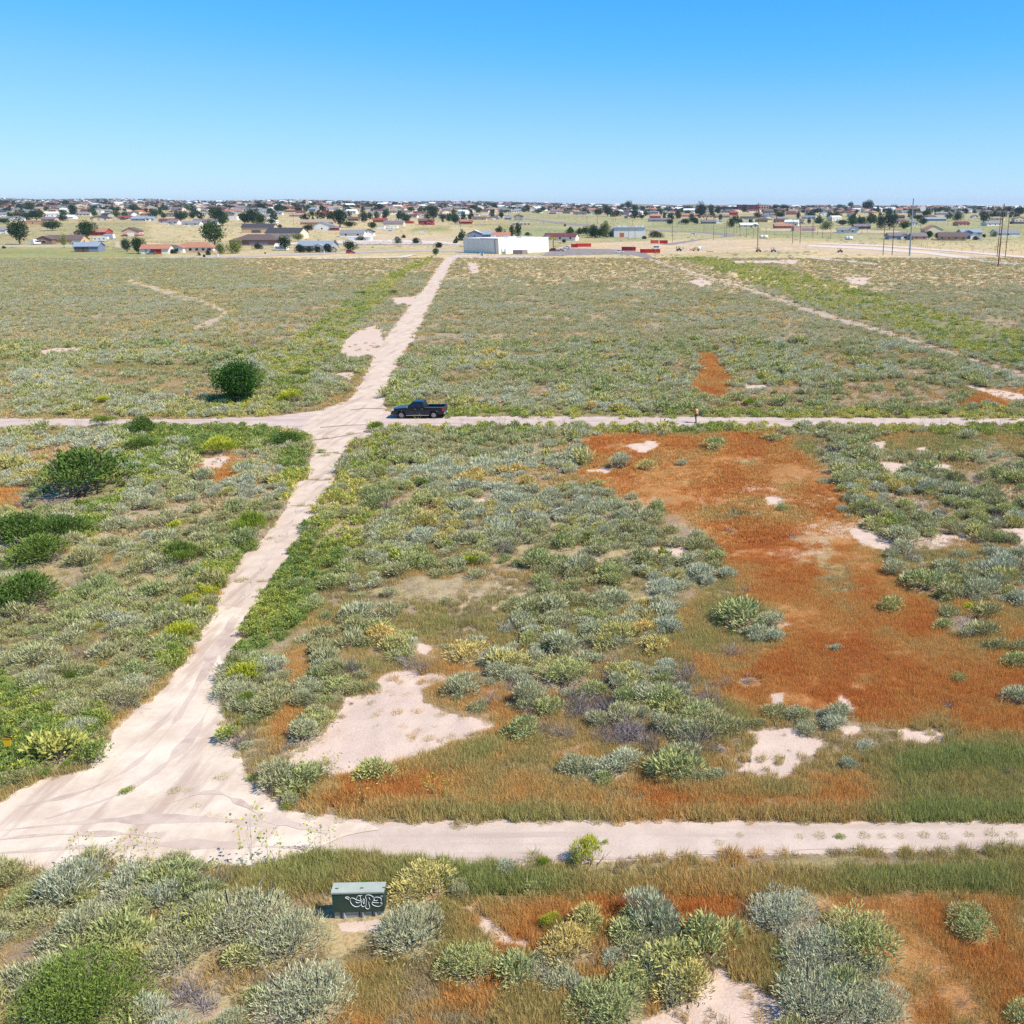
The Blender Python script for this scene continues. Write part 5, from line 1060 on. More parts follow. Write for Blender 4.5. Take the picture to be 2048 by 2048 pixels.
def trailer(u, v, L_, yaw, label, c=(.74, .74, .72)):
    r = empty('camper_trailer', G(u, v), math.radians(yaw), label, 'camper trailer')
    b = MB(); b.prism([(-L_ / 2, .5), (L_ / 2 - .9, .5), (L_ / 2 - .6, 1.5), (L_ / 2, 1.7), (L_ / 2, 2.9), (L_ / 2 - .3, 3.1), (-L_ / 2, 3.1)], -1.2, 1.2, 'y'); b.build('body', paint(c, .5), r, bevel=.06)
    for k in range(3):
        w = MB(); x = -L_ / 2 + 1 + k * L_ / 3.4; w.box(x, x + .9, -1.23, -1.2, 1.7, 2.3); w.build('window', GLASS, r)
    d = MB(); d.box(-.2, .45, -1.24, -1.2, .7, 2.5); d.build('door', paint((.6, .6, .6), .5), r)
    for x in (-.5, .5):
        for s in (-1, 1):
            t = MB(); t.tube([(x * 1.6, s * 1.1 - .1, .38), (x * 1.6, s * 1.1 + .1, .38)], .38, 12); t.build('wheel', paint((.03, .03, .03), .8), r)
trailer(203, 484, 9, 5, 'long white camper trailer parked right of the big cottonwood'); trailer(220, 478, 7, 170, 'second white camper trailer behind the long one', (.62, .66, .72))
trailer(73, 489, 6, 80, 'white fifth wheel camper beneath the tan house gable'); trailer(780, 462, 7, 3, 'white trailer by the street behind the junipers')

def container(u, v, L_, yaw, label, D_=2.5, hh=1.75, c=(.62, .035, .018)):
    r = empty('roll_off_container', G(u, v), math.radians(yaw), label, 'container'); C = paint(c, .7, var=.25, scale=.8)
    t = .08
    for nm, a in (('side_panel', (-L_ / 2, L_ / 2, 0, t)), ('side_panel', (-L_ / 2, L_ / 2, D_ - t, D_)), ('end_panel', (-L_ / 2, -L_ / 2 + t, t, D_ - t)), ('end_panel', (L_ / 2 - t, L_ / 2, t, D_ - t))):
        b = MB(); b.box(a[0], a[1], a[2], a[3], .15, hh); b.build(nm, C, r)
    b = MB(); b.box(-L_ / 2 + t, L_ / 2 - t, t, D_ - t, .15, .25); b.build('floor', paint((.15, .06, .04), .9), r)
    n = int(L_ / .8)
    for k in range(n + 1):
        x = -L_ / 2 + k * L_ / n; b = MB(); b.box(x - .05, x + .05, -.09, 0, .1, hh + .02); b.build('rib', C, r)
    b = MB(); b.box(-L_ / 2 - .05, L_ / 2 + .05, -.1, .0, hh, hh + .12); b.build('top_rail', C, r)
    for x in (-L_ / 2 + .4, L_ / 2 - .4):
        for y in (.3, D_ - .3):
            b = MB(); b.tube([(x - .1, y, .1), (x + .1, y, .1)], .1, 8); b.build('roller', paint((.05, .05, .05), .8), r)
container(1167, 493.5, 8.8, 10, 'bright red open container farthest left on the bare lot', 3); container(1149, 495, 3.8, -2, 'dark red short container touching the bright red one at left', 2.4, 1.8, (.45, .015, .015))
container(1257, 501.5, 7.3, -9, 'red container between the white pickup and the lower one', 2.5, 1.9, (.52, .02, .018)); container(1300, 506, 10, -5, 'longest red container, lowest on the lot by the drive', 2.5, 1.8)
container(1309, 487, 5, 2, 'pale red container at the back of the lot, left piece', 2.5, 1.9, (.66, .10, .06)); container(1327, 487.5, 5, -3, 'deep red container at the back of the lot, right piece', 2.5, 2.0, (.58, .02, .018))

def machine(u, v, label, c, mast=False):
    r = empty('forklift' if mast else 'tracked_machine', G(u, v), math.radians(170), label, 'machine'); C = paint(c, .6)
    b = MB(); b.box(-1.3, 1.0, -.7, .7, .45, 1.05); b.build('chassis', C, r, bevel=.06)
    for x in (-.65, .35):
        for s in (-.55, .55):
            q = MB(); q.tube([(x, s, 1.0), (x + .08, s, 2.15)], .05, 6); q.build('cab_post', C, r)
    q = MB(); q.box(-.75, .5, -.62, .62, 2.1, 2.2); q.build('cab_roof', C, r); q = MB(); q.box(-.4, .1, -.3, .3, 1.05, 1.6); q.build('seat', paint((.02, .02, .02), .8), r)
    for x in (-.95, .75):
        for s in (-.75, .75):
            q = MB(); q.tube([(x, s - .14, .42), (x, s + .14, .42)], .42, 14); q.build('wheel', paint((.03, .03, .03), .8), r)
    q = MB(); q.box(1.15, 1.3, -.6, -.5, .1, 2.3); q.box(1.15, 1.3, .5, .6, .1, 2.3); q.box(1.15, 1.3, -.6, .6, 1.1, 1.2); q.build('mast', paint((.08, .07, .06), .7), r)
    q = MB(); q.box(1.3, 2.3, -.45, -.3, .1, .16); q.box(1.3, 2.3, .3, .45, .1, .16); q.build('fork', paint((.1, .1, .1), .7), r)
machine(1517, 504, 'tan and black forklift at the foot of the tall pole', (.30, .20, .10), True); machine(1547, 504, 'small grey loader right of the forklift', (.25, .25, .27))
machine(1358, 502, 'dark blue skid loader right of the longest red container', (.03, .04, .07)); machine(1680, 505, 'black machine on the pale lot at the right', (.03, .03, .03))
def rig():
    r = empty('drill_trailer', G(1393, 502), math.radians(4), 'orange trailer with a white tank on the bare lot', 'trailer'); O = paint((.62, .10, .03), .6)
    b = MB(); b.box(-3.6, 1.6, -.7, .7, .5, .7); b.build('bed', O, r); b = MB(); b.prism([(-3.8, .6), (-2.0, .9), (.0, 1.9), (-.1, 2.1), (-2.2, 1.2), (-3.8, .8)], -.1, .1, 'y'); b.build('boom', O, r)
    b = MB(); b.tube([(0.3, 0, 1.5), (2.4, 0, 1.5)], .75, 16); b.build('tank', paint((.78, .78, .78), .5), r, smooth=True); b = MB(); b.tube([(2.4, 0, 1.5), (2.5, 0, 1.5)], .78, 16); b.build('tank_band', paint((.2, .2, .2), .5), r)
    b = MB(); b.box(-.7, 0, -.6, .6, .7, 2.0); b.build('pump', paint((.6, .5, .05), .6), r)
    for x in (-1.6, .9):
        for s in (-.8, .8):
            q = MB(); q.tube([(x, s - .12, .38), (x, s + .12, .38)], .38, 12); q.build('wheel', paint((.03, .03, .03), .8), r)
    r = empty('orange_beam', G(1420, 504), 0, 'low orange barrier lying right of the tank trailer', 'barrier'); b = MB(); b.box(-1.8, 1.8, -.2, .2, .05, .35); b.build('beam', O, r)
    for x in (-1.5, 0, 1.5):
        b = MB(); b.box(x - .1, x + .1, -.4, .4, 0, .5); b.build('foot', O, r)
rig()
def worker(u, v, c, label):
    r = empty('person', G(u, v), random.uniform(0, 6), label, 'person')
    skin('body', [(0, 0, .95, .15), (0, 0, 1.25, (.14, .19)), (0, 0, 1.45, .12), (0, 0, 1.53, .06), (0, 0, 1.68, .10), (0, .2, 1.4, .06), (.05, .26, 1.1, .05), (.15, .2, .9, .04), (0, -.2, 1.4, .06), (.05, -.26, 1.1, .05), (.12, -.22, .88, .04), (0, .1, .88, .10), (0, .11, .48, .07), (0, .12, .06, .05), (0, -.1, .88, .10), (.05, -.11, .48, .07), (0, -.12, .06, .05)],
         [(0, 1), (1, 2), (2, 3), (3, 4), (2, 5), (5, 6), (6, 7), (2, 8), (8, 9), (9, 10), (0, 11), (11, 12), (12, 13), (0, 14), (14, 15), (15, 16)], paint((.05, .05, .07), .9), r)
    q = MB(); q.prism([(-.2, .95), (.2, .95), (.23, 1.45), (-.23, 1.45)], -.24, .24, 'y'); q.build('vest', paint(c, .8), r, bevel=.06)
    q = MB(); q.tube([(0, 0, 1.70), (0, 0, 1.80)], [.13, .07], 10); q.build('hard_hat', paint((.8, .7, .1), .5), r)
worker(1366, 500, (.10, .55, .08), 'distant worker in a green vest beside the dark loader'); worker(1389, 501, (.7, .6, .05), 'distant worker in a yellow vest beside the tank trailer')
for i, (u, v, c, lb, h, w_) in enumerate([(408, 515, (.03, .01, .01), 'dark wheelie bin at the kerb of the red tiled house', 1.2, .8), (435, 514.5, (.72, .72, .70), 'white bin at the kerb, right of the dark bin', 1.5, .7), (648, 506, (.7, .7, .7), 'white cylinder by the junipers of the pale house', .9, .6), (530, 508, (.12, .06, .05), 'small brown bin by the street', .8, .6)]):
    r = empty('wheelie_bin', G(u, v), 0, lb, 'bin'); b = MB(); b.prism([(-w_ / 2 * .8, .1), (w_ / 2 * .8, .1), (w_ / 2, h), (-w_ / 2, h)], 0, w_ * .9, 'y'); b.build('bin_body', paint(c, .6), r, bevel=.03)
    b = MB(); b.box(-w_ / 2 - .03, w_ / 2 + .03, -.05, w_ * .9, h, h + .08); b.build('lid', paint(c, .5), r)
    b = MB(); b.tube([(-w_ / 2, w_ * .8, .1), (w_ / 2, w_ * .8, .1)], .1, 8); b.build('wheel', paint((.02, .02, .02), .8), r)

# ================================================================ poles, frames, fences
RUST = paint((.17, .075, .045), .9, var=.35, scale=2); GREYW = paint((.13, .105, .09), .9, var=.3, scale=2); STEEL = paint((.30, .33, .38), .45, .5)
def ptop(p, v):
    """height above p whose top is seen at pixel row v"""
    lo, hi = 0., 90.
    for _ in range(30):
        m = (lo + hi) / 2; _, vv, _ = proj(p.x, p.y, p.z + m)
        if vv > v: lo = m
        else: hi = m
    return lo
def pole(u, v, vt, label, mat=GREYW, rad=.16, arm=1.2, group=None, yaw=.3):
    p = G(u, v); h = ptop(p, vt); r = empty('utility_pole', p, yaw, label, 'utility pole', group)
    b = MB(); b.tube([(0, 0, 0), (0, 0, h)], [rad, rad * .65], 8); b.build('pole', mat, r)
    if arm:
        b = MB(); b.box(-arm, arm, -.07, .07, h - .9, h - .72); b.build('crossarm', mat, r)
        for x in (-arm * .9, 0, arm * .9):
            b = MB(); b.tube([(x, 0, h - .72), (x, 0, h - .5)], [.05, .08], 6); b.build('insulator', paint((.35, .32, .30), .4), r)
    return p, h
PO = [(1345,484,409,'tall wooden pole behind the red containers'),(1175,476,432,'wooden pole in front of the dark poplars'),(1195,449,430,'wooden pole on pasture behind the poplars, left'),(1265,451,432,'wooden pole above the white metal building'),
 (1224,445,426,'first of three close poles on the far pasture'),(1227,446.5,427,'second of three close poles on the far pasture'),(1231,445,424,'third of three close poles on the far pasture'),(1306,454,436,'pole right of the white metal building'),(1354,457,435,'pole behind the tall wooden pole'),
 (1166,439,426,'pole on the far pasture under the skyline roofs'),(1154,437,421,'thin pole on the far pasture, left of another'),(1118,436,420,'thin far pole near the small maroon barn'),(1095,432,418,'farthest thin pole left of the maroon barn'),
 (1427,481,429,'dark pole where the side road meets the lot'),(1408,463,434,'dark pole in front of the grey house row'),(1449,474,445,'left pole of a close pair on the green pasture'),(1452.5,474,445,'right pole of a close pair on the green pasture'),
 (1468,467,440,'pole left of the round dark tree'),(1473.5,466,441,'pole right of the round dark tree'),(1480,474,436,'leaning dark pole right of the round dark tree'),(1493,474,437,'dark pole in front of the cream house'),
 (1507,475,460,'short pole right of the cream house pole'),(1532,472,455,'short pole on the pasture behind the tall rusty pole'),(1626,478,425,'tall dark pole right of the tan garage'),(1624,472,440,'thin pole just behind the tall dark one'),(1645,478,440,'dark pole in front of the silvery tree'),
 (1661,478,430,'dark pole left of the white gable house'),(1635,470,450,'thin short pole under the silvery tree'),(848,458,434,'pole in front of the crimson porch house'),(921,462,443,'pole right of the sheds by the yellow house'),(1039,449,425,'pole beside the grey two storey house'),
 (1841,459,434,'pole in front of the dark tree cluster at right'),(1895,453,440,'lone pole on the right pasture'),(1937,452,437,'pole on the right pasture, left of the pair'),(1928,451,438,'short pole beside another on the right pasture'),(1735,466,447,'pole in front of the dark roofed house at right'),(1724,466,450,'thin pole left of the dark roofed house'),(1830,458,445,'thin pole on green pasture behind steel pole'),(700,452,420,'pole over the brown houses left of centre'),(588,452,425,'thin pole among the houses right of the cottonwoods')]
for u, v, vt, lb in PO: pole(u, v, vt, lb, rad=.15)
pole(1515, 504, 405, 'tallest rusty wooden pole standing beside the forklift', RUST, .22, 1.4)
pole(1819, 511, 397, 'tall grey steel monopole at the right', STEEL, .42, 0)
pole(1996, 534, 407, 'tall rusty pole in front of the H frame at the far right', RUST, .26, 0)
pole(1133, 511, 462, 'slim grey lamp post at the edge of the car park', STEEL, .09, 0)
def hframe(ul, ur, vb, vt, va, label):
    a, b = G(ul, vb), G(ur, vb); b.y = a.y; h = ptop(a, vt); ha = ptop(a, va); L_ = b.x - a.x
    r = empty('power_line_frame', a, 0, label, 'H-frame pylon')
    for x in (0, L_):
        q = MB(); q.tube([(x, 0, 0), (x, 0, h)], [.2, .14], 8); q.build('leg', RUST, r)
    o = L_ * .55; M_ = paint((.30, .20, .12), .9)
    q = MB(); q.box(-o, L_ + o, -.12, .12, ha - .14, ha + .14); q.build('crossarm', M_, r)
    for x0, x1, z0, z1 in ((0, -o, h, ha), (L_, L_ + o, h, ha), (0, L_ * .5, ha, h * .99), (L_, L_ * .5, ha, h * .99)):
        q = MB(); q.tube([(x0, 0, z0), (x1, 0, z1)], .09, 5); q.build('brace', M_, r)
    for x in (-o, L_ / 2, L_ + o):
        q = MB(); q.tube([(x, 0, ha - .14), (x, 0, ha - 1.2)], .08, 6); q.build('insulator', paint((.4, .4, .42), .4), r)
hframe(1585, 1600, 487, 439, 447, 'rusty H frame power pylon left of the tan garage'); hframe(1766, 1784, 510.5, 444, 454, 'rusty H frame power pylon left of the steel pole'); hframe(1994, 2010.5, 514, 421, 423, 'rusty H frame power pylon at the far right')
def fence(pts, n, label, h=1.2, mat=GREYW, rails=0, r_=.06, nm='wire_fence', cat='fence'):
    P = [G(*q) for q in pts]; r = empty(nm, P[0], 0, label, cat); seg = []
    tot = sum((b - a).length for a, b in zip(P[:-1], P[1:])); 
    for a, b in zip(P[:-1], P[1:]):
        k = max(1, round(n * (b - a).length / tot))
        for i in range(k): seg.append(a.lerp(b, i / k))
    seg.append(P[-1]); pm = MB().tube([(0, 0, -.1), (0, 0, h)], r_, 5).mesh('post', mat)
    for q in seg:
        o = link('post', pm, r); o.location = Vector((q.x, q.y, float(terr(q.x, q.y)))) - P[0]
    if rails:
        for k in range(rails):
            z = h * (k + .8) / rails; m = MB()
            for a, b in zip(seg[:-1], seg[1:]):
                a = a - P[0]; b = b - P[0]; m.tube([(a.x, a.y, a.z + z), (b.x, b.y, b.z + z)], .05 if rails < 4 else .02, 4, cap=False)
            m.build('rail', mat, r)
WH = paint((.75, .75, .72), .8)
fence([(-60, 495), (60, 494.5), (148, 494)], 26, 'long white rail fence in front of the tan ranch house', 1.2, WH, 3, .08, 'rail_fence')
fence([(226, 500), (262, 503), (285, 506)], 12, 'dark wooden corral fence by the two round trees', 1.3, GREYW, 2, .07, 'corral_fence')
fence([(1810, 487), (1900, 490), (1975, 492), (2048, 497), (2200, 505)], 34, 'upper wire fence with dark posts on the right lots', 2.0)
fence([(1800, 486), (1860, 500), (1990, 506), (2080, 512)], 26, 'lower wire fence with dark posts near the H frame', 2.0)
fence([(1130, 497), (1240, 503), (1330, 507), (1480, 508), (1640, 506)], 24, 'thin temporary fence round the bare lot', 1.8, paint((.4, .4, .4), .6), 0, .04)
fence([(270, 485), (400, 486), (460, 487)], 22, 'wire fence at the back of the tan pasture', 1.2)
fence([(400, 452), (540, 455), (640, 462)], 22, 'pale board fence behind the far left houses', 1.3, paint((.45, .38, .32), .8), 3)
fence([(900, 449), (980, 451), (1020, 452)], 20, 'grey board fence by the yellow house', 1.4, paint((.4, .38, .36), .8), 3)
# pale rocks set along the warehouse verge, small boxes and posts
rk = [MB().box(-.5, .5, -.4, .4, -.2, .42).mesh('boulder', paint((.50, .44, .38), .95, var=.25, scale=2), bevel=.17 + .03 * i) for i in range(2)]
for i in range(26):
    u = 905 + i * 8.6 + random.uniform(-3, 3)
    if 962 < u < 972 or 1004 < u < 1012: continue
    v = 508.6 + 2.2 * math.sin((u - 900) / 60) * (u < 1000) + random.uniform(-.5, .5) + max(0, (u - 1000) / 60)
    o = link('boulder', rk[i % 2]); o.location = G(u, v); s = random.uniform(.5, 1.0); o.scale = (s, s, s * .8); o.rotation_euler = (0, 0, random.uniform(0, 6)); tag(o, 'pale boulder in the row bordering the warehouse verge', 'boulder', 'boulders bordering the warehouse')
for i, (u, v, s) in enumerate([(432,925,1.2),(446,922,1.0),(462,930,.8),(474,921,1.1),(420,933,.7),(452,938,.6)]):
    o = link('boulder', rk[i % 2]); o.location = G(u, v); o.scale = (s * .5, s * .45, s * .4); o.rotation_euler = (0, 0, i); tag(o, 'pale rock in the small rubble heap left of the track', 'rock', 'rubble heap left of the track')
for u, v, c, lb, w_, h in ((964, 512, (.25, .34, .29), 'small green electrical box in front of the shaded warehouse wall', 1.5, 1.1), (1008, 509.5, (.25, .34, .29), 'green electrical box by the warehouse corner', 1.6, 1.4), (689, 548, (.02, .05, .05), 'tiny dark marker left of the upper track', .3, .5)):
    r = empty('electrical_box', G(u, v), .1, lb, 'utility box'); b = MB(); b.box(-w_ / 2, w_ / 2, 0, w_ * .8, .1, h); b.build('box_body', paint(c, .6), r, bevel=.04); b = MB(); b.box(-w_ / 2 - .08, w_ / 2 + .08, -.08, w_ * .8 + .08, 0, .12); b.build('pad', paint((.5, .48, .45), .9), r)
    b = MB(); b.box(-w_ / 2 - .03, w_ / 2 + .03, -.04, w_ * .8, h, h + .06); b.build('lid', paint(c, .6), r)
    if u == 964:
        for x in (-.75, .75):
            b = MB(); b.tube([(x, -.3, 0), (x, -.3, 1.7)], .09, 6); b.build('bollard', WH, r)
for u, v, lb in ((1524, 477, 'left white storage tank on the pasture'), (1531, 477, 'right white storage tank on the pasture'), (1695, 480, 'white round tank on the right pasture'), (1700, 480, 'grey end of the tank pair on the right pasture')):
    r = empty('storage_tank', G(u, v), .2, lb, 'tank'); b = MB(); b.tube([(-1.6, 0, 1.3), (1.6, 0, 1.3)], 1.2, 14); b.build('shell', paint((.72, .74, .76), .5), r, smooth=True)
    b = MB(); b.box(-1.2, -.9, -.9, .9, 0, .5); b.box(.9, 1.2, -.9, .9, 0, .5); b.build('cradle', GREYW, r)
r = empty('road_sign', G(843, 470), 0, 'blank white billboard on tan ground left of the warehouse', 'sign'); b = MB(); b.box(-1.9, 1.9, -.06, .06, 1.4, 3.0); b.build('panel', WH, r)
for x in (-1.4, 1.4): b = MB(); b.tube([(x, .12, 0), (x, .12, 2.9)], .08, 6); b.build('post', GREYW, r)
r = empty('pole_sign', G(1107, 500), .2, 'brown and yellow pole sign at the right end of the warehouse', 'sign'); b = MB(); b.tube([(0, 0, 0), (0, 0, 6)], .25, 8); b.build('post', GREYW, r)
b = MB(); b.box(-1.6, 1.6, -.3, .3, 5.4, 6.9); b.build('sign_box', paint((.20, .14, .05), .7), r); b = MB(); b.box(-1.4, 1.4, -.33, -.3, 5.8, 6.5); b.build('sign_face', paint((.45, .33, .04), .7), r)

# ================================================================ houses
RC = {'brown': (.135, .095, .085), 'grey': (.22, .22, .235), 'dark': (.06, .055, .065), 'terra': (.38, .18, .115), 'red': (.28, .06, .05), 'blue': (.24, .29, .36), 'tan': (.34, .26, .19), 'maroon': (.15, .045, .05), 'white': (.70, .72, .74), 'purple': (.19, .15, .17), 'teal': (.22, .33, .33)}
WC = {'tan': (.56, .40, .25), 'white': (.74, .72, .68), 'cream': (.68, .58, .44), 'pink': (.58, .38, .31), 'brown': (.24, .15, .115), 'grey': (.36, .36, .38), 'blue': (.19, .22, .31), 'red': (.36, .05, .045), 'salmon': (.58, .32, .20), 'dark': (.12, .09, .09), 'yellow': (.62, .50, .12), 'purple': (.28, .23, .27), 'stone': (.42, .37, .32)}
def roofmat(k): return paint(RC[k], .85, var=.16, scale=1.2)
def wallmat(k): return paint(WC[k], .85, var=.06, scale=.6)
def roof_mesh(x0, x1, y0, y1, z, kind, rise, ov=.5, th=.18):
    m = MB(); X0, X1, Y0, Y1 = x0 - ov, x1 + ov, y0 - ov, y1 + ov; cx, cy = (x0 + x1) / 2, (y0 + y1) / 2
    zl = z - rise * ov / max((y1 - y0 if kind != 'f' else x1 - x0) / 2, 1)
    if kind == 'g': P = [(X0, Y0, zl), (X1, Y0, zl), (X1, cy, z + rise), (X0, cy, z + rise), (X0, Y1, zl), (X1, Y1, zl)]; F = [(0, 1, 2, 3), (3, 2, 5, 4)]
    elif kind == 'f': P = [(X0, Y0, zl), (X0, Y1, zl), (cx, Y1, z + rise), (cx, Y0, z + rise), (X1, Y0, zl), (X1, Y1, zl)]; F = [(1, 0, 3, 2), (3, 4, 5, 2)]
    elif kind == 'h':
        d = min((y1 - y0) / 2 + ov, (x1 - x0) / 2 + ov) * .98
        P = [(X0, Y0, zl), (X1, Y0, zl), (X1, Y1, zl), (X0, Y1, zl), (X0 + d, cy, z + rise), (X1 - d, cy, z + rise)]; F = [(0, 1, 5, 4), (1, 2, 5), (2, 3, 4, 5), (3, 0, 4)]
    else: P = [(X0, Y0, z), (X1, Y0, z), (X1, Y1, z + rise * .15), (X0, Y1, z + rise * .15)]; F = [(0, 1, 2, 3)]
    n = len(P); m.add(P + [(a, b, c - th) for a, b, c in P], F + [tuple(i + n for i in reversed(f)) for f in F])
    # fascia round the open edge
    cnt = {}
    for f in F:
        for a, b in zip(f, f[1:] + f[:1]): cnt[(a, b)] = 1
    for a, b in list(cnt):
        if (b, a) not in cnt: m.f.append((a, a + n, b + n, b)); m.m.append(0)
    return m
def wall_mesh(x0, x1, y0, y1, z, kind, rise):
    m = MB(); m.box(x0, x1, y0, y1, -1.0, z)
    cx, cy = (x0 + x1) / 2, (y0 + y1) / 2; e = .06
    if kind == 'g': m.prism([(y0 + e, z), (y1 - e, z), (cy, z + rise - .2)], x0, x1, 'x')
    if kind == 'f': m.prism([(x0 + e, z), (x1 - e, z), (cx, z + rise - .2)], y0, y1, 'y')
    return m
def win(parent, x, z, w=1.3, h=1.1, y=0.0, side=None, frame=WC['white']):
    m = MB(); p = MB()
    if side is None: m.box(x - w / 2 - .09, x + w / 2 + .09, y - .05, y, z - .09, z + h + .09); p.box(x - w / 2, x + w / 2, y - .075, y - .05, z, z + h)
    else: m.box(side, side + .05, x - w / 2 - .09, x + w / 2 + .09, z - .09, z + h + .09); p.box(side + .05, side + .075, x - w / 2, x + w / 2, z, z + h)
    o = m.build('window', paint(frame, .7), parent); p.build('pane', GLASS, o)
def house(u, v, wpx, roof, wc, rc, label, dep=9.5, h=2.7, yaw=6, rise=2.0, gar=None, wins=2, wing=None, cat='house', name='house', side=True, door=None, lowband=None, ov=.5):
    p = G(u, v); W = wpx / ppm(p) * .97; r = empty(name, p, math.radians(yaw), label, cat); x0, x1 = -W / 2, W / 2
    rise = min(rise, (W if roof == 'f' else dep) * .22) if roof != 'n' else .4
    wm = wallmat(wc)
    wall_mesh(x0, x1, 0, dep, h, roof, rise).build('wall', wm, r)
    rf = roof_mesh(x0, x1, 0, dep, h, roof, rise, ov=ov if roof != 'n' else .1).build('roof', roofmat(rc), r)
    if roof in 'gh' and wins > 1 and rc != 'white' and random.random() < .6:
        q = MB(); cx = random.uniform(-.2, .2) * W; q.box(cx - .3, cx + .3, dep * .5 + .9, dep * .5 + 1.5, h + rise * .4, h + rise + .5); q.build('chimney', paint((.4, .33, .3), .9), rf)
    used = []
    if gar:
        for gx, gw, gc in gar:
            q = MB(); c = gx * W / 2; q.box(c - gw / 2, c + gw / 2, -.06, 0, 0, min(2.3, h - .2)); q.build('garage_door_or_stall_shade', paint(WC.get(gc, WC['white']) if isinstance(gc, str) else gc, .6), r); used.append((c - gw / 2 - .3, c + gw / 2 + .3))
    if door is not None:
        q = MB(); c = door * W / 2; q.box(c - .5, c + .5, -.05, 0, 0, 2.1); q.build('door', paint((.16, .08, .06), .7), r); used.append((c - .7, c + .7))
    k = 0
    for j in range(wins):
        c = x0 + W * (j + .5) / wins
        if any(a - .8 < c < b + .8 for a, b in used): continue
        win(r, c, .95)
        if h > 4.5: win(r, c, 3.6)
    if side: win(r, dep * .4, .95, side=x1); 
    if h > 4.5 and side: win(r, dep * .5, 3.6, side=x1)
    if lowband:
        q = MB(); q.box(x0 - .03, x1 + .03, -.04, dep, -.2, .9); q.build('lower_wall', paint(WC[lowband], .85), r)
    if wing:      # (x centre, width m, projection m, roof kind, wall, roof, height)
        for wx, ww, wp, wk, c1, c2, wh in wing:
            c = wx * W / 2; m = wall_mesh(c - ww / 2, c + ww / 2, -wp, 3 if wk != 'f' else dep * .5, wh, wk, min(1.9, ww * .2)); m.build('wing_wall', wallmat(c1), r)
            roof_mesh(c - ww / 2, c + ww / 2, -wp, 3 if wk != 'f' else dep * .5, wh + .01, wk, min(1.9, ww * .2), ov=.45).build('wing_roof', roofmat(c2), r); win(r, c, .9, min(2.2, ww * .4), 1.2, y=-wp)
    return r
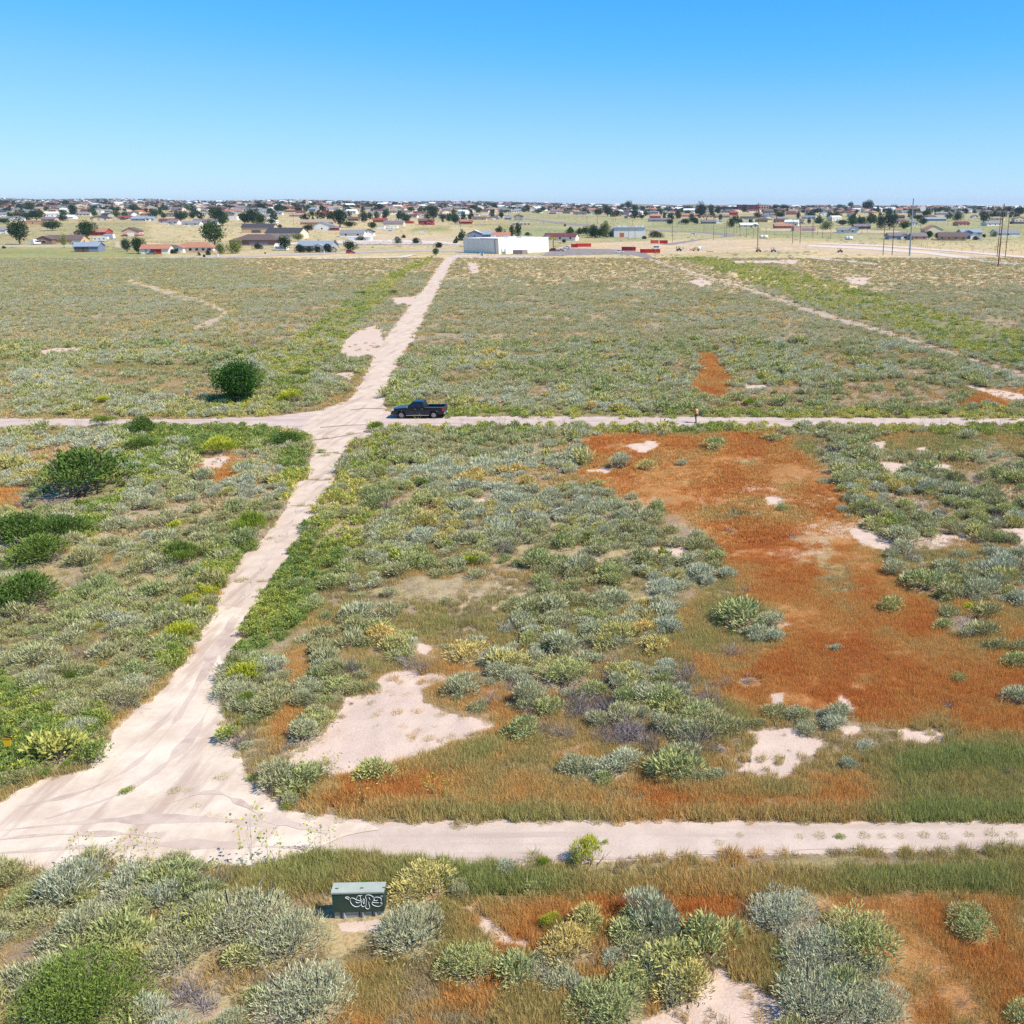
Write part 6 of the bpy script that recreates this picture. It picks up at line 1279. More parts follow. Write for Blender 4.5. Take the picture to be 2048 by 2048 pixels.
HS = [
 # u, v, wpx, roof, wall, roofc, label, options
 (128,488,66,'g','tan','brown','tan ranch house with brown roof right of the big dark tree',dict(yaw=8,dep=11,wins=2,gar=[(.75,4.6,'cream')],rise=2.6,wing=[(-.9,9,5,'f','brown','brown',3.1)])),
 (10,467,44,'g','white','grey','white house with grey roof at the left edge',dict(yaw=14,wing=[(.5,5,4,'f','white','grey',2.7)])),(66,449,50,'n','salmon','terra','flat salmon adobe house behind the big dark tree',dict(h=3.2,wins=1,rise=.5,dep=12)),
 (8,442,34,'g','grey','grey','grey house above the left edge house',dict(yaw=12)),(30,443,24,'f','white','purple','white gable end house at upper left',dict(h=3.8)),(96,443,26,'g','pink','purple','small pink house with purplish roof among left trees',{}),
 (128,438,36,'g','white','white','long white roofed shed behind trees at left',dict(wins=0,dep=12)),(197,441,32,'f','tan','dark','tan house with two white garage doors',dict(gar=[(-.4,4,'white'),(.42,4.5,'white')],wins=0,rise=2.6,dep=13,yaw=4)),
 (249,440,26,'g','white','red','white house with red roof right of the two garage house',dict(wing=[(.0,5,3,'f','brown','red',2.6)])),(285,442,44,'g','grey','blue','grey house with slate blue roof and white porch gable',dict(wing=[(.55,5,3,'f','white','blue',2.8)],rise=2.6)),
 (336,447,36,'g','white','maroon','white house with maroon roof at upper left',dict(wins=3)),(185,471,52,'g','red','terra','brick red ranch with terracotta roof behind the tall cottonwood',dict(dep=11,yaw=3,rise=2.6,wing=[(-.8,7,4,'f','brown','terra',2.6)])),
 (262,472,32,'f','pink','brown','pinkish garage with white door and red base on tan field',dict(gar=[(.0,4.6,'white')],wins=0,rise=2.4,h=3.6,yaw=10,lowband='red')),
 (173,504,46,'g','blue','blue','low blue metal barn with open dark stalls',dict(dep=9,wins=0,h=3.0,rise=1.8,yaw=10,side=False,gar=[(-.55,4,'dark'),(-.05,3,'dark')],name='metal_barn',cat='barn')),  # dark panels here paint the shade inside the open stalls, no doors
 (310,508,54,'g','white','terra','low house with terracotta roof and red garage door',dict(dep=8.5,yaw=8,gar=[(.1,5.0,(.42,.02,.02)),(-.62,.9,'grey')],wins=1,rise=1.8,lowband=None)),
 (388,505,76,'h','white','terra','white stucco house with red tile roof and arched windows',dict(dep=10,yaw=6,wins=6,rise=2.3,lowband='salmon',wing=[(-.78,6.5,3,'f','white','terra',2.7)])),
 (511,491,92,'h','brown','brown','large brown house with broad hip roof behind the silver tree',dict(dep=13,yaw=-2,h=3.4,wins=3,rise=3,gar=[(-.1,4.8,'purple'),(.38,5.4,'purple')],wing=[(-.82,6,3,'h','dark','brown',3)])),
 (516,466,64,'g','tan','dark','tan two level house with dark roof behind the brown house',dict(dep=11,h=4.6,yaw=4,wins=1,rise=2.8,gar=[(-.1,7,'dark')],side=False)),
 (566,478,72,'g','cream','dark','long cream walled building with charcoal roof',dict(dep=14,h=4.2,yaw=-3,wins=0,rise=3,side=False,gar=[(-.72,5,'dark')])),
 (628,501,70,'g','grey','blue','pale house with blue grey roof and small porch gable behind junipers',dict(dep=10,yaw=-4,wins=4,rise=2.6,wing=[(.40,5,2.5,'f','white','blue',2.6)])),
 (562,500,22,'g','white','white','small white shed left of the juniper house',dict(wins=0,dep=5,h=2.2)),
 (382,452,34,'g','white','grey','white bungalow with grey roof, right of a dark tree',dict(wins=2)),(410,450,50,'g','white','purple','white house under a broad purplish roof',dict(dep=13,rise=3)),(345,449,20,'g','white','purple','small white house left of the bungalow',{}),
 (463,440,22,'n','white','white','plain white box shed between the tree groups',dict(h=4,wins=0,side=False)),(534,436,30,'g','white','grey','white long house above the greenhouse',dict(h=3.2)),(541,446,22,'f','white','white','white rounded greenhouse by dark trees',dict(wins=0,h=2)),
 (644,461,60,'f','white','grey','grey roofed house with a broad white gable',dict(rise=4.2,h=2.8,wins=3,dep=12,wing=[(.85,7,1,'g','red','grey',2.6)])),(634,450,66,'g','salmon','tan','long orange house behind the white gable',dict(wins=3,dep=11,rise=2.6)),
 (652,428,44,'g','red','terra','brick red house with tall gable on the rise',dict(wing=[(.0,9,3,'f','red','maroon',4.5)])),(596,434,34,'g','pink','tan','pink house with low tan roof',{}),(580,424,22,'h','brown','terra','terracotta hip roof house among far trees',{}),
 (467,425,36,'g','cream','terra','cream house with terracotta roof above the white box',{}),(378,419,24,'g','pink','terra','small far pink house upper left',{}),(556,430,16,'g','white','grey','small white house right of the greenhouse trees',{}),
 (704,474,48,'g','white','grey','white house with grey roof left of the bright gable',dict(dep=10,wins=2,rise=2.6)),(736,473,22,'f','white','dark','bright white gable end facing the street',dict(h=3.3,wins=0,dep=14,rise=3,yaw=12)),
 (718,481,48,'n','white','white','low white carport roof behind the hedge',dict(h=2.2,wins=0,dep=6,side=False,rise=.3)),(787,453,40,'g','cream','purple','long pale barn with pinkish roof',dict(h=3.4,wins=0,dep=12,name='barn',cat='barn')),
 (759,445,26,'g','brown','red','house with bright red roof behind the pale barn',{}),(852,450,30,'g','red','brown','crimson house with white porch rail',dict(h=4.2,wing=[(.5,6,2,'f','red','brown',4.2)])),(816,447,20,'n','red','red','low crimson shed left of the crimson house',dict(wins=0,h=2.2)),
 (753,429,28,'g','stone','grey','grey roofed house upper left of centre',dict(wing=[(.3,5,2,'f','stone','grey',2.6)])),(760,458,17,'n','white','teal','small white shed with teal roof',dict(wins=0)),(786,456,16,'n','white','white','tiny white shed by the pale barn',dict(wins=0,h=2)),
 (912,424,30,'h','salmon','terra','broad orange roofed house on the rise',dict(dep=12)),(931,448,26,'g','red','terra','red shed with orange roof and yellow end',dict(wins=0)),(941,448,10,'f','yellow','terra','bright yellow gable shed',dict(wins=0,h=3)),
 (958,441,30,'g','cream','brown','cream house with broad brown roof',dict(dep=12)),(986,440,24,'f','pink','purple','pale pink gable house right of the brown roof',dict(gar=[(.2,4,'white')],wins=0)),(949,432,20,'g','white','tan','white house above the brown roof',{}),(977,430,26,'n','white','white','long flat white roof building',dict(wins=0)),
 (1016,440,14,'g','grey','grey','small grey house right of the pink gable',{}),(706,442,22,'g','brown','brown','brown house left of the tan gable',{}),(723,439,20,'f','tan','tan','tan gable house left of the red roof',{}),(791,424,20,'g','white','tan','far white house left of centre',{}),(837,429,20,'g','cream','maroon','far cream house with maroon roof',{}),
 (950,476,30,'f','blue','white','slate blue gabled house left of the paler roof',dict(h=3.4,wins=1,yaw=8)),(974,476,32,'g','blue','blue','slate blue house with pale roof behind the warehouse',dict(rise=3,wins=1)),(1002,480,36,'g','salmon','terra','house showing an orange tile roof over the warehouse',dict(rise=3,wins=0,dep=10)),
 (1120,481,66,'g','white','maroon','white house with long maroon roof behind the warehouse',dict(wins=3,rise=2.6,dep=9,yaw=-8,wing=[(-.72,6,3,'f','white','maroon',2.7)])),
 (1043,451,38,'n','pink','white','long white mobile home with dark windows',dict(h=2.6,wins=5,dep=5,name='mobile_home')),(1037,441,20,'f','stone','dark','grey two storey house above the mobile home',dict(h=5.2,wins=2)),(1105,428,14,'n','maroon' if 'maroon' in WC else 'red','white','small maroon barn with white roof on the far pasture',dict(wins=0,name='barn',cat='barn')),
 (1072,425,18,'f','stone','grey','far grey gable house right of the tall pine',{}),(1160,430,28,'g','stone','brown','far house with brown roof on the skyline, middle',dict(h=3.5)),(1184,430,10,'f','white','white','small white gable right of the skyline house',{}),
 (1311,438,22,'g','red','terra','brick house with terracotta roof on the rise',dict(h=4)),(1320,444,46,'g','grey','purple','low grey house below the brick house',{}),(1284,424,16,'f','white','grey','white gable on the skyline, middle right',{}),(1346,430,16,'g','pink','tan','pink house near the tall wooden pole top',{}),
 (1379,434,38,'g','pink','terra','pink house with long terracotta roof',dict(wins=3)),(1446,436,30,'g','stone','purple','stone house with purplish roof',{}),(1368,448,20,'f','stone','grey','grey gable house at the pasture edge',{}),(1418,448,30,'g','purple','purple','dim purple house at the pasture edge',{}),(1438,447,12,'f','white','white','bright white garage gable at the pasture edge',dict(wins=0)),
 (1468,431,16,'g','red','red','vivid red house on the rise',dict(h=4.2)),(1498,440,32,'g','white','dark','white house with dark roof below the red house',dict(wing=[(.4,5,2,'f','white','dark',2.6)])),(1499,455,38,'g','cream','white','cream house with pale roof behind the poles',dict(wing=[(.6,6,2,'f','cream','grey',2.6)])),
 (1539,440,18,'f','white','grey','bright white house right of the tall pole',dict(h=4)),(1554,432,28,'g','pink','purple','pinkish house under the far right skyline',{}),(1569,457,40,'g','brown','terra','low dark house with orange gable roof',dict(rise=2.2)),(1610,462,46,'n','pink','tan','tan flat roofed garage building',dict(h=4,wins=0,dep=12,gar=[(.3,12,'purple')])),
 (1566,441,22,'g','purple','grey','grey house above the orange gable',{}),(1652,431,24,'f','white','teal','white house with green grey roof',dict(h=3.6)),(1695,466,42,'g','white','grey','white house with long grey roof and gable at right',dict(wins=2,dep=12,yaw=-6)),(1709,466,20,'f','white','grey','bright white gable end of the long grey roof house',dict(wins=1,h=3.4)),
 (1595,424,36,'g','stone','purple','long far house on the right skyline',{}),(1626,422,18,'f','white','grey','white gable on the right skyline',dict(h=3.5)),(1699,427,26,'g','stone','maroon','far maroon roofed house below the skyline trees',{}),
 (1725,458,34,'g','dark','purple','dark house with purple roof right of the white gable',{}),(1797,479,40,'g','grey','purple','low grey house with white gable, right lot',dict(wing=[(.6,6,2,'f','white','purple',2.6)])),(1840,480,30,'g','salmon','purple','orange pink house right of the steel pole',dict(wins=2)),(1905,481,56,'g','salmon','brown','long brown roofed house with tan gable at right',dict(dep=12,rise=3,wins=4,yaw=-10)),
 (1868,465,38,'f','cream','terra','cream gable house behind the orange pink house',dict(rise=3.5,wins=0,dep=12)),(1943,478,44,'g','grey','blue','blue grey two storey house at right',dict(h=4.8,wins=3,wing=[(.2,7,3,'f','white','blue',2.8),(-.4,6,1,'f','blue','blue',5)])),
 (2016,473,50,'g','white','grey','white house with grey roof near the right edge',dict(wins=3,gar=[(.5,5,'white')],dep=12,rise=3)),(1872,442,44,'g','blue','blue','slate house with blue roof at pasture top',dict(wins=2)),(1834,428,20,'g','white','dark','house with dark roof below the white dome',{}),
 (1884,430,24,'g','stone','grey','far house right of the white dome',{}),(1903,429,18,'f','stone','purple','far gable house right of centre skyline pine',{}),(1801,437,18,'g','red','dark','small dark red house left of the dark cluster',{}),(1951,436,12,'f','white','grey','small white gable by the far right trees',{}),
 (2037,448,24,'n','dark','dark','long dark shed at the right edge',dict(wins=0,h=2.4)),(1932,428,20,'g','cream','grey','cream house in far right trees',{}),(1830,451,12,'f','white','grey','small white house left of the big dark trees',{}),
 (77,421,18,'g','pink','terra','far salmon roofed house at upper left',{}),(124,419,34,'g','salmon','terra','long terracotta house on the far left rise',{}),(162,419,16,'f','tan','tan','tall tan house on the left skyline',dict(h=5)),(209,425,24,'g','stone','grey','dark grey roof house at far left',{}),(196,426,14,'f','white','tan','white two storey house at far left',dict(h=4.5)),(14,421,28,'g','grey','grey','far grey house in the upper left corner',{})]
for u, v, wp, rf, wc, rc, lb, op in HS: house(u, v, wp, rf, wc, rc, lb, **op)
for (x0, x1, v, h, c, lb) in ((1443, 1482, 424, 9, (.075, .06, .075), 'lower dark wing of the school on the hill'), (1476, 1518, 423.5, 13, (.12, .05, .06), 'big dark brown school block on the hill'), (1517, 1537, 423, 14, (.55, .30, .24), 'pink tower block of the school on the hill')):
    p = G((x0 + x1) / 2, v); W = (x1 - x0) / ppm(p); r = empty('school_building', p, .05, lb, 'building'); hh = ptop(p, {9: 414, 13: 410, 14: 410}[h])
    MB().box(-W / 2, W / 2, 0, 25, -2, hh).build('wall', paint(c, .85), r); MB().box(-W / 2 - .3, W / 2 + .3, -.3, 25.3, hh, hh + .5).build('roof', paint((.2, .18, .18), .8), r)
    for k in range(4):
        x = -W / 2 + W * (k + .5) / 4; MB().box(x - 1.2, x + 1.2, -.15, 0, hh * .5, hh * .75).build('window', GLASS, r)
r = empty('dish_dome', G(1845, 426), 0, 'white round dish above the dark roofed house on the skyline', 'dish'); d_ = MB(); d_.tube([(0, 0, 2), (0, -1.5, 6)], .5, 8); d_.build('mast', WH, r); d_ = MB(); d_.tube([(0, -1, 7.5), (0, -1.8, 7.5)], [4.8, 5.2], 20); d_.build('dish', WH, r)

# ---------------------------------------------------------------- the white warehouse and the far metal building
def warehouse():
    L_, C_, R_ = G(928, 505.5), G(998, 508), G(1098, 503.5); r = empty('warehouse', C_, 0, 'big windowless white warehouse at the end of the dirt track', 'warehouse')
    l, rr = L_ - C_, R_ - C_; far = l + rr; h = 7.0
    WM = paint((.76, .73, .66), .7, var=.04, scale=.3)
    m = MB(); Q = [(0, 0), (rr.x, rr.y), (far.x, far.y), (l.x, l.y)]
    m.add([(a, b, -.5) for a, b in Q] + [(a, b, h) for a, b in Q], [(3, 2, 1, 0), (0, 1, 5, 4), (1, 2, 6, 5), (2, 3, 7, 6), (3, 0, 4, 7)]); m.build('wall', WM, r)
    cx, cy_ = far.x / 2, far.y / 2; q = lambda a, b, k: (cx + (a - cx) * k, cy_ + (b - cy_) * k)
    m = MB(); o = [q(a, b, 1.004) for a, b in Q]; m.add([(a, b, h - .25) for a, b in o] + [(a, b, h + .25) for a, b in o], [(0, 1, 5, 4), (1, 2, 6, 5), (2, 3, 7, 6), (3, 0, 4, 7), (4, 5, 6, 7)]); m.build('roof', paint((.74, .74, .72), .7), r)
    dl = Vector((l.x, l.y, 0)).normalized(); dr = Vector((rr.x, rr.y, 0)).normalized(); Ll = Vector((l.x, l.y, 0)).length; Lr = Vector((rr.x, rr.y, 0)).length
    nr_ = Vector((dr.y, -dr.x, 0)); nl_ = Vector((-dl.y, dl.x, 0))
    def slab(nm, base, d, n, s0, s1, z0, z1, th, mat, parent=r):
        a = base + d * s0; b = base + d * s1; m = MB(); m.add([a + n * 0, b, b + n * th, a + n * th] and [tuple(Vector(t) + Vector((0, 0, z))) for z in (z0, z1) for t in (a, b, b + n * th, a + n * th)], [(3, 2, 1, 0), (4, 5, 6, 7), (0, 1, 5, 4), (1, 2, 6, 5), (2, 3, 7, 6), (3, 0, 4, 7)]); return m.build(nm, mat, parent)
    O = Vector((0, 0, 0))
    for k in range(1, 7): slab('wall_seam', O, dl, nl_, Ll * k / 7, Ll * k / 7 + .12, 0, h - .3, .03, paint((.6, .58, .54), .8))
    for k in range(1, 5): slab('wall_seam', O, dr, nr_, Lr * k / 5, Lr * k / 5 + .08, 0, h - .3, .02, paint((.70, .67, .61), .8))
    slab('downpipe', O, dl, nl_, 2.2, 2.5, .1, h - .3, .2, paint((.25, .22, .24), .6)); slab('parapet_coping', O, dl, nl_, .2, Ll * .5, h - .1, h + .35, .1, paint((.35, .32, .36), .7))
    slab('service_door', O, dr, nr_, 1.2, 2.2, .1, 2.3, .08, paint((.45, .40, .36), .7)); slab('wall_cabinet', O, dr, nr_, 3.6, 4.1, .3, 2.4, .3, paint((.4, .37, .35), .7))
    for k in range(3):
        c = Vector((cx, cy_, 0)) + dl * (k - 1) * 9; m = MB(); m.box(c.x - 1.2, c.x + 1.2, c.y - .9, c.y + .9, h + .25, h + 1.0); m.build('roof_unit', paint((.5, .5, .52), .6), r)
    p = G(1040, 508.5); e = empty('trash_enclosure', p, .12, 'low purple grey trash enclosure in front of the warehouse wall', 'enclosure')
    for nm, a in (('enclosure_wall', (-3.4, 1.2, 0, .2)), ('enclosure_wall', (-3.4, -3.2, .2, 3)), ('side_wall', (1.2, 3.6, .0, .2)), ('enclosure_wall', (3.4, 3.6, .2, 3)), ('enclosure_wall', (-3.4, 3.6, 3, 3.2))):
        MB().box(a[0], a[1], a[2], a[3], 0, 1.9).build(nm, paint((.17, .145, .165) if nm != 'side_wall' else (.46, .36, .30), .8), e)
    MB().box(-3.2, 3.4, .2, 3, 1.2, 1.3).build('bin_lid', paint((.12, .11, .12), .7), e)
warehouse()
def metal_building():
    p = G(1259, 474.5); r = empty('metal_building', p, math.radians(3), 'white flat roofed metal building with a red door behind the lot', 'building'); W = 62 / ppm(p); h = ptop(p, 457.5)
    MB().box(-W / 2, W / 2, 0, 26, -1, h).build('wall', wallmat('white'), r); MB().box(-W / 2 - .3, W / 2 + .3, -.5, 26.3, h, h + 1.0).build('roof', paint((.27, .31, .35), .7), r)
    MB().box(-W / 2 - 3.8, -W / 2, 2, 24, -1, h - .3).build('side_wing', wallmat('grey'), r)
    MB().box(-W * .24 - 1.6, -W * .24 + 1.6, -.1, 0, 0, 3.2).build('door', paint((.50, .14, .09), .7), r)
    for k in (-.02, .18): MB().box(W * k, W * k + .25, -.08, 0, 0, h).build('downpipe', paint((.4, .4, .42), .6), r)
    for x in (-.38, -.2, .2, .28, .36): MB().box(W * x, W * x + 2.5, 8, 11, h + 1, h + 2.2).build('roof_unit', WH, r)
metal_building()

# ================================================================ trees
LEAF_TREE = foliage('tree_leaf', [(0, (.035, .062, .028)), (.4, (.055, .10, .035)), (.7, (.10, .15, .05)), (1, (.26, .28, .08))], .6, .2)
LEAF_JUN = foliage('juniper_leaf', [(0, (.025, .040, .022)), (.5, (.045, .065, .03)), (1, (.13, .16, .10))], .6, .1)
def crown(name, mat, seed, n, shape, leaf, lobes):
    rs = np.random.RandomState(seed); L_ = []
    for i in range(lobes):
        if shape == 'round': a = rs.normal(size=3); a /= np.linalg.norm(a); c = a * rs.uniform(.05, .5) * [1, 1, .8] + [0, 0, .52]; rr = rs.uniform(.24, .40)
        elif shape == 'cone': z = (i + .5) / lobes; t = rs.uniform(0, 6.28); q = (1 - z) * .55 * rs.uniform(.3, 1); c = np.array([math.cos(t) * q, math.sin(t) * q, z * .9 + .05]); rr = .30 * (1.12 - z)
        elif shape == 'col': z = (i + .5) / lobes; t = rs.uniform(0, 6.28); q = .3 * rs.uniform(.2, 1); c = np.array([math.cos(t) * q, math.sin(t) * q, z * .85 + .1]); rr = rs.uniform(.16, .26)
        else: a = rs.uniform(0, 6.28); q = rs.uniform(0, .55); c = np.array([math.cos(a) * q, math.sin(a) * q, rs.uniform(.25, .6) * (1.1 - q)]); rr = rs.uniform(.25, .38)
        L_.append((c, rr))
    C = np.array([c for c, _ in L_]); R_ = np.array([q for _, q in L_]); k = rs.choice(lobes, n, p=R_ ** 2 / (R_ ** 2).sum()); d = unit(rs.normal(size=(n, 3)))
    B = C[k] + d * (R_[k] * rs.uniform(.5, 1.06, n) ** .5)[:, None]; B[:, 2] = np.clip(B[:, 2], .02, None)
    V, Q = kites(B, unit(d + rs.normal(size=(n, 3)) * .8 + [0, 0, .2]), leaf * rs.uniform(.6, 1.3, n), leaf * .62, rs)
    lv = np.repeat(np.clip(.5 + rs.normal(size=n) * .2 + .15 * (k % 3 - 1), 0, 1), 4)
    V[:, 2] /= 1.0
    return np_mesh(name, V, quads=Q, mats=[mat], attrs={'lv': lv})
def trunk(name, seed, h, rad, nb):
    rs = random.Random(seed); m = MB(); m.tube([(0, 0, -.05), (rs.uniform(-.03, .03), rs.uniform(-.03, .03), h * .5), (0, 0, h)], [rad, rad * .8, rad * .55], 7)
    for i in range(nb):
        a = rs.uniform(0, 6.28); r_ = rs.uniform(.2, .45); m.tube([(0, 0, h * rs.uniform(.5, .95)), (math.cos(a) * r_ * .5, math.sin(a) * r_ * .5, h + .12), (math.cos(a) * r_, math.sin(a) * r_, h + rs.uniform(.25, .45))], [rad * .5, rad * .3, rad * .12], 5)
    return m.mesh(name, BARK)
CR = {k: [crown('crown', m, 300 + i + 10 * j, n, s, l, lo) for i in range(3)] for j, (k, m, n, s, l, lo) in enumerate([
    ('round', LEAF_TREE, 2600, 'round', .085, 17), ('cone', LEAF_TREE, 2000, 'cone', .08, 16), ('col', LEAF_TREE, 2000, 'col', .075, 16), ('dome', LEAF_JUN, 2200, 'dome', .08, 14)])}
TK = [trunk('trunk', i, .30, .035, 6) for i in range(3)]; TKS = [trunk('trunk', 9 + i, .12, .04, 3) for i in range(2)]
TNAME = {'round': 'round_tree', 'cone': 'pine_tree', 'col': 'poplar_tree', 'dome': 'juniper_bush'}
def tree(u, v, w, h, k, label, tint=.35, group=None, cat='tree', p=None, hi=None, parts=True):
    p = p or G(u, v); wm = w / ppm(p); hm = h / ppm(p) * (1.08 if w < 30 else 1.0); i = random.randrange(3)
    r = empty(TNAME[k], p - Vector((0, 0, .1)), random.uniform(0, 6.28), label, cat, group); r['tint'] = tint
    c = link('crown', hi or CR[k][i], r); lift = {'round': .16, 'cone': .06, 'col': .10, 'dome': -.02}[k]
    sx = wm * (1.1 if w < 30 else 1.0) / {'round': 1.4, 'cone': 1.1, 'col': .92, 'dome': 1.4}[k]; c.scale = (sx, sx, hm * (1 - lift) / 1.12); c.location = (0, 0, hm * lift - (.06 * hm if k == 'round' else 0)); c['tint'] = tint
    t = link('trunk', (TK if k in ('round',) else TKS)[i % 2], r); t.scale = (hm * .9,) * 3 if k != 'dome' else (hm * .5,) * 3; return r
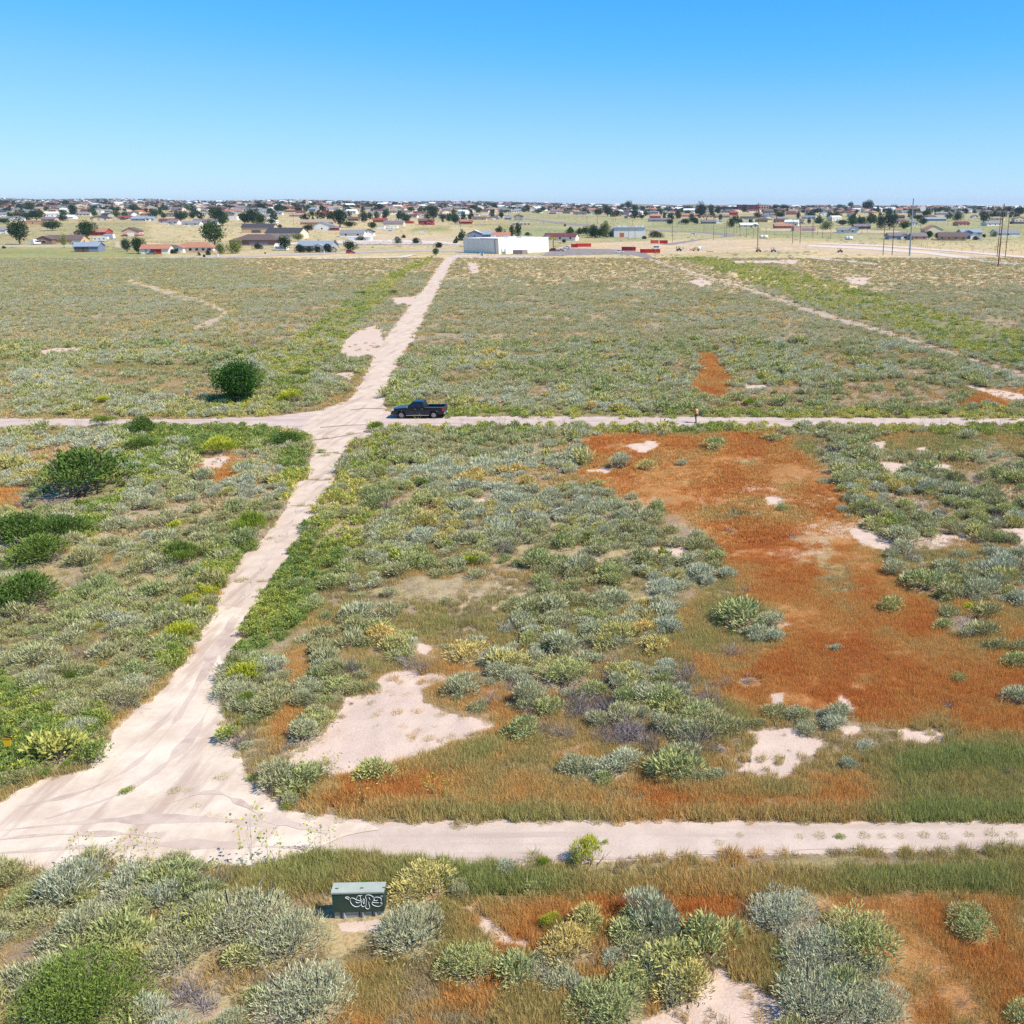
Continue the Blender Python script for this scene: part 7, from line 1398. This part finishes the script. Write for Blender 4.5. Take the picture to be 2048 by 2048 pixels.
# the one big tree in the field
HI = crown('crown', foliage('field_tree_leaf', [(0, (.02, .055, .012)), (.5, (.055, .13, .025)), (1, (.12, .22, .04))], .75, .25), 77, 15000, 'round', .042, 30)
tree(478, 803, 118, 101, 'round', 'big bushy dark green tree standing alone in the scrub left of the track', .42, hi=HI)
TR = [(1172,471,20,18,'round','low dark tree between the pines and the dark row',.15),(1192,476,20,22,'col','broad dark tree inside the dark row left of the metal building',.1),(1206,474,16,24,'col','dark tree left of the silvery poplar',.15),(1222,475,12,12,'round','small bush at the foot of the silvery poplar',.2),
 (1560,438,20,16,'round','dark tree between the pink and white houses, right village',.1),(1620,436,22,14,'round','dark trees behind the tan garage',.1),(1515,436,16,12,'round','dark tree left of the tall pole top village',.1),(1740,447,26,16,'round','dark trees above the purple roofed house',.1),(1480,447,14,10,'round','bush before the white dark roofed house',.2),(41,489,38,54,'round','large dark tree left of the tan ranch house',.2),(175,477,40,42,'round','tall cottonwood right of the tan ranch house',.4),(105,461,40,22,'round','broad bushy tree above the tan ranch roof',.45),(129,491,13,22,'round','small yellow-green tree at the corner of the tan house',1.),
 (254,504,21,27,'round','smaller of two round trees by the corral',.35),(277,507,28,36,'round','bigger of two round trees by the corral',.3),(52,441,26,18,'round','left of two trees above the adobe house',.5),(73,441,26,22,'round','right of two trees above the adobe house',.2),(126,442,22,14,'round','dark bushes in front of the white shed',.2),
 (148,434,18,28,'round','tall dark tree right of the white shed',.1),(268,424,30,18,'round','broad tree on the far left rise',.3),(308,434,22,14,'round','tree right of the slate blue roof',.3),(8,448,24,12,'round','hedge tree at the left edge',.4),(40,422,18,16,'round','dark tree in the far upper left, left one',.1),(62,422,20,18,'round','dark tree in the far upper left, right one',.2),
 (108,414,18,10,'round','skyline tree at the left',.1),(133,412,16,12,'round','skyline tree left of the tall tan house',.1),(14,408,18,8,'round','skyline tree at the far left edge',.1),(429,492,54,54,'round','biggest leafy tree behind the red tile roof',.5),(471,507,34,30,'round','silvery olive tree with dark trunk by the street',.95),
 (442,508,20,22,'round','small grey-green tree left of the silvery tree',.8),(515,498,18,13,'dome','round shrub before the brown house',.2),(570,501,27,30,'round','dark tree left of the juniper house',.1),(600,505,21,20,'dome','leftmost of the junipers before the pale house',.1),(617,505,15,13,'dome','second juniper before the pale house',.1),
 (634,505,14,16,'dome','third juniper, the narrowest, before the pale house',.1),(656,505,27,20,'dome','widest juniper before the pale house',.15),(671,496,12,18,'dome','tall juniper at the right end of the pale house',.2),(436,448,34,38,'round','tallest dark tree behind the purplish roof',.15),(446,451,24,20,'round','lower green tree right of the tallest dark one',.4),
 (490,448,24,24,'round','left tree of the dark grove above the brown house',.2),(506,448,28,32,'round','middle tree of the dark grove above the brown house',.15),(522,449,22,20,'round','right tree of the dark grove above the brown house',.3),(543,448,16,12,'round','small tree right of the dark grove',.4),(361,443,22,18,'round','dark tree left of the white bungalow',.1),(386,438,14,13,'round','small dark tree above the bungalow',.1),
 (418,510,10,15,'cone','small cone tree in front of the red tile house',.2),(398,511,6,9,'cone','tiny cone tree by the driveway',.2),(349,507,20,12,'dome','clipped bushes at the left of the tile house',.3),(681,454,32,42,'round','tall dark tree right of the white gable house',.1),(598,427,14,14,'round','dark round tree by the far terracotta roof',.1),
 (556,425,20,18,'round','dark tree left of the terracotta hip roof',.05),(521,421,28,16,'round','far tree mass above the long white house',.1),(460,419,20,10,'round','far tree on the left rise',.1),(560,456,10,9,'dome','small round bush above the cream building',.3),(597,482,22,16,'round','yellowish bush right of the cream building',.9),
 (618,461,24,12,'round','low tree left of the broad white gable',.2),(701,500,29,19,'round','dark bush above the red car',.2),(795,487,17,16,'dome','grey-green bush in tan grass left of the warehouse',.9),(808,476,10,8,'dome','small dark juniper farthest back on tan ground',.1),(832,487,17,15,'dome','dark juniper in the middle of the tan ground',.15),
 (878,495,18,14,'dome','dark juniper nearest the warehouse',.1),(872,511,14,17,'round','small yellow-green tree at the top of the dirt track',.7),(722,481,24,10,'dome','hedge below the low white carport',.3),(700,455,26,14,'round','dark trees over the white house roof, left',.15),(745,458,18,16,'round','dark tree over the bright white gable',.3),
 (867,441,22,30,'round','tall dark tree right of the crimson house',.15),(886,441,16,13,'round','tree right of the tall dark one by the crimson house',.2),(911,448,17,16,'round','dark tree left of the yellow shed',.1),(948,422,16,14,'round','dark skyline tree right of centre',.1),(990,422,14,16,'col','tall skyline tree left of the pasture',.3),(1003,438,12,15,'round','dark tree right of the pink gable',.1),
 (926,481,19,24,'cone','taller pine at the left of the warehouse',.2),(914,487,11,16,'cone','shorter pine at the left of the warehouse',.2),(1000,466,18,16,'cone','pine above the orange tile roof',.15),(1024,474,12,22,'col','dark poplar over the warehouse, left of two',.15),(1036,474,14,26,'col','dark poplar over the warehouse, right of two',.15),
 (760,420,22,13,'round','far dark tree left of centre',.1),(769,438,10,9,'round','small dark tree above the pale barn',.1),(1142,466,18,14,'cone','left pine behind the maroon roofed house',.3),(1160,468,18,14,'cone','right pine behind the maroon roofed house',.3),(1184,475,18,24,'col','first dark tree of the row left of the metal building',.2),(1200,475,18,20,'round','middle dark tree of the row left of the metal building',.2),
 (1214,476,15,31,'col','silvery poplar at the right end of the row',.85),(1312,475,26,17,'dome','dark bush at the right of the metal building',.2),(1288,478,12,8,'dome','small dark bush before the metal building',.1),(1055,471,14,8,'dome','low bush on pasture above the maroon roof',.6),(1130,453,5,7,'dome','tiny dark bush on the far pasture',.1),(1056,424,10,16,'col','tall far poplar at the pasture edge',.1),
 (1215,433,18,22,'round','tall dark tree on the far rise, right of centre',.2),(1197,430,22,13,'round','dark tree left of the tall one on the rise',.1),(1234,433,20,13,'round','dark low tree right of the tall one on the rise',.1),(1246,419,12,12,'round','left of the three skyline trees right of centre',.15),(1257,420,14,18,'round','middle of the three skyline trees right of centre',.15),(1268,420,10,12,'round','right of the three skyline trees right of centre',.15),
 (1270,438,19,26,'round','big dark tree in front of the skyline trio',.1),(1283,438,12,10,'round','small green tree right of the big dark tree',.4),(1285,421,12,9,'round','skyline tree left of the tall pole',.1),(1340,450,16,12,'round','dark tree below the tall pole top',.05),(1356,437,15,18,'round','dark tree right of the tall wooden pole',.1),(1371,449,20,12,'round','dark trees at the pasture edge',.1),
 (1403,436,21,30,'round','tallest dark tree behind the terracotta house',.1),(1423,434,13,23,'col','slender tree right of the tallest dark one',.2),(1436,428,9,16,'col','thin tree left of the school',.2),(1375,425,26,12,'round','far grey-green tree right of the tall pole',.4),(1463,455,18,20,'round','round dark tree standing on green pasture',.1),(1489,424,10,14,'round','tree in front of the school block',.1),
 (1550,421,14,12,'round','left of two skyline trees right of the school',.2),(1569,422,16,13,'round','right of two skyline trees right of the school',.1),(1597,438,9,14,'col','dark poplar in the right village',.05),(1652,460,26,19,'round','silvery grey tree right of the tan garage',.9),(1670,438,32,15,'round','green tree mass in the right village',.35),
 (1685,451,24,13,'round','left half of the dark hedge in the right village',.3),(1706,451,24,13,'round','right half of the dark hedge in the right village',.3),(1701,416,12,12,'round','skyline tree above the hedge',.15),(1680,418,18,9,'round','low skyline tree above the hedge',.2),(1388,446,16,12,'round','dark tree at the left end of the grey row',.15),
 (1735,423,24,22,'round','tallest skyline tree at the right',.05),(1755,425,12,15,'cone','pine right of the tallest skyline tree',.15),(1771,425,16,9,'round','low trees right of the skyline pine',.1),(1788,421,18,11,'round','skyline tree near the steel pole',.2),(1762,458,22,28,'round','left tree of the big dark cluster',.05),(1779,459,26,33,'round','right tree of the big dark cluster',.05),
 (1808,459,26,18,'round','olive tree left of the steel pole',.5),(1846,450,22,15,'round','green tree right of the steel pole',.2),(1857,478,18,19,'round','dark tree between the orange pink house and brown roof',.15),(1875,479,15,16,'round','green tree before the tan gable',.3),(1853,433,22,14,'round','green skyline tree below the dish',.3),(1915,441,22,15,'round','green tree on the right pasture edge',.25),
 (1932,429,12,13,'round','dark skyline tree left of the far right group',.05),(1968,437,26,15,'round','left of the far right tree group',.15),(1988,437,24,16,'round','middle of the far right tree group',.1),(2006,436,16,16,'round','dark one of the far right tree group',.05),(2018,426,14,14,'round','skyline tree by the right H frame',.1),(2040,431,22,20,'round','dark tree cut by the right edge',.05),
 (1952,480,14,9,'dome','dark shrub before the two storey house',.1),(1989,474,11,12,'round','yellow-green tree before the grey roofed house',1.),(1968,476,10,9,'round','dark shrub right of the two storey house',.1),(1836,441,22,12,'round','dark trees behind the steel pole',.05),(1722,450,20,14,'round','dark tree left of the big dark cluster',.2),(1640,447,18,11,'round','green bush over the tan garage',.3),
 (8,497,8,7,'dome','small dark shrub at the left edge by the white fence',.2),(1308,505,12,6,'dome','yellow-green weed mound before the longest red container',1.),(1128,487,8,9,'round','small dark tree in front of the maroon roofed house',.1)]
for t_ in TR: tree(*t_)

# ---------------------------------------------------------------- the far town: random, on the slope that faces us
def simple_house(seed, wc, rc):
    rs = random.Random(seed); W = rs.uniform(13, 20); Dp = rs.uniform(8, 12); k = rs.choice('ggfh'); h = rs.choice((2.8, 3.0, 4.6)); m = MB()
    a = wall_mesh(-W / 2, W / 2, 0, Dp, h, k, 2); m.add(a.v, a.f, 0); b = roof_mesh(-W / 2, W / 2, 0, Dp, h, k, 2.0); m.add(b.v, b.f, 1)
    for x in (-.3, .05, .32): m.box(W * x - .7, W * x + .7, -.08, 0, 1.0, 2.1, 2)
    return m.mesh('far_house', wallmat(wc), roofmat(rc), GLASS)
COMBO = [('white', 'tan'), ('cream', 'grey'), ('white', 'grey'), ('cream', 'terra'), ('pink', 'terra'), ('white', 'brown'), ('tan', 'brown'), ('grey', 'dark'), ('salmon', 'maroon'), ('cream', 'purple'), ('white', 'maroon'), ('pink', 'tan'), ('stone', 'blue'), ('white', 'white')]
FH = [(simple_house(i, a, b), a, b) for i, (a, b) in enumerate(COMBO)]
rr = random.Random(3); BAND = [('left', -80, 700), ('centre', 700, 1150), ('right', 1150, 2130)]; placed = []
def okplace(u, v, w):
    for a, b, c in placed:
        if abs(a - u) < (w + c) * .42 and abs(b - v) < 4: return False
    return True
for q in HS: placed.append((q[0], q[1], q[2]))
nf = 0
for t in range(2600):
    band = rr.choices(BAND, (4, 3, 2.0))[0]; u = rr.uniform(band[1], band[2])
    lo, hi = np.interp(u, [0, 700, 1000, 1200, 1400, 2048], [405, 405, 411, 419.5, 419, 420]), np.interp(u, [0, 400, 700, 1000, 1200, 1400, 2048], [437, 436, 440, 440, 432, 452, 452])
    v = lo + (hi - lo) * rr.random() ** 1.25; p = G(u, v); w = 16 * ppm(p) 
    if u > 1010 and u < 1200 and v > 426: continue
    if u > 1240 and v > 440 and rr.random() < .5: continue
    if not okplace(u, v, w): continue
    placed.append((u, v, w * .9)); me, a, b = rr.choice(FH); o = link('far_house', me); o.location = p; o.rotation_euler = (0, 0, rr.uniform(-.7, .7))
    tag(o, f'distant {a} walled house with {b} roof in the {band[0]} part of the far town', 'house', f'{a} and {b} houses of the far town, {band[0]}'); nf += 1
    if nf >= 250: break
TSM = {}
def simple_tree(seed, k, n=260):
    c = crown('far_tree', {'round': LEAF_TREE, 'cone': LEAF_TREE, 'dome': LEAF_JUN}[k], seed, n, k, .26, 9); return c
FT = [simple_tree(500 + i, 'round') for i in range(4)] + [simple_tree(510, 'cone')]
nt_ = 0
for t in range(3000):
    u = rr.uniform(-60, 2110) if t % 3 else rr.uniform(-60, 1000); lo = np.interp(u, [0, 700, 1000, 1200, 1400, 2048], [404, 404, 410, 419, 418, 418]); hi = np.interp(u, [0, 400, 700, 1000, 1200, 1400, 2048], [440, 440, 446, 444, 433, 450, 446])
    v = lo + (hi - lo) * rr.random() ** 1.1; p = G(u, v)
    if 1010 < u < 1200 and v > 427: continue
    if u > 1380 and 440 < v and rr.random() < .6: continue
    if not okplace(u, v, 5): continue
    band = 'left' if u < 700 else 'centre' if u < 1150 else 'right'; k = rr.randrange(5)
    o = link('far_tree', FT[k]); o.location = p; h = rr.uniform(5.5, 11) * (1 + .25 * (p.y > 2500)); w = h * rr.uniform(.7, 1.3) * (.6 if k == 4 else 1); o.scale = (w / 1.6, w / 1.6, h / 1.15); o.rotation_euler = (0, 0, rr.uniform(0, 6))
    ti = rr.uniform(.05, .5); tag(o, f'distant dark {"conical" if k == 4 else "rounded"} tree in the {band} part of the far town', 'tree', f'{"conical" if k == 4 else "rounded"} trees of the far town, {band}', tint=ti); nt_ += 1
    if nt_ >= 290: break
# beyond: too small to tell apart
def slope_points(n, seed, vpow=1.0, lift=0.0):
    rs = np.random.RandomState(seed); out = []
    x = rs.uniform(-.80, .45, n * 3); y = 1700 + (6700 - 1700) * rs.uniform(0, 1, n * 3) ** .8; X = x * y
    z = terr(X, y); u, v, _ = proj(X, y, z); dens = fbm(X, y, 420, 500, 3)
    ok = (u > -120) & (u < 2170) & (rs.uniform(size=len(X)) < np.clip((dens - .32) * 5, .1, 1))
    ok &= ~((u > 1150) & (y > 4200))
    ok = np.where(ok)[0][:n]; return np.stack([X[ok], y[ok], z[ok]], 1)
P_ = slope_points(5200, 5); scatter('distant_town', [q[0] for q in FH], P_, RS.uniform(1.0, 1.4, len(P_)), np.zeros(len(P_)), 'mass of tiny far houses on the hazy horizon slope', 'town', tilt=0, zs=1.0)
P_ = slope_points(8000, 6); scatter('distant_woods', FT[:4], P_, RS.uniform(5, 9.5, len(P_)), RS.uniform(0, .5, len(P_)), 'mass of small dark far trees on the horizon slope', 'trees', tilt=0, zs=.75)
# tufts and shrubs of the pastures among the houses
def yard(n, y0, y1, seed):
    rs = np.random.RandomState(seed); y = rs.uniform(y0, y1, n); x = rs.uniform(-.80, .46, n) * (y + 8); w = fields(x, y); k = (w['bare'] < .3) & (w['v'] < 516); 
    street = (w['v'] > 497) & (w['u'] < 935); k &= ~street; return P3(x[k], y[k], -.1)
P_ = yard(9000, 450, 1500, 9); scatter('pasture_tufts', T_LO + [SAGE_LO[0]], P_, RS.uniform(.8, 2.4, len(P_)), RS.uniform(.1, .8, len(P_)), 'rough grass tufts on the pastures between the houses', 'grass', zs=.6)

# ================================================================ air
hz = MB(); hz.box(-9500, 7500, -60, 9780, -2.2, 78); hm, t, N, L = nodes('haze')
vp = N.new('ShaderNodeVolumePrincipled'); vp.inputs['Color'].default_value = (.72, .83, 1, 1); vp.inputs['Density'].default_value = 5e-5; vp.inputs['Anisotropy'].default_value = .2
o_ = N.new('ShaderNodeOutputMaterial'); L.new(vp.outputs[0], o_.inputs['Volume'])
tag(hz.build('haze', hm), 'thin bluish air over the plain', 'haze', kind='stuff')
